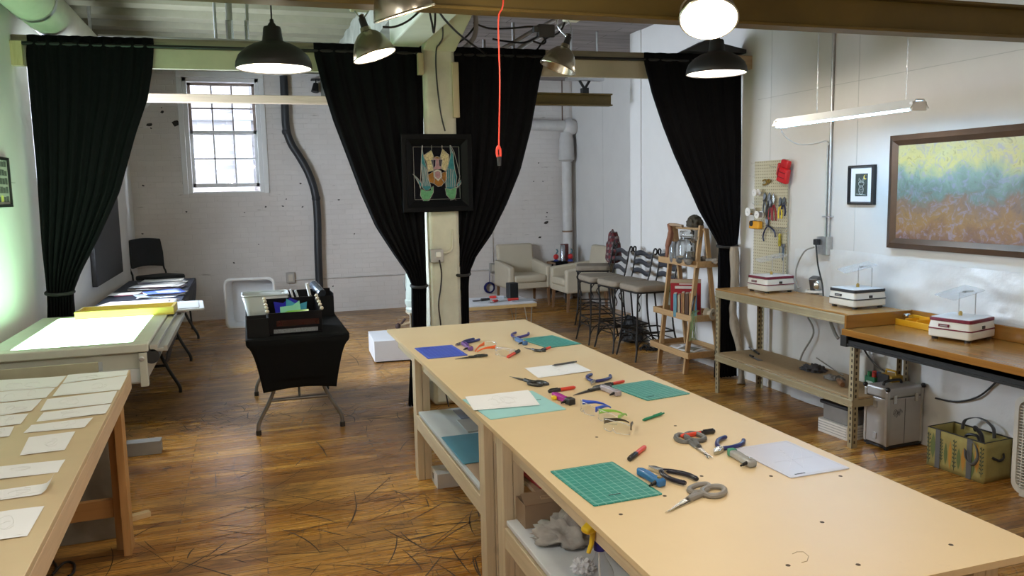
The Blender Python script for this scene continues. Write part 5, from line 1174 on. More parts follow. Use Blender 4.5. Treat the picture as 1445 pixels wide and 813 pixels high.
gp(5, [(180, 290), (215, 275), (240, 290), (240, 370), (180, 375)], True, .0275); gp(4, [(170, 285), (210, 272), (250, 285), (215, 292)], True, .027)
gp(8, [(165, 300), (200, 300), (198, 345), (180, 365)], True, .0265); gp(8, [(225, 300), (252, 298), (245, 345), (228, 350)], True, .0265)
gp(6, [(180, 385), (210, 372), (240, 385), (245, 430), (215, 462), (182, 430)], True, .026); gp(5, [(190, 395), (213, 384), (232, 395), (234, 430), (214, 448), (192, 428)], True, .025)
b.mat(7)
def lead(*pts): b.tube([(sg(*p)[0], .027, sg(*p)[1]) for p in pts], .002, 5)
lead((108, 175), (95, 230), (85, 380), (80, 450), (92, 510)); lead((312, 175), (345, 240), (370, 350), (385, 430), (360, 500)); lead((15, 400), (55, 440), (78, 520)); lead((410, 430), (390, 490), (350, 520)); lead((172, 165), (172, 225)); lead((252, 165), (252, 215)); lead((80, 615), (78, 635)); lead((125, 615), (122, 635)); lead((305, 610), (312, 628)); lead((345, 605), (355, 625)); lead((315, 170), (318, 200), (330, 250))
for k in range(5): lead((100+k*9, 330+k*12), (104+k*11, 500)); lead((285+k*13, 360+k*4), (282+k*15, 510))
b.tube([(-sx+.012, .027, -sz+.012), (sx-.012, .027, -sz+.012), (sx-.012, .027, sz-.012), (-sx+.012, .027, sz-.012)], .0025, 5, closed=True)
b.build('glass_panel', GM, pic, smooth=0, recalc=False)
q = ony(616, 361, 6.16); t = thing('outlet_box', 'grey outlet box with white plug on the pillar', 'outlet', (q.x, 6.155, q.z))
b = MB(); b.prism_xz(rrect(.105, .105, .012), -.012, .035); b.build('cover_plate', GALV, t, bevel=.003)
b = MB(); b.box((-.012, -.04, -.01), (.028, -.013, .03)); b.build('plug', WHITE_PLASTIC, t, bevel=.006)
MB().tube(smoothpts([(.05, .0, .02), (.11, .02, .03), (.135, .03, .07), (.14, .04, .20)], 5), .011, 8).build('flexible_conduit', CREAM, t)
P = [pc(620, 367, 6.12), pc(623, 385, 6.13), pc(622, 405, 6.14), pc(619, 430, 6.14), pc(622, 460, 6.14), pc(624, 500, 6.14)]
P += [V((P[-1].x+.01, 6.15, .2)), V((P[-1].x+.03, 6.1, .01))]
tag(MB().tube(smoothpts(P, 6), .006, 8).build('power_cable', M('brown_black_cord', (.025, .018, .015), .5)), 'dark power cord running down the pillar from the outlet plug', 'cord')
P = [pc(622, 14, 5.40), pc(625, 50, 5.84), pc(620, 62, 6.02), pc(616, 68, 6.12), pc(615, 90, 6.17), pc(617, 120, 6.17), pc(622, 160, 6.17), pc(628, 185, 6.15)]
tag(MB().tube(smoothpts(P, 6), .006, 8).build('power_cable', BLACK_PLASTIC), 'black cord running down the pillar to the stained glass picture', 'cord')
P = [ony(617, 12, 4.6), ony(628, 28, 4.9), ony(650, 50, 5.6), ony(685, 76, 6.2)]
tag(MB().tube(smoothpts(P, 6), .007, 8).build('ceiling_cable', BLACK_PLASTIC), 'black cord slanting from the pillar top down to the curtain rail', 'cord')
P = [ony(605, 10, 4.4), ony(610, 35, 4.4), ony(612, 46, 4.4), ony(614, 30, 4.45), ony(614, 8, 4.45)]
tag(MB().tube(smoothpts(P, 5), .006, 8).build('ceiling_cable', BLACK_PLASTIC), 'black cord looping in a V beside the pillar top', 'cord')
P = [ony(540, 38, 4.6), ony(556, 38, 4.6), ony(575, 30, 4.6), ony(594, 14, 4.6), ony(600, 5, 4.6)]
tag(MB().tube(smoothpts(P, 5), .006, 8).build('ceiling_cable', BLACK_PLASTIC), 'black lamp cord drooping across the cream timber', 'cord')
for i, (pts, l) in enumerate(((((668, 32), (690, 40), (720, 40), (755, 38), (760, 50), (740, 60), (712, 58), (695, 55)), 'long black cord sagging under the ceiling boards behind red cord'), (((800, 24), (790, 45), (770, 55), (758, 70), (748, 80)), 'black cord slanting from the joist down to the curtain rail'), (((645, 62), (660, 50), (672, 35)), 'short black cord by the right side of the pillar top'), (((765, 50), (770, 58), (765, 62), (752, 58)), 'small black cord loop by the conduit junction'))):
    P = [ony(x, y, 6.3) for x, y in pts]; tag(MB().tube(smoothpts(P, 6), .008, 8).build('ceiling_cable', BLACK_PLASTIC), l, 'cord')
for i, (pts, l, r) in enumerate(((((703, 72), (725, 60), (755, 42), (765, 38), (795, 20)), 'bright steel conduit crossing under the ceiling boards', .018), (((727, 73), (745, 60), (785, 40), (815, 22)), 'second steel conduit crossing beside the junction fitting', .018))):
    P = [ony(x, y, 6.35) for x, y in pts]; tag(MB().tube(P, r, 10).build('conduit', GALV), l, 'conduit')
P = [ony(671, 14, 6.3), ony(671, 45, 6.3), ony(664, 60, 6.3), ony(645, 76, 6.32)]
tag(MB().tube(smoothpts(P, 5), .02, 10).build('conduit', GREY_PLASTIC), 'dark bent conduit curving beside the pillar top', 'conduit')
for px, py, l in ((724, 32, 'taller dark pipe stub hanging behind the red cord'), (683, 56, 'short dark pipe stub near the pillar top')):
    a = ony(px, py, 6.36); tag(MB().cyl((a.x, 6.36, 2.831), (a.x, 6.36, a.z), .014, n=10).build('pipe_stub', GREY_PLASTIC), l, 'pipe')
q = ony(770, 44, 6.3); t = tag(MB().cbox((q.x, 6.3, q.z), (.14, .06, .10)).cbox((q.x-.08, 6.3, q.z+.01), (.06, .05, .05)).build('junction_fitting', M('dark_steel_box', (.10, .10, .10), .5, .5), bevel=.006), 'dark steel junction fitting under the ceiling boards', 'junction box')
a, c_ = ony(703, 12, 3.14), ony(704, 218, 3.14)
rc = thing('red_extension_cable', 'thin red extension cord hanging from the ochre beam over the worktable', 'cord', (c_.x, 3.14, c_.z))
RC = M('coral_red_cord', (.75, .06, .035), .45, var=0)
b = MB(); dz = zb-c_.z; b.tube(smoothpts([(a.x-c_.x+.03, .0, dz+.16), (a.x-c_.x+.02, -.0, dz+.01), (a.x-c_.x, 0, dz-.05), (a.x-c_.x, 0, dz*.5), (0, 0, .02)], 5), .0032, 8); b.tube(smoothpts([(0, 0, .035), (-.008, 0, .02), (-.006, 0, -.008), (.006, 0, -.008), (.006, 0, .02)], 4), .005, 8, closed=True); b.build('cord_run', RC, rc)
b = MB(); b.cyl((0, 0, -.008), (.001, 0, -.045), .009, .007, 10); b.build('cord_end', BLACK_PLASTIC, rc)

# ================================================================== FAR BAY
# black drain pipe
P = [ony(*p, 11.83) for p in ((400, 106), (402, 150), (404, 182), (411, 203), (423, 222), (436, 246), (445, 275), (448, 310), (449, 360), (452, 432))]
P[0].z = 3.36; P[-1].z = .003
dp = tag(MB().tube(smoothpts(P, 5), .054, 16).build('drain_pipe', M('black_iron_pipe', (.022, .023, .026), .45)), 'black drainpipe with an S-bend running down the brick wall', 'pipe')
for px, py in ((404, 186), (446, 280)):
    q = ony(px, py, 11.83); MB().sphere(tuple(q), .062, 12, 8).build('pipe_collar', MATS['black_iron_pipe'], dp)
# track spot on the wall
q = ony(446, 124, 11.8); t = thing('spotlight', 'small black spotlight mounted high on the brick wall', 'spotlight', tuple(q))
b = MB(); b.cyl((.0, .0, .06), (-.02, -.02, -.06), .035, .055, 14); b.build('spot_body', BLACK_METAL, t); b = MB(); b.box((-.06, -.02, .11), (.06, .12, .125)); b.cyl((0, 0, .05), (0, 0, .12), .008); b.build('mount', BLACK_METAL, t)
# conduit line with outlets along the back wall
a, c_ = ony(417, 395, YB-.02), ony(800, 374, YB-.02)
b = MB(); b.cyl((a.x, YB-.015, a.z), (c_.x, YB-.015, a.z+.0), .010, n=8); cl = tag(b.build('wall_conduit', M('wall_coloured_conduit', (.55, .52, .49), .6)), 'thin painted conduit running low along the brick wall', 'conduit')
def outlet(px, py, l):
    q = ony(px, py, YB-.03); t = thing('outlet_box', l, 'outlet', (q.x, YB-.001, q.z)); b = MB(); b.box((-.06, -.05, -.075), (.06, 0, .075)); b.build('box_body', M('dusty_steel', (.42, .40, .37), .5, .5), t, bevel=.006, smooth=0)
    b = MB(); b.box((-.03, -.056, -.05), (.03, -.0505, .05)); b.build('cover_plate', M('beige_cover', (.55, .50, .42), .5), t, bevel=.003, smooth=0); return t
outlet(410, 392, 'small outlet box on the brick wall beside the drainpipe'); outlet(696, 378, 'outlet box on the brick wall above the blue cord coil')
q = ony(691, 406, YB-.05); t = thing('blue_cable_coil', 'coil of blue cord hanging on the brick wall by the armchair', 'cord', tuple(q))
b = MB(); BC = M('dark_blue_cord', (.01, .012, .10), .5)
for k in range(5): b.tube([((.062+.006*k)*cos(a), -.008+.004*k, (.068+.004*k)*sin(a)) for a in [2*pi*i/24 for i in range(24)]], .006, 6, closed=True)
b.build('cord_loop', BC, t); MB().tube(smoothpts([(0, 0, .07), (.005, .0, .2), (.02, .02, .28)], 5), .005, 6).build('cord_lead', BC, t)
q = ony(695, 340, YB-.01); tag(MB().tube([(q.x, YB-.01, q.z+.35), (q.x, YB-.01, ony(696, 370, YB).z)], .008, 8).build('wall_conduit', MATS['wall_coloured_conduit']), 'short upright conduit feeding the outlet behind the armchair', 'conduit')
# white pipes in the corner
WP = M('white_pipe_paint', (.62, .60, .58), .55, var=.08)
q = ony(799, 220, YB-.13); t = thing('white_riser_pipe', 'white wrapped pipe running up the far corner of the brick wall', 'pipe', (min(q.x, XR2-.135), YB-.14, 0))
MB().cyl((0, 0, 0), (0, 0, ony(800, 187, YB-.14).z), .075, n=18).build('pipe_run', WP, t)
b = MB(); zz = ony(800, 187, YB-.14).z; b.lathe([(.08, zz-.45), (.125, zz-.42), (.11, zz-.1), (.085, zz)], 16); b.build('wrapping', M('canvas_wrap', (.56, .54, .52), .8), t); b = MB(); b.cyl((0, 0, 1.05), (0, 0, 1.075), .082); b.build('pipe_band', M('rusty_band', (.25, .16, .10), .6, .4), t)
a = ony(755, 180, YB-.14); t = thing('white_overhead_pipe', 'white horizontal pipe ending high in the far corner', 'pipe', (q.x+.06, YB-.14, zz+.06))
MB().cyl((-2.2, 0, .09), (-.10, 0, .04), .085, n=18).build('pipe_run', WP, t); b = MB(); b.sphere((0, 0, .02), (.14, .12, .13), 14, 10); b.build('elbow', WP, t); MB().cyl((-.12, 0, .1), (-.12, 0, 3.4-zz-.07), .010).build('hanger', M('rust_rod', (.15, .09, .06), .6), t)
# round white duct by the left wall
dd = thing('round_duct', 'pale round duct running under the ceiling along the left wall', 'duct', (-1.22, 6.6, 2.98))
b = MB(); b.cyl((0, -9, 0), (0, 4.8, 0), .145, n=28); b.build('duct_run', M('pale_duct_paint', (.55, .56, .47), .5, var=.08), dd)
for y in (-.7, -3, 2): MB().cyl((0, y, 0), (0, y+.05, 0), .152, n=28).build('duct_joint', GALV, dd)
for y in (-2, 1.5): b = MB(); b.box((-.012, y, .14), (.012, y+.02, .43)); b.build('hanger_strap', GALV, dd, smooth=0)
# ceiling pipes over the window bay
CP = M('pipe_grey', (.30, .30, .26), .45, .6)
for i, (px, y0_, l) in enumerate(((322, 0, 'thicker grey pipe dropping from the steel deck near the pendant'), (350, 10, 'thin steel pipe dropping from the deck beside the pendant cord'), (302, 4, 'short dark threaded rod dropping from the steel deck'))):
    a, c_ = ony(px, y0_, 7.0), ony(px+3-4*(i == 1), 58, 7.0); t = thing('drop_pipe', l, 'pipe', (c_.x, 7.0, c_.z))
    MB().cyl((a.x-c_.x, 0, ZC+.06-c_.z), (0, 0, 0), (.026, .013, .012)[i], n=10).build('pipe_run', CP if i != 2 else GREY_PLASTIC, t)
    if i < 2: MB().cyl((0, 0, 0), (0, 0, .16), (.03, .017)[i], n=12).build('bright_sleeve', STEEL, t)
a = ony(112, 51, 7.0); tag(MB().cyl((-1.0, 6.98, a.z), (1.1, 6.98, a.z-.0), .016, n=8).build('ceiling_pipe', GREY_PLASTIC), 'thin dark pipe running across above the window curtain rail', 'pipe')
# black canvas and framed sheet on the left wall
q = onx(165, 386, XL+.05); o = MB().box((0, -.86, -.58), (.045, .86, .58)).build('black_canvas', M('black_canvas_cloth', (.028, .028, .030), .7, var=.15, scale=20), bevel=.003, smooth=0); o.location = (XL+.001, 9.42, .87+.58); tag(o, 'large black canvas on the pale wall above navy table', 'canvas')
q, r_ = onx(12, 223, XL+.02), onx(17, 292, XL+.02)
t = thing('framed_sheet', 'black-framed sheet of tiny pictures on wall at the picture edge', 'picture', (XL+.001, q.y-.24, (q.z+r_.z)/2)); hh = (q.z-r_.z)/2
b = MB(); b.box((0, .222, -hh), (.022, .24, hh)); b.box((0, -.24, -hh), (.022, -.222, hh)); b.box((0, -.222, hh-.018), (.022, .222, hh)); b.box((0, -.222, -hh), (.022, .222, -hh+.018)); b.build('picture_frame', BLACK_PLASTIC, t, smooth=0)
b = MB(); b.box((0, -.222, -hh+.018), (.010, .222, hh-.018)); r2 = random.Random(4)
for i in range(7):
    for j in range(5):
        b.mat(2 if (i, j) == (4, 4) else 1); y = -.20+i*.058; z = hh-.06-j*.055; b.box((.010, y, z), (.0108, y+.05, z+.03+.012*r2.random()))
b.build('contact_sheet', [M('sheet_backing', (.42, .43, .38), .5), M('tiny_pictures', (.10, .105, .095), .5, var=.6, scale=120), M('yellow_tab', (.6, .55, .12), .5)], t, smooth=0)
# office chair by the navy table
oc = thing('office_chair', 'black padded office chair standing in the corner by the brick wall', 'chair', (-1.10, 11.2, 0), R(40))
FAB = M('black_chair_fabric', (.010, .012, .014), .75, var=.2, scale=30)
b = MB(); b.prism(rrect(.48, .46, .09),   .67, .73); b.build('seat', FAB, oc, bevel=.02)
b = MB()
def bk(u, v): return ((u-.5)*(.48-.05*abs(v-.5)), .235+.05*v-.05*(1-(2*u-1)**2)*-1+.0, .82+.36*v+.02*sin(pi*u))
b.grid(bk, 12, 8); b.build('backrest', FAB, oc, solid=.045, smooth=180, bevel=.012)
for s in (-1, 1):
    MB().tube(smoothpts([(s*.235, .30, 1.14), (s*.24, .27, .82), (s*.24, .22, .67), (s*.245, .26, .0)], 4), .012, 8).build('leg', BLACK_METAL, oc)
    MB().tube(smoothpts([(s*.24, -.16, .67), (s*.245, -.21, .3), (s*.25, -.23, 0)], 4), .012, 8).build('leg', BLACK_METAL, oc)
    MB().cyl((s*.24, -.2, .66), (s*.24, .25, .66), .011).build('seat_frame', BLACK_METAL, oc)
# storage tote behind the black table
wt_ = thing('storage_tote', 'big white plastic tote standing on end against the brick wall', 'tote', (-.02, 11.0, 0), R(-8))
b = MB(); TW, TH, TD = .60, .62, .34
b.prism_xz(rrect(TW, TH, .07), 0, .012); X0 = b.X
prof = [rrect(TW, TH, .07), rrect(TW-.05, TH-.05, .06)]
n = len(prof[0]); vs = [(x, 0, z) for x, z in prof[0]]+[(x, TD, z) for x, z in prof[1]]; b = MB(); b._add(vs, [(i, (i+1) % n, n+(i+1) % n, n+i) for i in range(n)]+[tuple(range(n, 2*n))])
b2 = b.build('tote_body', M('translucent_white_tote', (.80, .82, .84), .3, trans=.1, var=.02), wt_, solid=.008); b2.location = (0, 0, TH/2+.002)
b = MB(); b.tube([(x*1.03, -.0, z*1.03) for x, z in rrect(TW, TH, .07)], .018, 8, closed=True); o = b.build('tote_rim', WHITE_PLASTIC, wt_); o.location = (0, 0, TH/2+.01)
# ---- things on the black table (top .743)
BTZ = .744
t = thing('acrylic_tray', 'large glossy black tray with bead handles holding coloured glass scraps', 'tray', (.276, 5.93, BTZ), R(2))
GB = M('glossy_black_acrylic', (.004, .004, .005), .3)
GB.node_tree.nodes['Principled BSDF'].inputs['Specular IOR Level'].default_value = .15
MB_ = M('matt_black_plastic', (.006, .006, .0065), .6)
MB_.node_tree.nodes['Principled BSDF'].inputs['Specular IOR Level'].default_value = .15
for k_ in ('black_glass', 'violet_black_glass'): MATS[k_].node_tree.nodes['Principled BSDF'].inputs['Specular IOR Level'].default_value = .06
w_, d_, h_ = .18, .18, .155
MB().box((-w_, -d_, 0), (w_, d_, .008)).build('tray_floor', GB, t, smooth=0)
MB().box((-w_, -d_, .008), (w_, -d_+.008, h_)).build('front_wall', GB, t, smooth=0, bevel=.002); MB().box((-w_, d_-.008, .008), (w_, d_, h_+.06)).build('back_wall', GB, t, smooth=0, bevel=.002)
for s in (-1, 1):
    b = MB(); x = s*w_; b._add([(x, -d_+.008, .008), (x, d_-.008, .008), (x, d_-.008, h_+.055), (x, -d_+.008, h_-.005), (x-s*.008, -d_+.008, .008), (x-s*.008, d_-.008, .008), (x-s*.008, d_-.008, h_+.055), (x-s*.008, -d_+.008, h_-.005)], [(0, 1, 2, 3), (7, 6, 5, 4), (0, 4, 5, 1), (1, 5, 6, 2), (2, 6, 7, 3), (3, 7, 4, 0)]); b.build('side_wall', GB, t, smooth=0)
    for k in range(5): yy = -d_+.02+k*.075+.015*(k % 2); MB().sphere((s*(w_+.005), yy, h_+.012+k*.0135), .0135, 10, 8).build('bead', M('cream_bead', (.60, .54, .42), .4), t)
MB().box((-w_+.03, -d_-.0015, .012), (w_-.03, -d_-.0003, .04)).build('label_strip', M('grey_mesh_strip', (.16, .17, .18), .5, var=.5, scale=150), t, smooth=0)
MB().box((-w_+.05, -d_-.0012, .06), (w_-.02, -d_-.0002, .10)).build('red_glass_glint', M('painted_red_glint', (.02, .003, .003), .2, var=.5, scale=30), t, smooth=0)  # red glint put into the colour, as a thin strip on the tray front
def scrap(poly, loc, tilt, rz, m, label, grp='coloured glass scraps in the black tray'):
    b = MB(); b.xf(Matrix.Rotation(rz, 4, 'Z') @ Matrix.Rotation(tilt, 4, 'X')); b.prism_xz([(x*.72, z) for x, z in poly], -.002, .002); o = b.build('glass_scrap', m, smooth=0); o.location = loc; tag(o, label, 'glass', grp); return o
scrap([(-.10, 0), (.12, 0), (.14, .09), (.05, .12), (-.02, .085), (-.11, .10)], (.23, 5.97, BTZ+.11), -.35, .1, M('cobalt_glass', (.015, .015, .30), .1, var=.1), 'cobalt-blue glass scrap standing at the tray back')
scrap([(-.09, 0), (.11, 0), (.12, .09), (.03, .07), (-.08, .12)], (.29, 5.95, BTZ+.11), -.4, -.1, M('sea_blue_glass', (.05, .25, .36), .1, var=.1), 'sea-blue glass scrap in the middle of the tray')
scrap([(-.10, 0), (.10, 0), (.09, .11), (.02, .075), (-.10, .07)], (.26, 5.89, BTZ+.11), -.45, .0, M('mint_glass', (.16, .48, .32), .15, var=.08), 'mint-green glass scrap leaning at the tray front')
scrap([(-.15, 0), (.14, 0), (.14, .035), (-.06, .03)], (.28, 5.83, BTZ+.125), -.45, .02, M('lime_glass', (.13, .42, .03), .15, var=.08), 'lime-green glass strip along the tray front')
t = thing('black_basket', 'small black basket of corks on the table corner', 'basket', (.025, 5.79, BTZ), R(2))
w_, d_, h_ = .073, .09, .13
MB().box((-w_, -d_, 0), (w_, d_, .006)).build('basket_floor', MB_, t, smooth=0)
for lo, hi in (((-w_, -d_, .006), (w_, -d_+.006, h_)), ((-w_, d_-.006, .006), (w_, d_, h_)), ((-w_, -d_+.006, .006), (-w_+.006, d_-.006, h_)), ((w_-.006, -d_+.006, .006), (w_, d_-.006, h_))): MB().box(lo, hi).build('basket_side', MB_, t, smooth=0, bevel=.002)
CORK = M('pale_cork', (.58, .48, .34), .8, var=.15, scale=40)
r2 = random.Random(9)
for k in range(9):
    a = r2.uniform(0, 3.1); x, y, z =   .025+r2.uniform(-.04, .04), 5.79+r2.uniform(-.045, .045), BTZ+.085+r2.uniform(0, .02); l_ = .02
    o = MB().tube([(-l_, 0, 0), (l_, 0, 0)], [.011, .010], 10).build('cork', CORK, bevel=.002); o.location = (x, y, z); o.rotation_euler = (0, r2.uniform(-.5, .5), a); tag(o, 'pale cork among others in the small black basket', 'cork', 'corks in the black basket')
t = thing('translucent_bin', 'white translucent bin at the back of the black table', 'bin', (.10, 6.50, BTZ), R(0))
b = MB(); A, B2 = rrect(.25, .22, .04), rrect(.34, .30, .045); n = len(A)
b._add([(x, y, .0) for x, y in A]+[(x, y, .21) for x, y in B2], [(i, (i+1) % n, n+(i+1) % n, n+i) for i in range(n)]+[tuple(range(n-1, -1, -1))]); b.build('bin_body', M('milky_bin', (.70, .74, .74), .3, trans=.35, var=.03), t, solid=.005)
b = MB(); b.tube([(x, y, .21) for x, y in B2], .007, 6, closed=True); b.build('bin_rim', MATS['milky_bin'], t)
t = thing('marker_organizer', 'black organizer of pens and markers behind the glass tray', 'organizer', (.45, 6.62, BTZ), R(2))
for lo, hi in (((-.17, -.11, 0), (.17, .11, .006)), ((-.17, -.11, .006), (.17, -.104, .16)), ((-.17, .104, .006), (.17, .11, .2)), ((-.17, -.104, .006), (-.164, .104, .18)), ((.164, -.104, .006), (.17, .104, .18)), ((-.003, -.104, .006), (.003, .104, .16))): MB().box(lo, hi).build('organizer_wall', MB_, t, smooth=0)
for k, (x, y, a, c, l_) in enumerate(((-.10, .02, -.22, (.7, .7, .7), 'white pen leaning left in the black organizer'), (-.05, -.03, -.30, (.6, .62, .65), 'grey pen leaning hard left in the black organizer'), (.03, .03, -.18, (.82, .82, .80), 'tallest white marker in the black organizer'), (-.13, -.05, -.4, (.75, .75, .75), 'lowest white pen slanting out of the black organizer'))):
    o = MB().cyl((0, 0, 0), (0, 0, .25 if k == 2 else .21), .009 if k != 2 else .013, n=10).build('pen', M('pen_colour_%s' % 'abcd'[k], c, .4)); o.location = (.445+x, 6.64+y, BTZ+.01); o.rotation_euler = (.05, a, 0); tag(o, l_, 'pen', 'pens in the black organizer')
o = MB().at((0, 0, 0)).lathe([(0, 0), (.035, 0), (.035, .17), (.03, .18), (0, .18)], 16).build('steel_canister', M('dark_blue_steel', (.20, .23, .28), .2, .8)); o.location = (.54, 6.60, BTZ+.17); o.rotation_euler = (0, 1.2, 1.9); tag(o, 'dark blue-grey canister lying across the organizer end', 'canister')
# ---- white pedestal on the floor
pd = thing('white_plinth', 'low white box plinth on the floor beyond the worktable corner', 'plinth', (1.51, 8.35, 0), R(-3))
MB().box((-.345, -.32, .012), (.345, .32, .225)).build('plinth_body', M('white_plinth_paint', (.70, .70, .72), .5, var=.02), pd, bevel=.003, smooth=0)
MB().box((-.325, -.30, 0), (.325, .30, .012)).build('plinth_base', BLACK_PLASTIC, pd, smooth=0)
q = onz(570, 463, .226); t = thing('twig_sculpture', 'small dark and tan twig piece lying on the white plinth', 'ornament', (q.x, q.y-.03, .226)); b = MB(); b.tube(smoothpts([(-.08, 0, .02), (0, .02, .04), (.1, .03, .06), (.2, .03, .08)], 4), .016, 8); b.build('twig', M('tan_twig', (.45, .33, .2), .8), t); b = MB(); b.sphere((-.07, 0, .03), (.03, .03, .035)); b.tube([(-.03, .02, .05), (.02, .04, .10)], .012, 6); b.build('dark_knot', M('dark_twig', (.05, .025, .02), .7), t)
# ---- plastic jug on a post stool by the curtain
q = ony(578, 440, 7.4); t = thing('wooden_stand', 'thin wooden stand behind the curtain by the pillar', 'stand', (q.x+.10, 7.4, 0)); b = MB(); b.box((-.10, -.03, 0), (-.06, .01, q.z-.0)); b.box((.06, -.03, 0), (.10, .01, q.z)); b.box((-.12, -.1, q.z-.02), (.12, .1, q.z)); b.build('stand_frame', wood('grey_stand_wood', (.34, .30, .22), (.25, .22, .16), 2), t, bevel=.003, smooth=0)
t = thing('plastic_bucket', 'pale green plastic bucket on the stand behind the curtain', 'bucket', (q.x+.10, 7.4, q.z)); b = MB(); b.lathe([(.0, 0), (.125, 0), (.135, .03), (.125, .05), (.14, .08), (.14, .11), (.13, .12), (.125, .36), (0, .36)], 24); b.build('bucket_body', M('pale_green_plastic', (.50, .56, .50), .35, trans=.2, var=.04), t); b = MB(); b.tube([(-.13, 0, .2), (-.15, -.02, .28), (-.13, 0, .34)], .005, 6); b.build('bail_wire', GALV, t)
# ---- coffee table
ct = thing('coffee_table', 'low white-topped table with wood edge and thin steel legs', 'coffee table', (2.62, 9.0, 0), R(0))
CT = .43
x0, x1, y0, y1 = -.72, .50, -.36, .34
b = MB(); b.box((x0, y0, CT-.012), (x1, y1, CT)); b.build('tabletop', M('white_laminate_top', (.62, .63, .65), .35, var=.05, scale=9), ct, bevel=.002, smooth=0)
b = MB(); b.box((x0, y0, CT-.05), (x1, y0+.025, CT-.0125)); b.box((x0, y1-.025, CT-.05), (x1, y1, CT-.0125)); b.box((x0, y0+.025, CT-.05), (x0+.025, y1-.025, CT-.0125)); b.box((x1-.025, y0+.025, CT-.05), (x1, y1-.025, CT-.0125)); b.build('wood_edge', wood('golden_edge', (.55, .38, .16), (.45, .29, .11), 0), ct, bevel=.002, smooth=0)
for xx in (x0+.07, x1-.07):
    for yy in (y0+.07, y1-.07):
        s = 1 if xx > 0 else -1
        MB().tube([(xx-s*.06, yy, CT-.05), (xx+s*.01, yy, 0), (xx+s*.03, yy+.0, CT-.05)], .009, 8).build('leg', GALV, ct)
CZ = CT+.001
o = MB().prism(rrect(.12, .10, .01), 0, .19).build('speaker_box', M('black_speaker', (.012, .013, .014), .5), bevel=.006); q = onz(723, 421, CZ); o.location = (q.x, q.y, CZ); o.rotation_euler = (0, 0, .2); tag(o, 'upright black box speaker on the low white table', 'speaker')
def ctool(px, py, L_, rz, hc, label, kind):
    q = onz(px, py, CZ); t = thing(kind, label, 'tool', (q.x, q.y, CZ), rz, 'hand tools on the low white table'); b = MB(); b.tube([(0, 0, .014), (L_*.5, 0, .016)], [.018, .014], 8); b.build('handle', hc, t); b = MB(); b.box((-L_*.5, -.012, .004), (-.001, .012, .018)); b.build('jaw', STEEL if kind != 'knife' else DSTEEL, t, bevel=.003, smooth=0)
RT = M('bright_red_grip', (.60, .04, .03), .4)
ctool(679, 425, .22, .2, BLACK_PLASTIC, 'dark tool at the pillar end of the low white table', 'knife'); ctool(696, 427, .14, .5, RT, 'small red-gripped tool at the front of the low white table', 'hand_tool'); ctool(717, 425, .26, .1, RT, 'thick red-gripped tool in front of the speaker box', 'hand_tool'); ctool(712, 421, .30, 2.6, M('grey_grip', (.35, .36, .38), .4), 'long grey tool lying slantwise behind the red tool', 'hand_tool'); ctool(700, 421, .16, 2.9, RT, 'red-tipped tool at the back of the low white table', 'hand_tool')
q = onz(735, 424, CZ); slab('grey_cloth', q.x-.12, q.y-.08, q.x+.18, q.y+.12, CZ, CZ+.004, M('grey_felt', (.30, .31, .32), .9), 'grey felt patch at the armchair end of the low table', 'cloth')
# ---- armchairs
UPH = M('cream_leatherette', (.53, .465, .35), .5, var=.04, scale=4)
LEGW = wood('brown_leg_wood', (.23, .12, .055), (.15, .075, .03), 2)
ac = thing('armchair', 'cream upholstered armchair with wooden legs against the brick wall', 'armchair', (3.92, 11.46, 0), R(2), 'cream armchairs')
hw_, hd_ = .345, .33
b = MB(); b.box((-hw_+.09, -hd_-.01, .36), (hw_-.09, hd_-.1, .47)); b.build('seat_cushion', UPH, ac, bevel=.035, seg=4, smooth=60)
b = MB(); b.box((-hw_+.01, -hd_+.01, .27), (hw_-.01, hd_, .36)); b.build('seat_base', UPH, ac, bevel=.012, smooth=60)
for s in (-1, 1):
    b = MB(); xo, xi = s*hw_, s*(hw_-.095); x_a, x_b = min(xo, xi), max(xo, xi)
    b._add([(x_a, -hd_, .27), (x_b, -hd_, .27), (x_b, hd_, .27), (x_a, hd_, .27), (x_a, -hd_, .60), (x_b, -hd_, .60), (x_b, hd_, .67), (x_a, hd_, .67)], [(3, 2, 1, 0), (4, 5, 6, 7), (0, 1, 5, 4), (1, 2, 6, 5), (2, 3, 7, 6), (3, 0, 4, 7)]); b.build('armrest', UPH, ac, bevel=.03, seg=4, smooth=60)
b = MB(); b._add([(-hw_+.06, hd_-.12, .30), (hw_-.06, hd_-.12, .30), (hw_-.06, hd_, .30), (-hw_+.06, hd_, .30), (-hw_+.05, hd_-.02, .90), (hw_-.05, hd_-.02, .90), (hw_-.05, hd_+.08, .90), (-hw_+.05, hd_+.08, .90)], [(3, 2, 1, 0), (4, 5, 6, 7), (0, 1, 5, 4), (1, 2, 6, 5), (2, 3, 7, 6), (3, 0, 4, 7)]); b.build('backrest', UPH, ac, bevel=.035, seg=4, smooth=60)
for x in (-1, 1):
    for y in (-1, 1):
        b = MB(); b.tube([(x*(hw_-.05), y*(hd_-.05), .275), (x*(hw_-.045), y*(hd_-.03), 0)], [.027, .019], 4); b.build('leg', LEGW, ac, smooth=0)
copy_tree(ac, loc=(4.50, 10.65, 0), rz=R(-91), label='cream upholstered armchair backed against the white side wall')
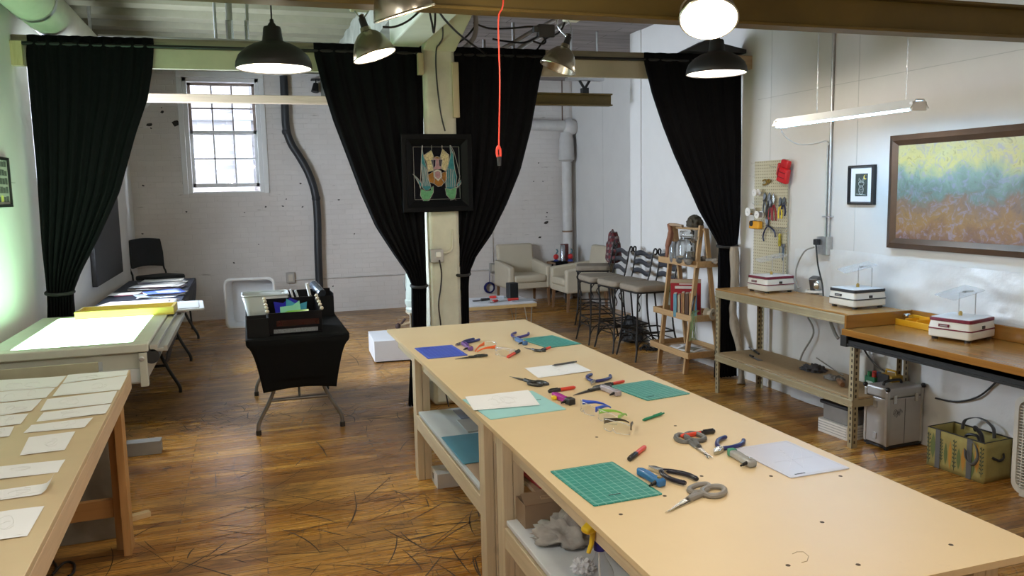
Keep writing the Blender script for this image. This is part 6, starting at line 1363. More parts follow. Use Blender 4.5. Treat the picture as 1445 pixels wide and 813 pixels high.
# ---- side table with bits
sd = thing('side_table', 'small round wooden side table between the two armchairs', 'side table', (4.53, 11.45, 0))
MB().cyl((0, 0, .60), (0, 0, .625), .21, n=28).build('tabletop', wood('dark_round_top', (.22, .12, .06), (.15, .08, .04), 0), sd, bevel=.004)
for k in range(3): a = k*2.1+.6; MB().tube([(.12*cos(a), .12*sin(a), .60), (.17*cos(a), .17*sin(a), 0)], [.016, .013], 8).build('leg', BLACK_PLASTIC, sd)
def cloth_drop(u, v): return (-.16+.20*u-.02*v, -.21-.012*sin(u*12)*v-.015*v, .628-.46*v+.02*sin(u*6)*v)
b = MB(); b.grid(cloth_drop, 16, 10); b.box((-.16, -.21, .6265), (.03, -.02, .634)); o = b.build('black_cloth', CLOTH, smooth=180, solid=.006, recalc=False); o.location = sd.location; tag(o, 'black cloth hanging off the round side table', 'cloth')
SDZ = .626
o = MB().lathe([(0, 0), (.038, 0), (.038, .24), (.03, .25), (0, .25)], 18).build('steel_tin', M('steel_tin', (.36, .37, .40), .25, .8)); o.location = (4.55, 11.40, SDZ); tag(o, 'tall steel tin standing on the round side table', 'tin')
o = MB().box((-.06, -.02, 0), (.06, .02, .26)).build('dark_red_box', M('dark_red_card', (.16, .05, .05), .5), bevel=.003, smooth=0); o.location = (4.62, 11.50, SDZ); tag(o, 'dull red narrow box behind the steel tin', 'box')
for i, (x, y, c, l) in enumerate(((4.44, 11.40, (.55, .03, .03), 'red and blue ball trinket on the armchair side of steel tin'), (4.66, 11.36, (.55, .05, .04), 'red and white ball trinket on the wall side of steel tin'))):
    t = thing('ball_trinket', l, 'trinket', (x, y, SDZ), 0, 'trinkets on the side table'); MB().sphere((0, 0, .075), .042, 14, 10).build('red_ball', M('trinket_red', c, .3), t); MB().lathe([(.0, 0), (.045, 0), (.04, .02), (.02, .035), (0, .035)], 14).build('blue_base', M('trinket_blue', (.03, .05, .22) if i == 0 else (.5, .5, .5), .4), t); MB().tube([(0, 0, .11), (.03, 0, .16), (.01, 0, .19)], .012, 6).build('teal_top', M('trinket_teal', (.12, .22, .24), .4), t)
# ---- bar stools
IRON = M('wrought_iron', (.022, .020, .019), .45, .5, var=.15)
st = thing('bar_stool', 'wrought-iron bar stool standing nearest the ladder shelf, tan cushion', 'bar stool', (3.79, 7.24, 0), R(-90), 'wrought-iron bar stools')
TAN = M('tan_cushion', (.235, .195, .145), .8, var=.08, scale=20)
b = MB(); b.prism(rrect(.44, .43, .07), .69, .755); b.build('seat', TAN, st, bevel=.022, seg=4, smooth=60)
b = MB(); b.tube([(x, y, .685) for x, y in rrect(.42, .41, .06)], .009, 8, closed=True); b.build('seat_frame', IRON, st)
for sx_ in (-1, 1):
    b = MB(); b.tube(smoothpts([(sx_*.19, -.19, .68), (sx_*.17, -.185, .5), (sx_*.175, -.19, .28), (sx_*.20, -.21, .10), (sx_*.215, -.23, 0)], 4), .0095, 8); b.build('leg', IRON, st)
    b = MB(); b.tube(smoothpts([(sx_*.19, .19, .68), (sx_*.17, .20, .5), (sx_*.175, .22, .28), (sx_*.20, .26, .10), (sx_*.215, .29, 0)], 4), .0095, 8); b.build('leg', IRON, st)
    b = MB(); P = [(sx_*.175, .19, .69), (sx_*.18, .22, .80), (sx_*.182, .24, .90), (sx_*.184, .258, 1.0), (sx_*.19, .268, 1.045)]
    P += [(sx_*(.19+.03-.03*cos(a)), .272, 1.045+.03*sin(a)) for a in (.6, 1.3, 2.0, 2.8, 3.6, 4.4, 5.0)]
    b.tube(smoothpts(P, 4), .009, 8); b.build('back_post', IRON, st)
    b = MB(); b.tube(smoothpts([(sx_*.19, -.15, .68), (sx_*.215, -.2, .62), (sx_*.20, -.17, .55), (sx_*.175, -.17, .5)], 4), .006, 6); b.build('leg_scroll', IRON, st)
for k, z in enumerate((.815, .91, 1.0)):
    b = MB(); hh = .027
    b.grid(lambda u, v: ((u-.5)*.365, .226+(z-.81)*.17+.02*sin(pi*u)*-1*-1, z-hh+2*hh*v+.016*sin(2*pi*u)), 18, 3); b.build('back_slat', M('blued_steel_slat', (.085, .09, .105), .35, .75, var=.2), st, solid=.004, smooth=180, recalc=False)
for z, r_ in ((.28, .008), (.20, .006)):
    for yy, s in ((-.19, -1), (.22, 1)): MB().cyl((-.176, yy, z), (.176, yy, z), r_, n=8).build('stretcher', IRON, st)
    for s in (-1, 1): MB().cyl((s*.176, -.19, z), (s*.176, .22, z), r_, n=8).build('stretcher', IRON, st)
for s in (-1, 1):
    MB().tube(smoothpts([(s*.205, -.215, .09), (s*.185, -.16, .19), (s*.176, -.02, .25), (s*.185, .13, .19), (s*.205, .26, .09)], 4), .006, 6).build('foot_arch', IRON, st)
MB().tube(smoothpts([(-.205, -.215, .09), (-.14, -.195, .21), (0, -.19, .26), (.14, -.195, .21), (.205, -.215, .09)], 4), .006, 6).build('foot_arch', IRON, st)
copy_tree(st, loc=(3.76, 7.72, 0), rz=R(-88), label='wrought-iron bar stool in the middle of the three front stools')
copy_tree(st, loc=(3.74, 8.22, 0), rz=R(-94), label='wrought-iron bar stool last of the front three, before the armchair')
copy_tree(st, loc=(4.17, 9.42, 0), rz=R(-114), label='wrought-iron bar stool standing back by the bluish wall with shirt on it')
# plaid shirt and bags
o = crumple((0, 0, 0), (.10, .15, .40), 41, .17, 2.4).build('plaid_shirt', None, smooth=180, recalc=False)
def mat_plaid():
    m, nt, p = new_mat('plaid_flannel'); v = coords(nt); sp = nd(nt, 'ShaderNodeSeparateXYZ'); lk(nt, v, sp.inputs[0])
    a = mth(nt, 'FRACT', mth(nt, 'MULTIPLY', sp.outputs[1], 14)); c = mth(nt, 'FRACT', mth(nt, 'MULTIPLY', sp.outputs[2], 14))
    k = mth(nt, 'ADD', mth(nt, 'GREATER_THAN', a, .55), mth(nt, 'GREATER_THAN', c, .55))
    lk(nt, ramp(nt, mth(nt, 'MULTIPLY', k, .5), [(0, (.16, .03, .03)), (.5, (.07, .03, .035)), (1, (.22, .17, .15))], 'CONSTANT'), p.inputs['Base Color']); p.inputs['Roughness'].default_value = .9; return m
o.data.materials.clear(); o.data.materials.append(mat_plaid()); q = onx(877, 372, 4.58); o.location = (4.42, 9.33, .76); tag(o, 'dark red plaid shirt slung over the rear bar stool back', 'shirt')
o = crumple((0, 0, 0), (.13, .17, .30), 44, .25, 1.8).build('black_bag', M('black_bag_nylon', (.014, .014, .015), .6), smooth=180, recalc=False); o.location = (4.0, 8.0, .0); tag(o, 'black bag on the floor against the wall behind the stools', 'bag')
b = MB()
for k in range(10): a = k*.7; b.tube(smoothpts([(.02*k-.1, .0+.1*sin(a), .006), (.05*cos(a), .12*cos(a*1.3), .015+.02*(k % 3)), (.1*sin(a), -.1*cos(a), .008)], 4), .006, 6)
o = b.build('black_cables', BLACK_PLASTIC); o.location = (3.98, 7.55, 0); tag(o, 'tangle of black cords on the floor behind the stools', 'cords')
# ---- ladder shelf
ls = thing('ladder_shelf', 'A-frame wooden ladder shelf with three trays by the curtain', 'shelf', (3.92, 6.64, 0))
LWD = wood('golden_pine', (.40, .25, .115), (.30, .175, .07), 2, 1, .55); LWX = wood('golden_pine_tray', (.40, .25, .115), (.30, .175, .07), 1, 1, .55)
for s in (-1, 1):
    y = s*.245
    MB().bar((-.175, y, 0), (-.015, y, 1.36), .042, .028, up=(0, 1, 0)).build('leg', LWD, ls, smooth=0, bevel=.003); MB().bar((.165, y+s*.03, 0), (.015, y+s*.03, 1.33), .042, .028, up=(0, 1, 0)).build('leg', LWD, ls, smooth=0, bevel=.003)
MB().cyl((.0, -.29, 1.325), (.0, .27, 1.325), .012).build('top_dowel', LWD, ls)
for z, d in ((.175, .165), (.51, .13), (1.0, .075)):
    b = MB(); b.box((-d-.05, -.36, z-.012), (d+.05, .36, z)); b.box((-d-.05, -.36, z), (-d-.035, .36, z+.045)); b.box((d+.035, -.36, z), (d+.05, .36, z+.045)); b.box((-d-.035, -.36, z), (d+.035, -.345, z+.045)); b.box((-d-.035, .345, z), (d+.035, .36, z+.045)); b.build('tray', LWX, ls, smooth=0, bevel=.003)
MB().tube(smoothpts([(-.10, -.262, .52), (-.125, -.285, .60), (-.115, -.285, .68), (-.085, -.262, .72)], 4), .008, 8).build('black_handle', BLACK_PLASTIC, ls)
# books on the middle tray
bx_, by_ = 3.86, 6.58
for i, (th, hh, dd_, c, l) in enumerate(((.030, .215, .15, (.12, .28, .36), 'blue-spined book at the stool end of the ladder shelf row'), (.022, .205, .15, (.42, .36, .26), 'cream-spined book second in the ladder shelf row'), (.028, .225, .15, (.30, .16, .07), 'brown-spined book third in the ladder shelf row'), (.03, .22, .15, (.12, .07, .05), 'dark brown book in the middle of the ladder shelf row'), (.03, .225, .15, (.45, .22, .10), 'orange-spined book just before the blue one'), (.032, .215, .15, (.08, .24, .36), 'bright blue book at the curtain end of the ladder shelf row'))):
    k_ = .09-i*.036
    t = thing('book', l, 'book', (bx_-.02-.83*k_, by_-.02+.55*k_, .511), R(56), 'books standing on the ladder shelf')
    MB().box((-.06, -th/2, 0), (.05, th/2, hh)).build('cover', M('book_cover_%s' % 'abcdef'[i], c, .5, var=.15, scale=25), t, bevel=.002, smooth=0)
    MB().box((-.055, -th/2+.003, hh), (.048, th/2-.003, hh+.0015)).build('pages', M('page_cream', (.6, .55, .45), .8), t, smooth=0)
t = thing('red_book', 'large red-covered book standing behind the row of spines', 'book', (3.895, 6.665, .511), R(56))
b = MB(); b.box((-.012, -.15, 0), (.012, .13, .335)); b.mat(1); b.box((-.0128, -.11, .245), (-.0119, .09, .27)); b.box((-.0128, -.07, .285), (-.0119, .05, .295)); b.mat(2); b.box((-.0126, -.149, .30), (-.0120, .129, .334)); b.build('cover', [M('red_cover', (.28, .012, .02), .4), M('cover_title_band', (.6, .55, .5), .5), M('cover_top_tan', (.36, .29, .19), .5)], t, smooth=0)
o = MB().box((-.012, -.02, 0), (.012, .02, .26)).build('green_strip', M('green_leaf_card', (.05, .14, .05), .6), bevel=.002, smooth=0); o.location = (3.86, 6.84, .511); tag(o, 'narrow green card standing beyond the ladder shelf books', 'card')
b = MB(); b.lathe([(.05, 0), (.055, .01), (.03, .03), (.03, .05), (.055, .07), (.05, .08), (.02, .08), (.02, 0)], 18, closed=True); o = b.build('ribbon_spool', M('tan_spool', (.45, .38, .27), .6)); o.location = (3.93, 6.345, .56); o.rotation_euler = (pi/2, 0, .4); tag(o, 'tan spool lying on the near end of the middle shelf', 'spool')
b = MB(); r2 = random.Random(2)
for k in range(12): x0_, y0_ = r2.uniform(-.03, .03), r2.uniform(-.02, .02); b.tube(smoothpts([(x0_, y0_, .04), (x0_-.05, y0_-.03, .02), (x0_-.07+r2.uniform(-.02, .02), y0_-.05, -.09), (x0_-.07+r2.uniform(-.03, .03), y0_-.05, -.22)], 4), .0022, 5)
o = b.build('trailing_plant', M('pale_green_plant', (.20, .28, .13), .7, var=.3)); o.location = (3.80, 6.30, .56); tag(o, 'pale green trailing plant hanging off the middle shelf', 'plant')
for i, (x, y, rz, m, l) in enumerate(((3.90, 6.72, .1, PW_, 'white magazine spread at the far end of the bottom shelf'), (3.92, 6.50, -.2, PB_, 'blue-grey printed sheets at the near end of the bottom shelf'))): paper_heap(x, y, .24, .26, rz, .177+.0*i, 3, 60+i, 'paper_stack', [m, PW_, PT_], l, 'papers', 'papers on the ladder shelf')
b = MB(); b.grid(lambda u, v: (-.10+.2*u, -.12+.24*v, .03+.002*sin(u*5)), 6, 6); b.mat(1); b.grid(lambda u, v: (-.065+.13*u, -.085+.17*v, .0325+.002*sin((u*.65+.17)*5)), 6, 6); o = b.build('landscape_print', [PW_, M('print_sepia', (.20, .19, .15), .6, var=.6, scale=30)], smooth=180, solid=.001, recalc=False); o.location = (3.85, 6.50, .182); o.rotation_euler = (0, -.05, .5); tag(o, 'white-bordered sepia print on top of the bottom shelf papers', 'print')
# glass jars and driftwood on the top tray
JG = M('clear_jar_glass', (.80, .83, .83), .05, trans=.92, var=0, ior=1.35)
t = thing('glass_jar', 'large clear glass jug with two neck handles on top tray', 'glass jar', (3.88, 6.60, 1.001))
MB().lathe([(.0, .0), (.085, 0), (.105, .02), (.108, .17), (.096, .205), (.060, .232), (.058, .245), (.068, .25), (.068, .30), (.064, .305), (.0, .305)], 28).build('jar_body', JG, t)
for s in (-1, 1): MB().tube(smoothpts([(0, s*.06, .285), (0, s*.098, .28), (0, s*.098, .235), (0, s*.075, .22)], 4), .007, 8).build('neck_handle', JG, t)
t = thing('glass_jar', 'slim grey glass bottle beside the large jug', 'glass jar', (3.83, 6.745, 1.001)); MB().lathe([(0, 0), (.035, 0), (.045, .02), (.052, .14), (.03, .18), (.028, .2), (0, .2)], 18).build('jar_body', M('smoky_glass', (.45, .48, .5), .08, trans=.7, var=0), t)
t = thing('glass_jar', 'small round fluted glass jar in front of the large jug', 'glass jar', (3.83, 6.46, 1.001)); MB().lathe([(0, 0), (.04, 0), (.06, .03), (.06, .085), (.045, .115), (.045, .125), (0, .125)], 12).build('jar_body', JG, t)
DRIFT = M('grey_driftwood', (.20, .17, .135), .85, var=.3, scale=18, bmp=.4, stretch=(1, 1, .25))
for i, (x, y, z, rz, L_, l) in enumerate(((3.80, 6.44, 1.018, 1.2, .30, 'gnarled driftwood piece lying before the fluted jar'), (3.86, 6.52, 1.02, 2.0, .22, 'short dark driftwood chunk under the large jug'), (3.96, 6.33, 1.03, 1.4, .34, 'thin driftwood stick poking off the near tray end'))):
    r2 = random.Random(20+i); b = MB(); P = [(-L_/2+L_*k/6, r2.uniform(-.02, .02), r2.uniform(0, .012)) for k in range(7)]; b.tube(smoothpts(P, 4), [.016+.010*abs(sin(j*1.7)) for j in range(25)], 8); o = b.build('driftwood', DRIFT); o.location = (x, y, z+.012); o.rotation_euler = (0, 0, rz); tag(o, l, 'driftwood', 'driftwood on the top tray')
for s, l in ((0, 'dry reed stem standing beside the fluted jar'), (1, 'second dry reed stem leaning towards the curtain')):
    o = MB().tube(smoothpts([(0, 0, 0), (0, -.02, .15), (.0, -.05-.03*s, .26)], 4), [.004]*9, 5).build('reed_stem', M('dark_reed', (.10, .09, .06), .8)); o.location = (3.87, 6.44-.02*s, 1.002); tag(o, l, 'reed', 'dry reeds on the top tray')
t = thing('driftwood_hook', 'reddish forked driftwood resting upright at the shelf top end', 'driftwood', (3.88, 6.90, 1.03)); b = MB(); b.tube(smoothpts([(-.03, .02, -.03), (-.03, .0, .12), (-.02, -.03, .24), (-.02, .0, .33)], 4), [.022]*4+[.03]*5+[.022]*4, 10); b.build('branch', M('red_driftwood', (.22, .095, .055), .8, var=.3, scale=20), t); b = MB(); b.tube(smoothpts([(-.02, 0, .325), (-.01, -.12, .325), (0, -.22, .315)], 4), .014, 8); b.build('cross_branch', M('tan_driftwood', (.34, .24, .15), .8), t)
t = thing('dried_nest', 'dark dried wood knot hanging at the ladder shelf top', 'driftwood', (3.93, 6.55, 1.355)); o = crumple((0, 0, 0), (.08, .11, .11), 51, .2, 2.6).build('knot', M('dark_bark', (.06, .05, .032), .9, var=.5, scale=20), t, smooth=180, recalc=False); o.location = (0, 0, -.02); b = MB(); b.tube(smoothpts([(0, .03, .0), (0, .05, -.05), (0, .06, -.10)], 4), .012, 7); b.build('stem', MATS['dark_bark'], t)
# tall driftwood log behind the metal bench
P = [onx(1036, 348, 4.02), onx(1037, 400, 4.03), onx(1034, 430, 4.03), onx(1036, 455, 4.04), onx(1045, 500, 4.03), onx(1046, 545, 3.99)]
P[-1].z = .004; r_ = [.034+.007*sin(i*.5)+.004*sin(i*1.3) for i in range(40)]
pts = smoothpts(P, 5); tag(MB().tube(pts, [r_[i] for i in range(len(pts))], 12).build('driftwood_log', M('pale_driftwood', (.27, .225, .17), .85, var=.3, scale=10, bmp=.5, stretch=(3, 3, .4))), 'tall pale driftwood log standing by the metal bench post', 'driftwood')
# ================================================================== ITEMS ON THE WORKTABLE
ZT = TZ+.0006
def tp(px, py): return onz(px, py, TZ)
def mat_grid(name, col, line, pitch):
    m, nt, p = new_mat(name); v = coords(nt); sp = nd(nt, 'ShaderNodeSeparateXYZ'); lk(nt, v, sp.inputs[0])
    def g(s, pit, w):
        f = mth(nt, 'FRACT', mth(nt, 'ADD', mth(nt, 'MULTIPLY', s, 1/pit), 100.5)); return mth(nt, 'LESS_THAN', mth(nt, 'ABSOLUTE', mth(nt, 'SUBTRACT', f, .5)), w)
    a = mth(nt, 'MAXIMUM', g(sp.outputs[0], pitch, .035), g(sp.outputs[1], pitch, .035))
    a2 = mth(nt, 'MAXIMUM', g(sp.outputs[0], pitch*.5, .03), g(sp.outputs[1], pitch*.5, .03))
    c = mix(nt, mth(nt, 'ADD', mth(nt, 'MULTIPLY', a, .75), mth(nt, 'MULTIPLY', a2, .0)), col, line)
    n = noise_tex(nt, v, 9, 4); c = mix(nt, 1, c, ramp(nt, n, [(.3, (.86, .86, .86)), (.7, (1, 1, 1))]), 'MULTIPLY')
    lk(nt, c, p.inputs['Base Color']); p.inputs['Roughness'].default_value = .45; return m
def mat_rect(px4):
    P = [tp(*p) for p in px4]; c = sum(P, V((0, 0, 0)))/4
    u = ((P[1]-P[0])+(P[2]-P[3]))/2; v = ((P[3]-P[0])+(P[2]-P[1]))/2
    return c, u.length, v.length, atan2(u.y, u.x)
def cutting_mat(px4, m, label, logo, border=True, th=.003):
    c, w, l, rz = mat_rect(px4)
    t = thing('cutting_mat', label, 'cutting mat', (c.x, c.y, ZT), rz, 'cutting mats on the worktable')
    MB().prism(rrect(w, l, .006), 0, th).build('mat_sheet', m[0], t, smooth=0)
    b = MB(); z = th+.0003
    if border:
        a, d = w/2-.010, l/2-.010; 
        for p0, p1 in (((-a, -d), (a, -d)), ((a, -d), (a, d)), ((a, d), (-a, d)), ((-a, d), (-a, -d))): b.tube([(*p0, th), (*p1, th)], .0009, 4)
    b.mat(1); lx, ly = logo
    x = -.028
    for k, wd in enumerate((.006, .004, .006, .004, .005, .006, .004, .006)): b.box((lx*w+x, ly*l-.003, th), (lx*w+x+wd-.0012, ly*l+.003, th+.0004)); x += wd
    b.build('printed_marks', [m[1], m[2]], t, smooth=0); return t
INK = M('mat_ink', (.015, .02, .03), .6, var=0)
TEAL = (mat_grid('teal_grid', (.015, .245, .205), (.40, .62, .55), .0254), M('teal_line', (.30, .55, .47), .5, var=0), INK)
BLUE = (mat_grid('blue_grid', (.035, .075, .48), (.16, .24, .68), .0254), M('blue_line', (.16, .24, .7), .5, var=0), INK)
AQUA = (M('aqua_mat', (.33, .62, .62), .5, var=.03), M('aqua_line', (.36, .66, .66), .5, var=0), INK)
WHIT = (M('translucent_white_mat', (.56, .55, .62), .3, var=.03), M('white_line', (.68, .67, .72), .5, var=0), INK)
cutting_mat([(586.5, 491.5), (640.8, 487.4), (656.8, 501.8), (602, 507.5)], BLUE, 'royal blue gridded cutting mat at the far corner of worktable', (-.2, .38))
cutting_mat([(740.3, 478.3), (785.5, 473.4), (814, 486), (764.8, 492.8)], TEAL, 'teal gridded cutting mat at the far end near the stools', (.1, .38))
cutting_mat([(867, 545.7), (921.4, 535.7), (969, 558), (904.8, 566.3)], TEAL, 'teal gridded cutting mat on the table edge facing the metal bench', (-.25, -.34))
cutting_mat([(779, 666), (866.6, 652.3), (932.9, 699), (835.5, 716)], TEAL, 'teal gridded cutting mat closest to the viewer', (-.05, -.33))
cutting_mat([(655.5, 564.4), (751.9, 552.2), (798.4, 578.6), (688.6, 593.3)], AQUA, 'pale aqua cutting mat lying partly under white paper', (.38, .05), False)
wm = cutting_mat([(1037, 633.9), (1111.8, 622.7), (1197.8, 662.5), (1111.8, 676.2)], WHIT, 'translucent white cutting mat beside the clear-bodied cutter', (-.25, -.44))
b = MB()
for p0, p1 in (((-.02, -.10), (.03, .09)), ((-.06, -.08), (.07, .06)), ((-.075, -.02), (.08, -.02)), ((-.02, -.10), (.09, .05))): b.tube([(*p0, .0031), (*p1, .0031)], .0006, 4)
for k in range(4): b.box((-.03+.012*k, -.03+.03*k-.002, .003), (-.005+.012*k, -.03+.03*k+.002, .0034))
b.build('angle_lines', WHIT[1], wm, smooth=0)
GP = 'sheets of paper on the worktable'
o = drawing([(656.3, 560.5), (745.4, 551), (762, 572), (668.4, 579.9)], TZ+.0045, 'white sketch sheet lying across the pale aqua mat', GP, seed=41, marks=4)
o = drawing([(739.9, 519.8), (810.7, 512), (835, 524.2), (759.8, 533.7)], TZ+.0006, 'white sketch sheet with a grey pencil lying on it', GP, seed=42, marks=2)
# ---- builders: every tool lies along local +x from its head (x=0) to its tail (x=L)
def lay(pa, pb, z=ZT):
    a, c = onz(*pa, z), onz(*pb, z); d = c-a; return a, atan2(d.y, d.x), d.length
MRED = M('marker_red', (.62, .055, .025), .4, var=0); MBLK = M('marker_black', (.018, .018, .02), .4, var=0)
def marker(cap_px, tail_px, label, z=ZT, r=.0085, tilt=0):
    a, rz, L = lay(cap_px, tail_px, z); t = thing('marker', label, 'marker', (a.x, a.y, z+r), rz, 'red markers on the worktable'); t.rotation_euler = (0, tilt, rz)
    MB().tube([(L*.40, 0, 0), (L*.93, 0, 0), (L*.97, 0, 0), (L, 0, 0)], [r, r, r*.75, r*.5], 14).build('barrel', MRED, t)
    b = MB(); b.tube([(0, 0, 0), (.004, 0, 0), (L*.42, 0, 0)], [r*.8, r*1.03, r*1.06], 14); b.box((.006, -.002, r*1.0), (L*.34, .002, r*1.35)); b.build('cap', MBLK, t, smooth=50)
    return t
marker((733, 497), (715.8, 506), 'short red marker by the clear glasses'); marker((774, 555), (812, 549), 'red marker above the magenta cutter')
marker((1008, 611.4), (960.5, 618.7), 'red marker lying under the grey scissors handles'); marker((887.7, 651.5), (910.7, 633.5), 'red marker between teal mat and brown-templed glasses')
marker((852, 546.5), (881, 540), 'red marker touching the long black scissors', r=.0075); marker((764, 496), (777, 491.7), 'red marker by the far teal mat', r=.0075)
a, rz, L = lay((907, 595), (937, 585)); t = thing('pen', 'green ballpoint pen lying alone in the table middle', 'pen', (a.x, a.y, ZT+.006), rz)
GRP = M('green_pen_plastic', (.01, .20, .10), .3, var=0); MB().tube([(0, 0, 0), (.012, 0, 0), (L*.85, 0, 0)], [.0025, .0058, .0058], 12).build('barrel', GRP, t); MB().tube([(L*.85, 0, 0), (L, 0, 0)], [.0045, .003], 10).build('push_button', GRP, t); MB().box((L*.5, -.0016, .005), (L*.88, .0016, .0075)).build('clip', GRP, t)
a, rz, L = lay((779.3, 518), (813.6, 512.5)); t = thing('mechanical_pencil', 'dark grey pencil lying on the sketch sheet', 'pencil', (a.x, a.y, ZT+.0085), rz)
MB().tube([(0, 0, 0), (.016, 0, 0), (L*.9, 0, 0)], [.0012, .0052, .0052], 10).build('barrel', M('dark_grey_barrel', (.09, .09, .095), .4), t); MB().cyl((L*.9, 0, 0), (L, 0, 0), .0042, n=10).build('eraser_end', DSTEEL, t)
def scissors(tip_px, end_px, label, hcol, blade=STEEL, open_=.10, loops=1., flip=1, blunt=1., zr=0):
    a, rz, L = lay(tip_px, end_px); t = thing('scissors', label, 'scissors', (a.x, a.y, ZT), rz, 'scissors on the worktable'); p = L*.46
    for s in (-1, 1):
        M1 = Matrix.Translation((p, 0, .004+.0018*s)) @ Matrix.Rotation(s*open_*.5, 4, 'Z') @ Matrix.Translation((-p, 0, 0))
        b = MB(); b.xf(M1); w = .013*L/.22
        b._add([(0, 0, -.0006), (p*.5, s*w*.55, -.001), (p, s*w*.75, -.0013), (p+.02, s*w*.5, -.0013), (p+.02, -s*w*.5, -.0013), (p, -s*w*.45, -.0013), (p*.5, -s*w*.1, -.001)]+[(0, 0, .0006), (p*.5, s*w*.55, .001), (p, s*w*.75, .0013), (p+.02, s*w*.5, .0013), (p+.02, -s*w*.5, .0013), (p, -s*w*.45, .0013), (p*.5, -s*w*.1, .001)], [tuple(range(7)), tuple(range(13, 6, -1))]+[(i, (i+1) % 7, 7+(i+1) % 7, 7+i) for i in range(7)])
        b.build('blade', blade, t, smooth=0)
        b = MB(); b.xf(M1); k = L-p; yy = -s*1.0*flip
        # shank and bow
        b.tube(smoothpts([(p-.004, -s*.001, 0), (p+k*.2, yy*.007, .0), (p+k*.42, yy*.014, .001)], 4), [.0085*L/.22]*5+[.0075*L/.22]*4, 8)
        rx, ry = k*.30, (.022 if s*flip > 0 else .016)*loops*L/.22; cx = p+k*.70; cy = yy*(.012+ry*.62)
        b.tube([(cx-rx*cos(q), cy+ry*sin(q)*(1+.15*cos(q)), .0018) for q in [2*pi*i/22 for i in range(22)]], (.0062 if loops < 1.1 else .0075)*L/.22, 8, closed=True); b.build('handle', hcol, t)
    MB().cyl((p, 0, -.0), (p, 0, .0105), .0055, n=12).build('screw', DSTEEL, t); return t
SBLK = M('black_scissor_grip', (.022, .024, .022), .4); SGRY = M('warm_grey_grip', (.23, .215, .195), .45, var=.05); SDGR = M('dark_grey_grip', (.12, .12, .115), .45, var=.05)
scissors((720, 532.6), (768.6, 544.5), 'black-handled scissors by the sketch sheet with pencil', SBLK, DSTEEL, .10)
scissors((642, 507.8), (685.3, 502.3), 'slim black-handled scissors below the blue mat', SBLK, DSTEEL, .03, .6)
scissors((1003.9, 649.2), (965, 615), 'grey-handled scissors lying over a red marker', SDGR, STEEL, .12, 1.15)
scissors((940.3, 724.8), (1006, 688), 'large taupe-handled scissors nearest the viewer', SGRY, STEEL, .08, 1.15)
scissors((809, 559), (857, 545.5), 'long-bladed black scissors beside the glittery clear cutter', SBLK, DSTEEL, .04, .55)
scissors((740, 491.6), (766.5, 497), 'small black scissors with dark blades by the far teal mat', SBLK, DSTEEL, .06, .8)
def pliers(head_px, end_px, label, grip, openw=.05, jaw=STEEL, wide=1.):
    a, rz, L = lay(head_px, end_px); t = thing('pliers', label, 'pliers', (a.x, a.y, ZT), rz, 'pliers on the worktable'); p = L*.30
    for s in (-1, 1):
        b = MB(); b._add([(0, s*.001, .002), (p*.35, s*.009*wide, .002), (p, s*.010*wide, .001), (p+.02, -s*.008, .002), (p, -s*.004, .002), (0, s*.0002, .002)]+[(0, s*.001, .011), (p*.35, s*.009*wide, .013), (p, s*.010*wide, .014), (p+.02, -s*.008, .013), (p, -s*.004, .013), (0, s*.0002, .011)], [(0, 1, 2, 3, 4, 5), (11, 10, 9, 8, 7, 6)]+[(i, (i+1) % 6, 6+(i+1) % 6, 6+i) for i in range(6)]); b.build('jaw', jaw, t, smooth=0, bevel=.001)
        b = MB(); b.tube(smoothpts([(p+.004, -s*.004, .008), (p+(L-p)*.25, -s*(.008+openw*.28), .0085), (p+(L-p)*.65, -s*(.008+openw*.5), .009), (L, -s*(.004+openw*.42), .009)], 5), [.006]+[.0078]*13+[.0082, .006], 10); b.build('handle', grip, t)
    MB().cyl((p, 0, .0), (p, 0, .0155), .007, n=12).build('pivot', jaw, t); return t
PURP = M('purple_grip', (.04, .025, .16), .35, var=.1); NAV2 = M('navy_vinyl_grip', (.02, .025, .13), .3, var=.1); BNAV = M('black_navy_grip', (.010, .010, .022), .25, var=.1)
pliers((642.7, 488.4), (673, 480.5), 'blue-handled pliers beside the royal blue mat', NAV2, .04)
pliers((724, 481), (737, 471.5), 'purple-handled nippers above the blue cutter at the far end', PURP, .09)
pliers((834.4, 544.5), (848, 531.5), 'navy nippers standing open above the long scissors', NAV2, .10)
pliers((1008, 642.5), (1037, 622), 'navy-handled pliers by the translucent white mat', NAV2, .07, STEEL, 1.25)
pliers((915, 661.5), (976, 683), 'long black-handled pliers by the closest teal mat', BNAV, .055, STEEL, 1.25)
def cutter(tail_px, head_px, label, m, z=ZT, head='brass', hcol=None):
    a, rz, L = lay(tail_px, head_px); t = thing('glass_cutter', label, 'glass cutter', (a.x, a.y, z), rz, 'pistol-grip glass cutters on the worktable')
    poly = [(0, -.004), (.012, -.015), (L*.35, -.0135), (L*.75, -.017), (L*.97, -.018), (L, -.012), (L*.99, .012), (L*.9, .015), (L*.6, .010), (L*.35, .015), (L*.1, .013)]
    b = MB(); b.prism(poly, .001, .024); b.build('grip', m, t, bevel=.006, seg=3)
    b = MB(); b.cyl((L*.87, -.017, .014), (L*.90, -.035, .011), .0065, .0055, 12); b.cyl((L*.90, -.035, .011), (L*.91, -.044, .009), .0035, n=8); b.build('cutting_head', hcol or BLACK_METAL, t)
    MB().cyl((L*.84, 0, .022), (L*.84, 0, .028), .007, n=14).build('brass_screw' if head == 'brass' else 'screw', BRASS if head == 'brass' else STEEL, t); return t
def tint(n, c, tr=.45): return M(n, c, .12, trans=tr, var=.12, scale=40, ior=1.35)
cutter((653.5, 487), (665.4, 495.5), 'purple glass cutter beside the blue-handled pliers', tint('purple_grip_plastic', (.22, .12, .38), .2))
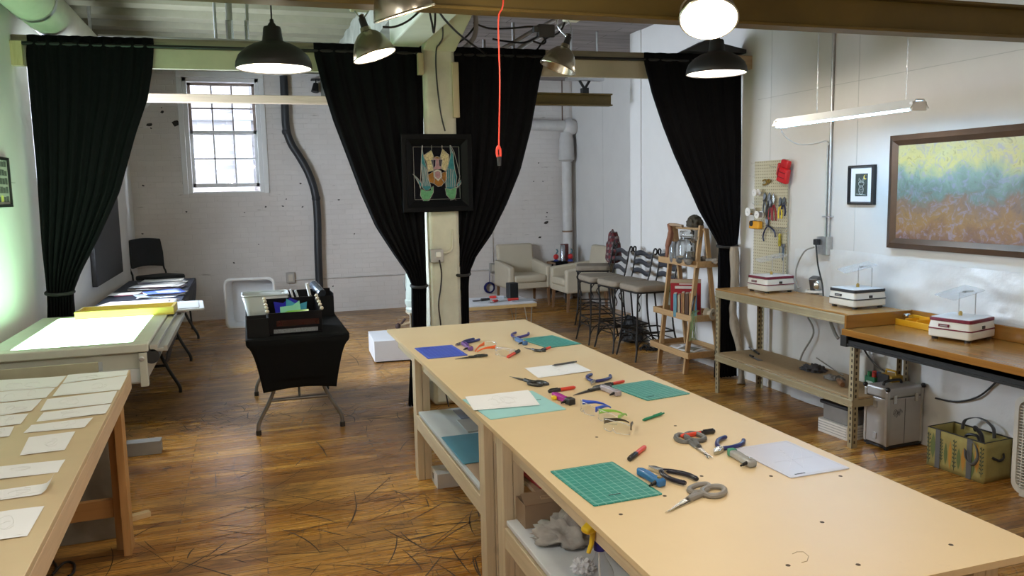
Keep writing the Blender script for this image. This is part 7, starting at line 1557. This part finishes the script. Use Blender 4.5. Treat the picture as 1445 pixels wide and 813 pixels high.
cutter((728.5, 481), (742.4, 487.5), 'blue glass cutter beside the far teal mat', tint('steel_blue_grip', (.10, .22, .48), .2))
c_ = cutter((780.5, 560), (806.6, 571), 'magenta glass cutter with black and yellow head on the aqua mat corner', tint('magenta_grip', (.42, .02, .30), .1)); 
b = MB(); b.prism([(.035, -.032), (.06, -.034), (.062, -.016), (.035, -.014)], .002, .018); b.build('yellow_trigger', M('yellow_trigger_plastic', (.75, .55, .02), .35), c_, bevel=.003)
L_ = (onz(806.6, 571, ZT)-onz(780.5, 560, ZT)).length; b = MB(); b.prism([(L_*.82, -.020), (L_+.012, -.02), (L_+.012, .014), (L_*.82, .016)], .0, .028); b.build('black_nose', BLACK_PLASTIC, c_, bevel=.004)
cutter((848.5, 549.5), (874.5, 559.5), 'glittery clear glass cutter under the long black scissors', tint('glitter_clear_grip', (.62, .56, .62), .4), head='st')
c_ = cutter((1030, 642), (1064.5, 660.5), 'clear glass cutter with a green tail by the white mat', tint('clear_grip', (.75, .77, .78), .6), head='st'); b = MB(); b.prism([(-.003, -.012), (.022, -.0165), (.024, .0155), (.0, .014)], .0, .0265); b.build('green_tail', M('green_translucent', (.10, .42, .26), .15, trans=.3), c_, bevel=.005)
cutter((900.5, 668.5), (936.4, 688.0), 'bright blue glass cutter at the edge of the closest teal mat', tint('bright_blue_grip', (.06, .22, .52), .3))
# ---- safety glasses
LENS = thin_glass('clear_lens', (.98, .985, .99))
def glasses(c_px, rz, label, tc, s=1., folded=False):
    c = tp(*c_px); t = thing('safety_glasses', label, 'safety glasses', (c.x, c.y, ZT), rz, 'safety glasses on the worktable')
    def lens(u, v):
        a = (u-.5)*2.1; return (-.045*s*(1-cos(a))*-1.0, .078*s*sin(a)*.98, .004+.048*s*v*(1-.25*(2*abs(u-.5))**3)+(.012*s*(1-abs((u-.5)/.07)) if abs(u-.5) < .07 and v < .3 else 0))
    b = MB(); b.grid(lens, 30, 6); b.build('lens', LENS, t, solid=.0022, smooth=180, recalc=False)
    b = MB(); b.tube([lens(i/24, 1) for i in range(25)], .0016, 6); b.tube([lens(i/24, 0) for i in range(25)], .0013, 6); b.build('lens_edge', M('clear_edge_plastic', (.78, .80, .82), .15, var=0, alpha=.45), t)
    for sd in (-1, 1):
        y = sd*.069*s
        k = (1 if sd < 0 else .55) if folded else 0
        P = [V((.028*s, y, .034*s)), V((.050*s, y*(1-.25*k), .033*s)), V((.085*s, y*(1-.55*k), .031*s)), V((.118*s, y*(1-.9*k), .022*s)), V((.138*s, y*(1-1.1*k), .010*s))]
        pts = smoothpts(P, 4); n = len(pts); b = MB()
        def hh(i): q = i/(n-1); return s*(.010*(1-q)**1.8+.0035)
        b._add([p-V((0, 0, min(hh(i), p.z-.001))) for i, p in enumerate(pts)]+[p+V((0, 0, hh(i)*.8)) for i, p in enumerate(pts)], [(i, i+1, n+i+1, n+i) for i in range(n-1)])
        b.build('temple', tc, t, solid=.0045, smooth=180, recalc=False)
    return t
glasses((823, 584), R(2), 'clear safety glasses with bright blue temples', M('bright_blue_temple', (.01, .07, .55), .3, var=0), .95, True)
glasses((852, 597), R(14), 'clear safety glasses with lime green temples', M('lime_temple', (.28, .62, .08), .3, var=0, alpha=.75), .9, True)
glasses((865, 612), R(26), 'clear safety glasses with dark brown temples', M('brown_black_temple', (.045, .032, .02), .35, var=0), .95, True)
glasses((697, 494), R(195), 'clear safety glasses with orange temples', M('orange_temple', (.80, .12, .015), .3, var=0), .95, True)
glasses((704, 503), R(20), 'fully clear safety glasses beside the orange-templed pair', M('clear_temple', (.85, .87, .88), .15, var=0, alpha=.35), .95, True)

# ================================================================== LIGHT, SKY, CAMERA
def area(loc, rot, sx, sy, e, col, name):
    l = D.lights.new(name, 'AREA'); l.shape = 'RECTANGLE'; l.size = sx; l.size_y = sy; l.energy = e; l.color = col
    o = D.objects.new(name, l); C.objects.link(o); o.location = loc; o.rotation_euler = rot; return o
# pendants added out of view behind the viewer, as fill for the worktable
for x, y in ((1.4, 1.3), (2.0, .1)): pendant((x, y, 2.5), ZC, REARP*1.85, 'added black dome fill pendant above and behind the viewer')
for x, y, pw, col_ in ((-.35, 1.3, 2.6, (1, .97, .92)), (.9, -1.3, 1, WARM)):  # bare bulbs added out of view to brighten the drafting table and room
    t = thing('fill_bulb_lamp', 'added fill bulb on a cord above and behind the viewer', 'bulb lamp', (x, y, 2.25), 0, 'added fill bulbs behind the viewer')
    MB().cyl((0, 0, .12), (0, 0, ZC-2.25), .0045, n=8).build('cord', BLACK_PLASTIC, t); MB().cyl((0, 0, .05), (0, 0, .12), .022, .016, 14).build('socket', BLACK_PLASTIC, t)
    MB().lathe([(0, -.075), (.02, -.07), (.033, -.045), (.03, -.015), (.016, .02), (.014, .05)], 18).build('light_bulb', BULBM, t); point(t, (0, 0, -.13), REARP*pw, col_, .05)
# sky light entering by window_1 and the added window
p = D.lights.new('window_portal', 'AREA'); p.shape = 'RECTANGLE'; p.size = wr-wl; p.size_y = wt-wb; p.cycles.is_portal = True
o = D.objects.new('window_portal', p); C.objects.link(o); o.location = ((wl+wr)/2, YB+.36, (wb+wt)/2); o.rotation_euler = (-pi/2, 0, 0)
p = D.lights.new('window_portal', 'AREA'); p.shape = 'RECTANGLE'; p.size = 1.75; p.size_y = 1.7; p.cycles.is_portal = True
o = D.objects.new('window_portal', p); C.objects.link(o); o.location = (XL-.22, 7.6, 2.025); o.rotation_euler = (0, -pi/2, 0)
W = D.worlds.new('sky'); bpy.context.scene.world = W; W.use_nodes = True
bg = W.node_tree.nodes['Background']; bg.inputs[0].default_value = (.86, .91, 1.0, 1); bg.inputs[1].default_value = SKY
s = D.lights.new('sun', 'SUN'); s.energy = SUN; s.angle = R(1); s.color = (1, .95, .88)
o = D.objects.new('sun', s); C.objects.link(o); d = V((.35, .75, -.75)).normalized(); o.rotation_euler = V((0, 0, -1)).rotation_difference(d).to_euler()
cam = D.cameras.new('camera'); co = D.objects.new('camera', cam); C.objects.link(co)
cam.sensor_width = 36; cam.lens = FPX/PW*36; cam.clip_start = .05; cam.clip_end = 100
m = Matrix((( _r2.x, -_d2.x, -_f.x, 0), (_r2.y, -_d2.y, -_f.y, 0), (_r2.z, -_d2.z, -_f.z, CAMZ), (0, 0, 0, 1)))
co.matrix_world = m
sc = bpy.context.scene; sc.camera = co
sc.view_settings.view_transform = 'Standard'; sc.view_settings.look = 'None'; sc.view_settings.gamma = 1; sc.view_settings.use_curve_mapping = False
sc.view_settings.exposure = EXPO
sc.cycles.use_denoising = True; sc.cycles.max_bounces = 10; sc.cycles.diffuse_bounces = 5; sc.cycles.glossy_bounces = 4; sc.cycles.transmission_bounces = 8; sc.cycles.transparent_max_bounces = 8
sc.cycles.caustics_reflective = False; sc.cycles.caustics_refractive = False; sc.cycles.sample_clamp_indirect = 4
bpy.context.view_layer.update()
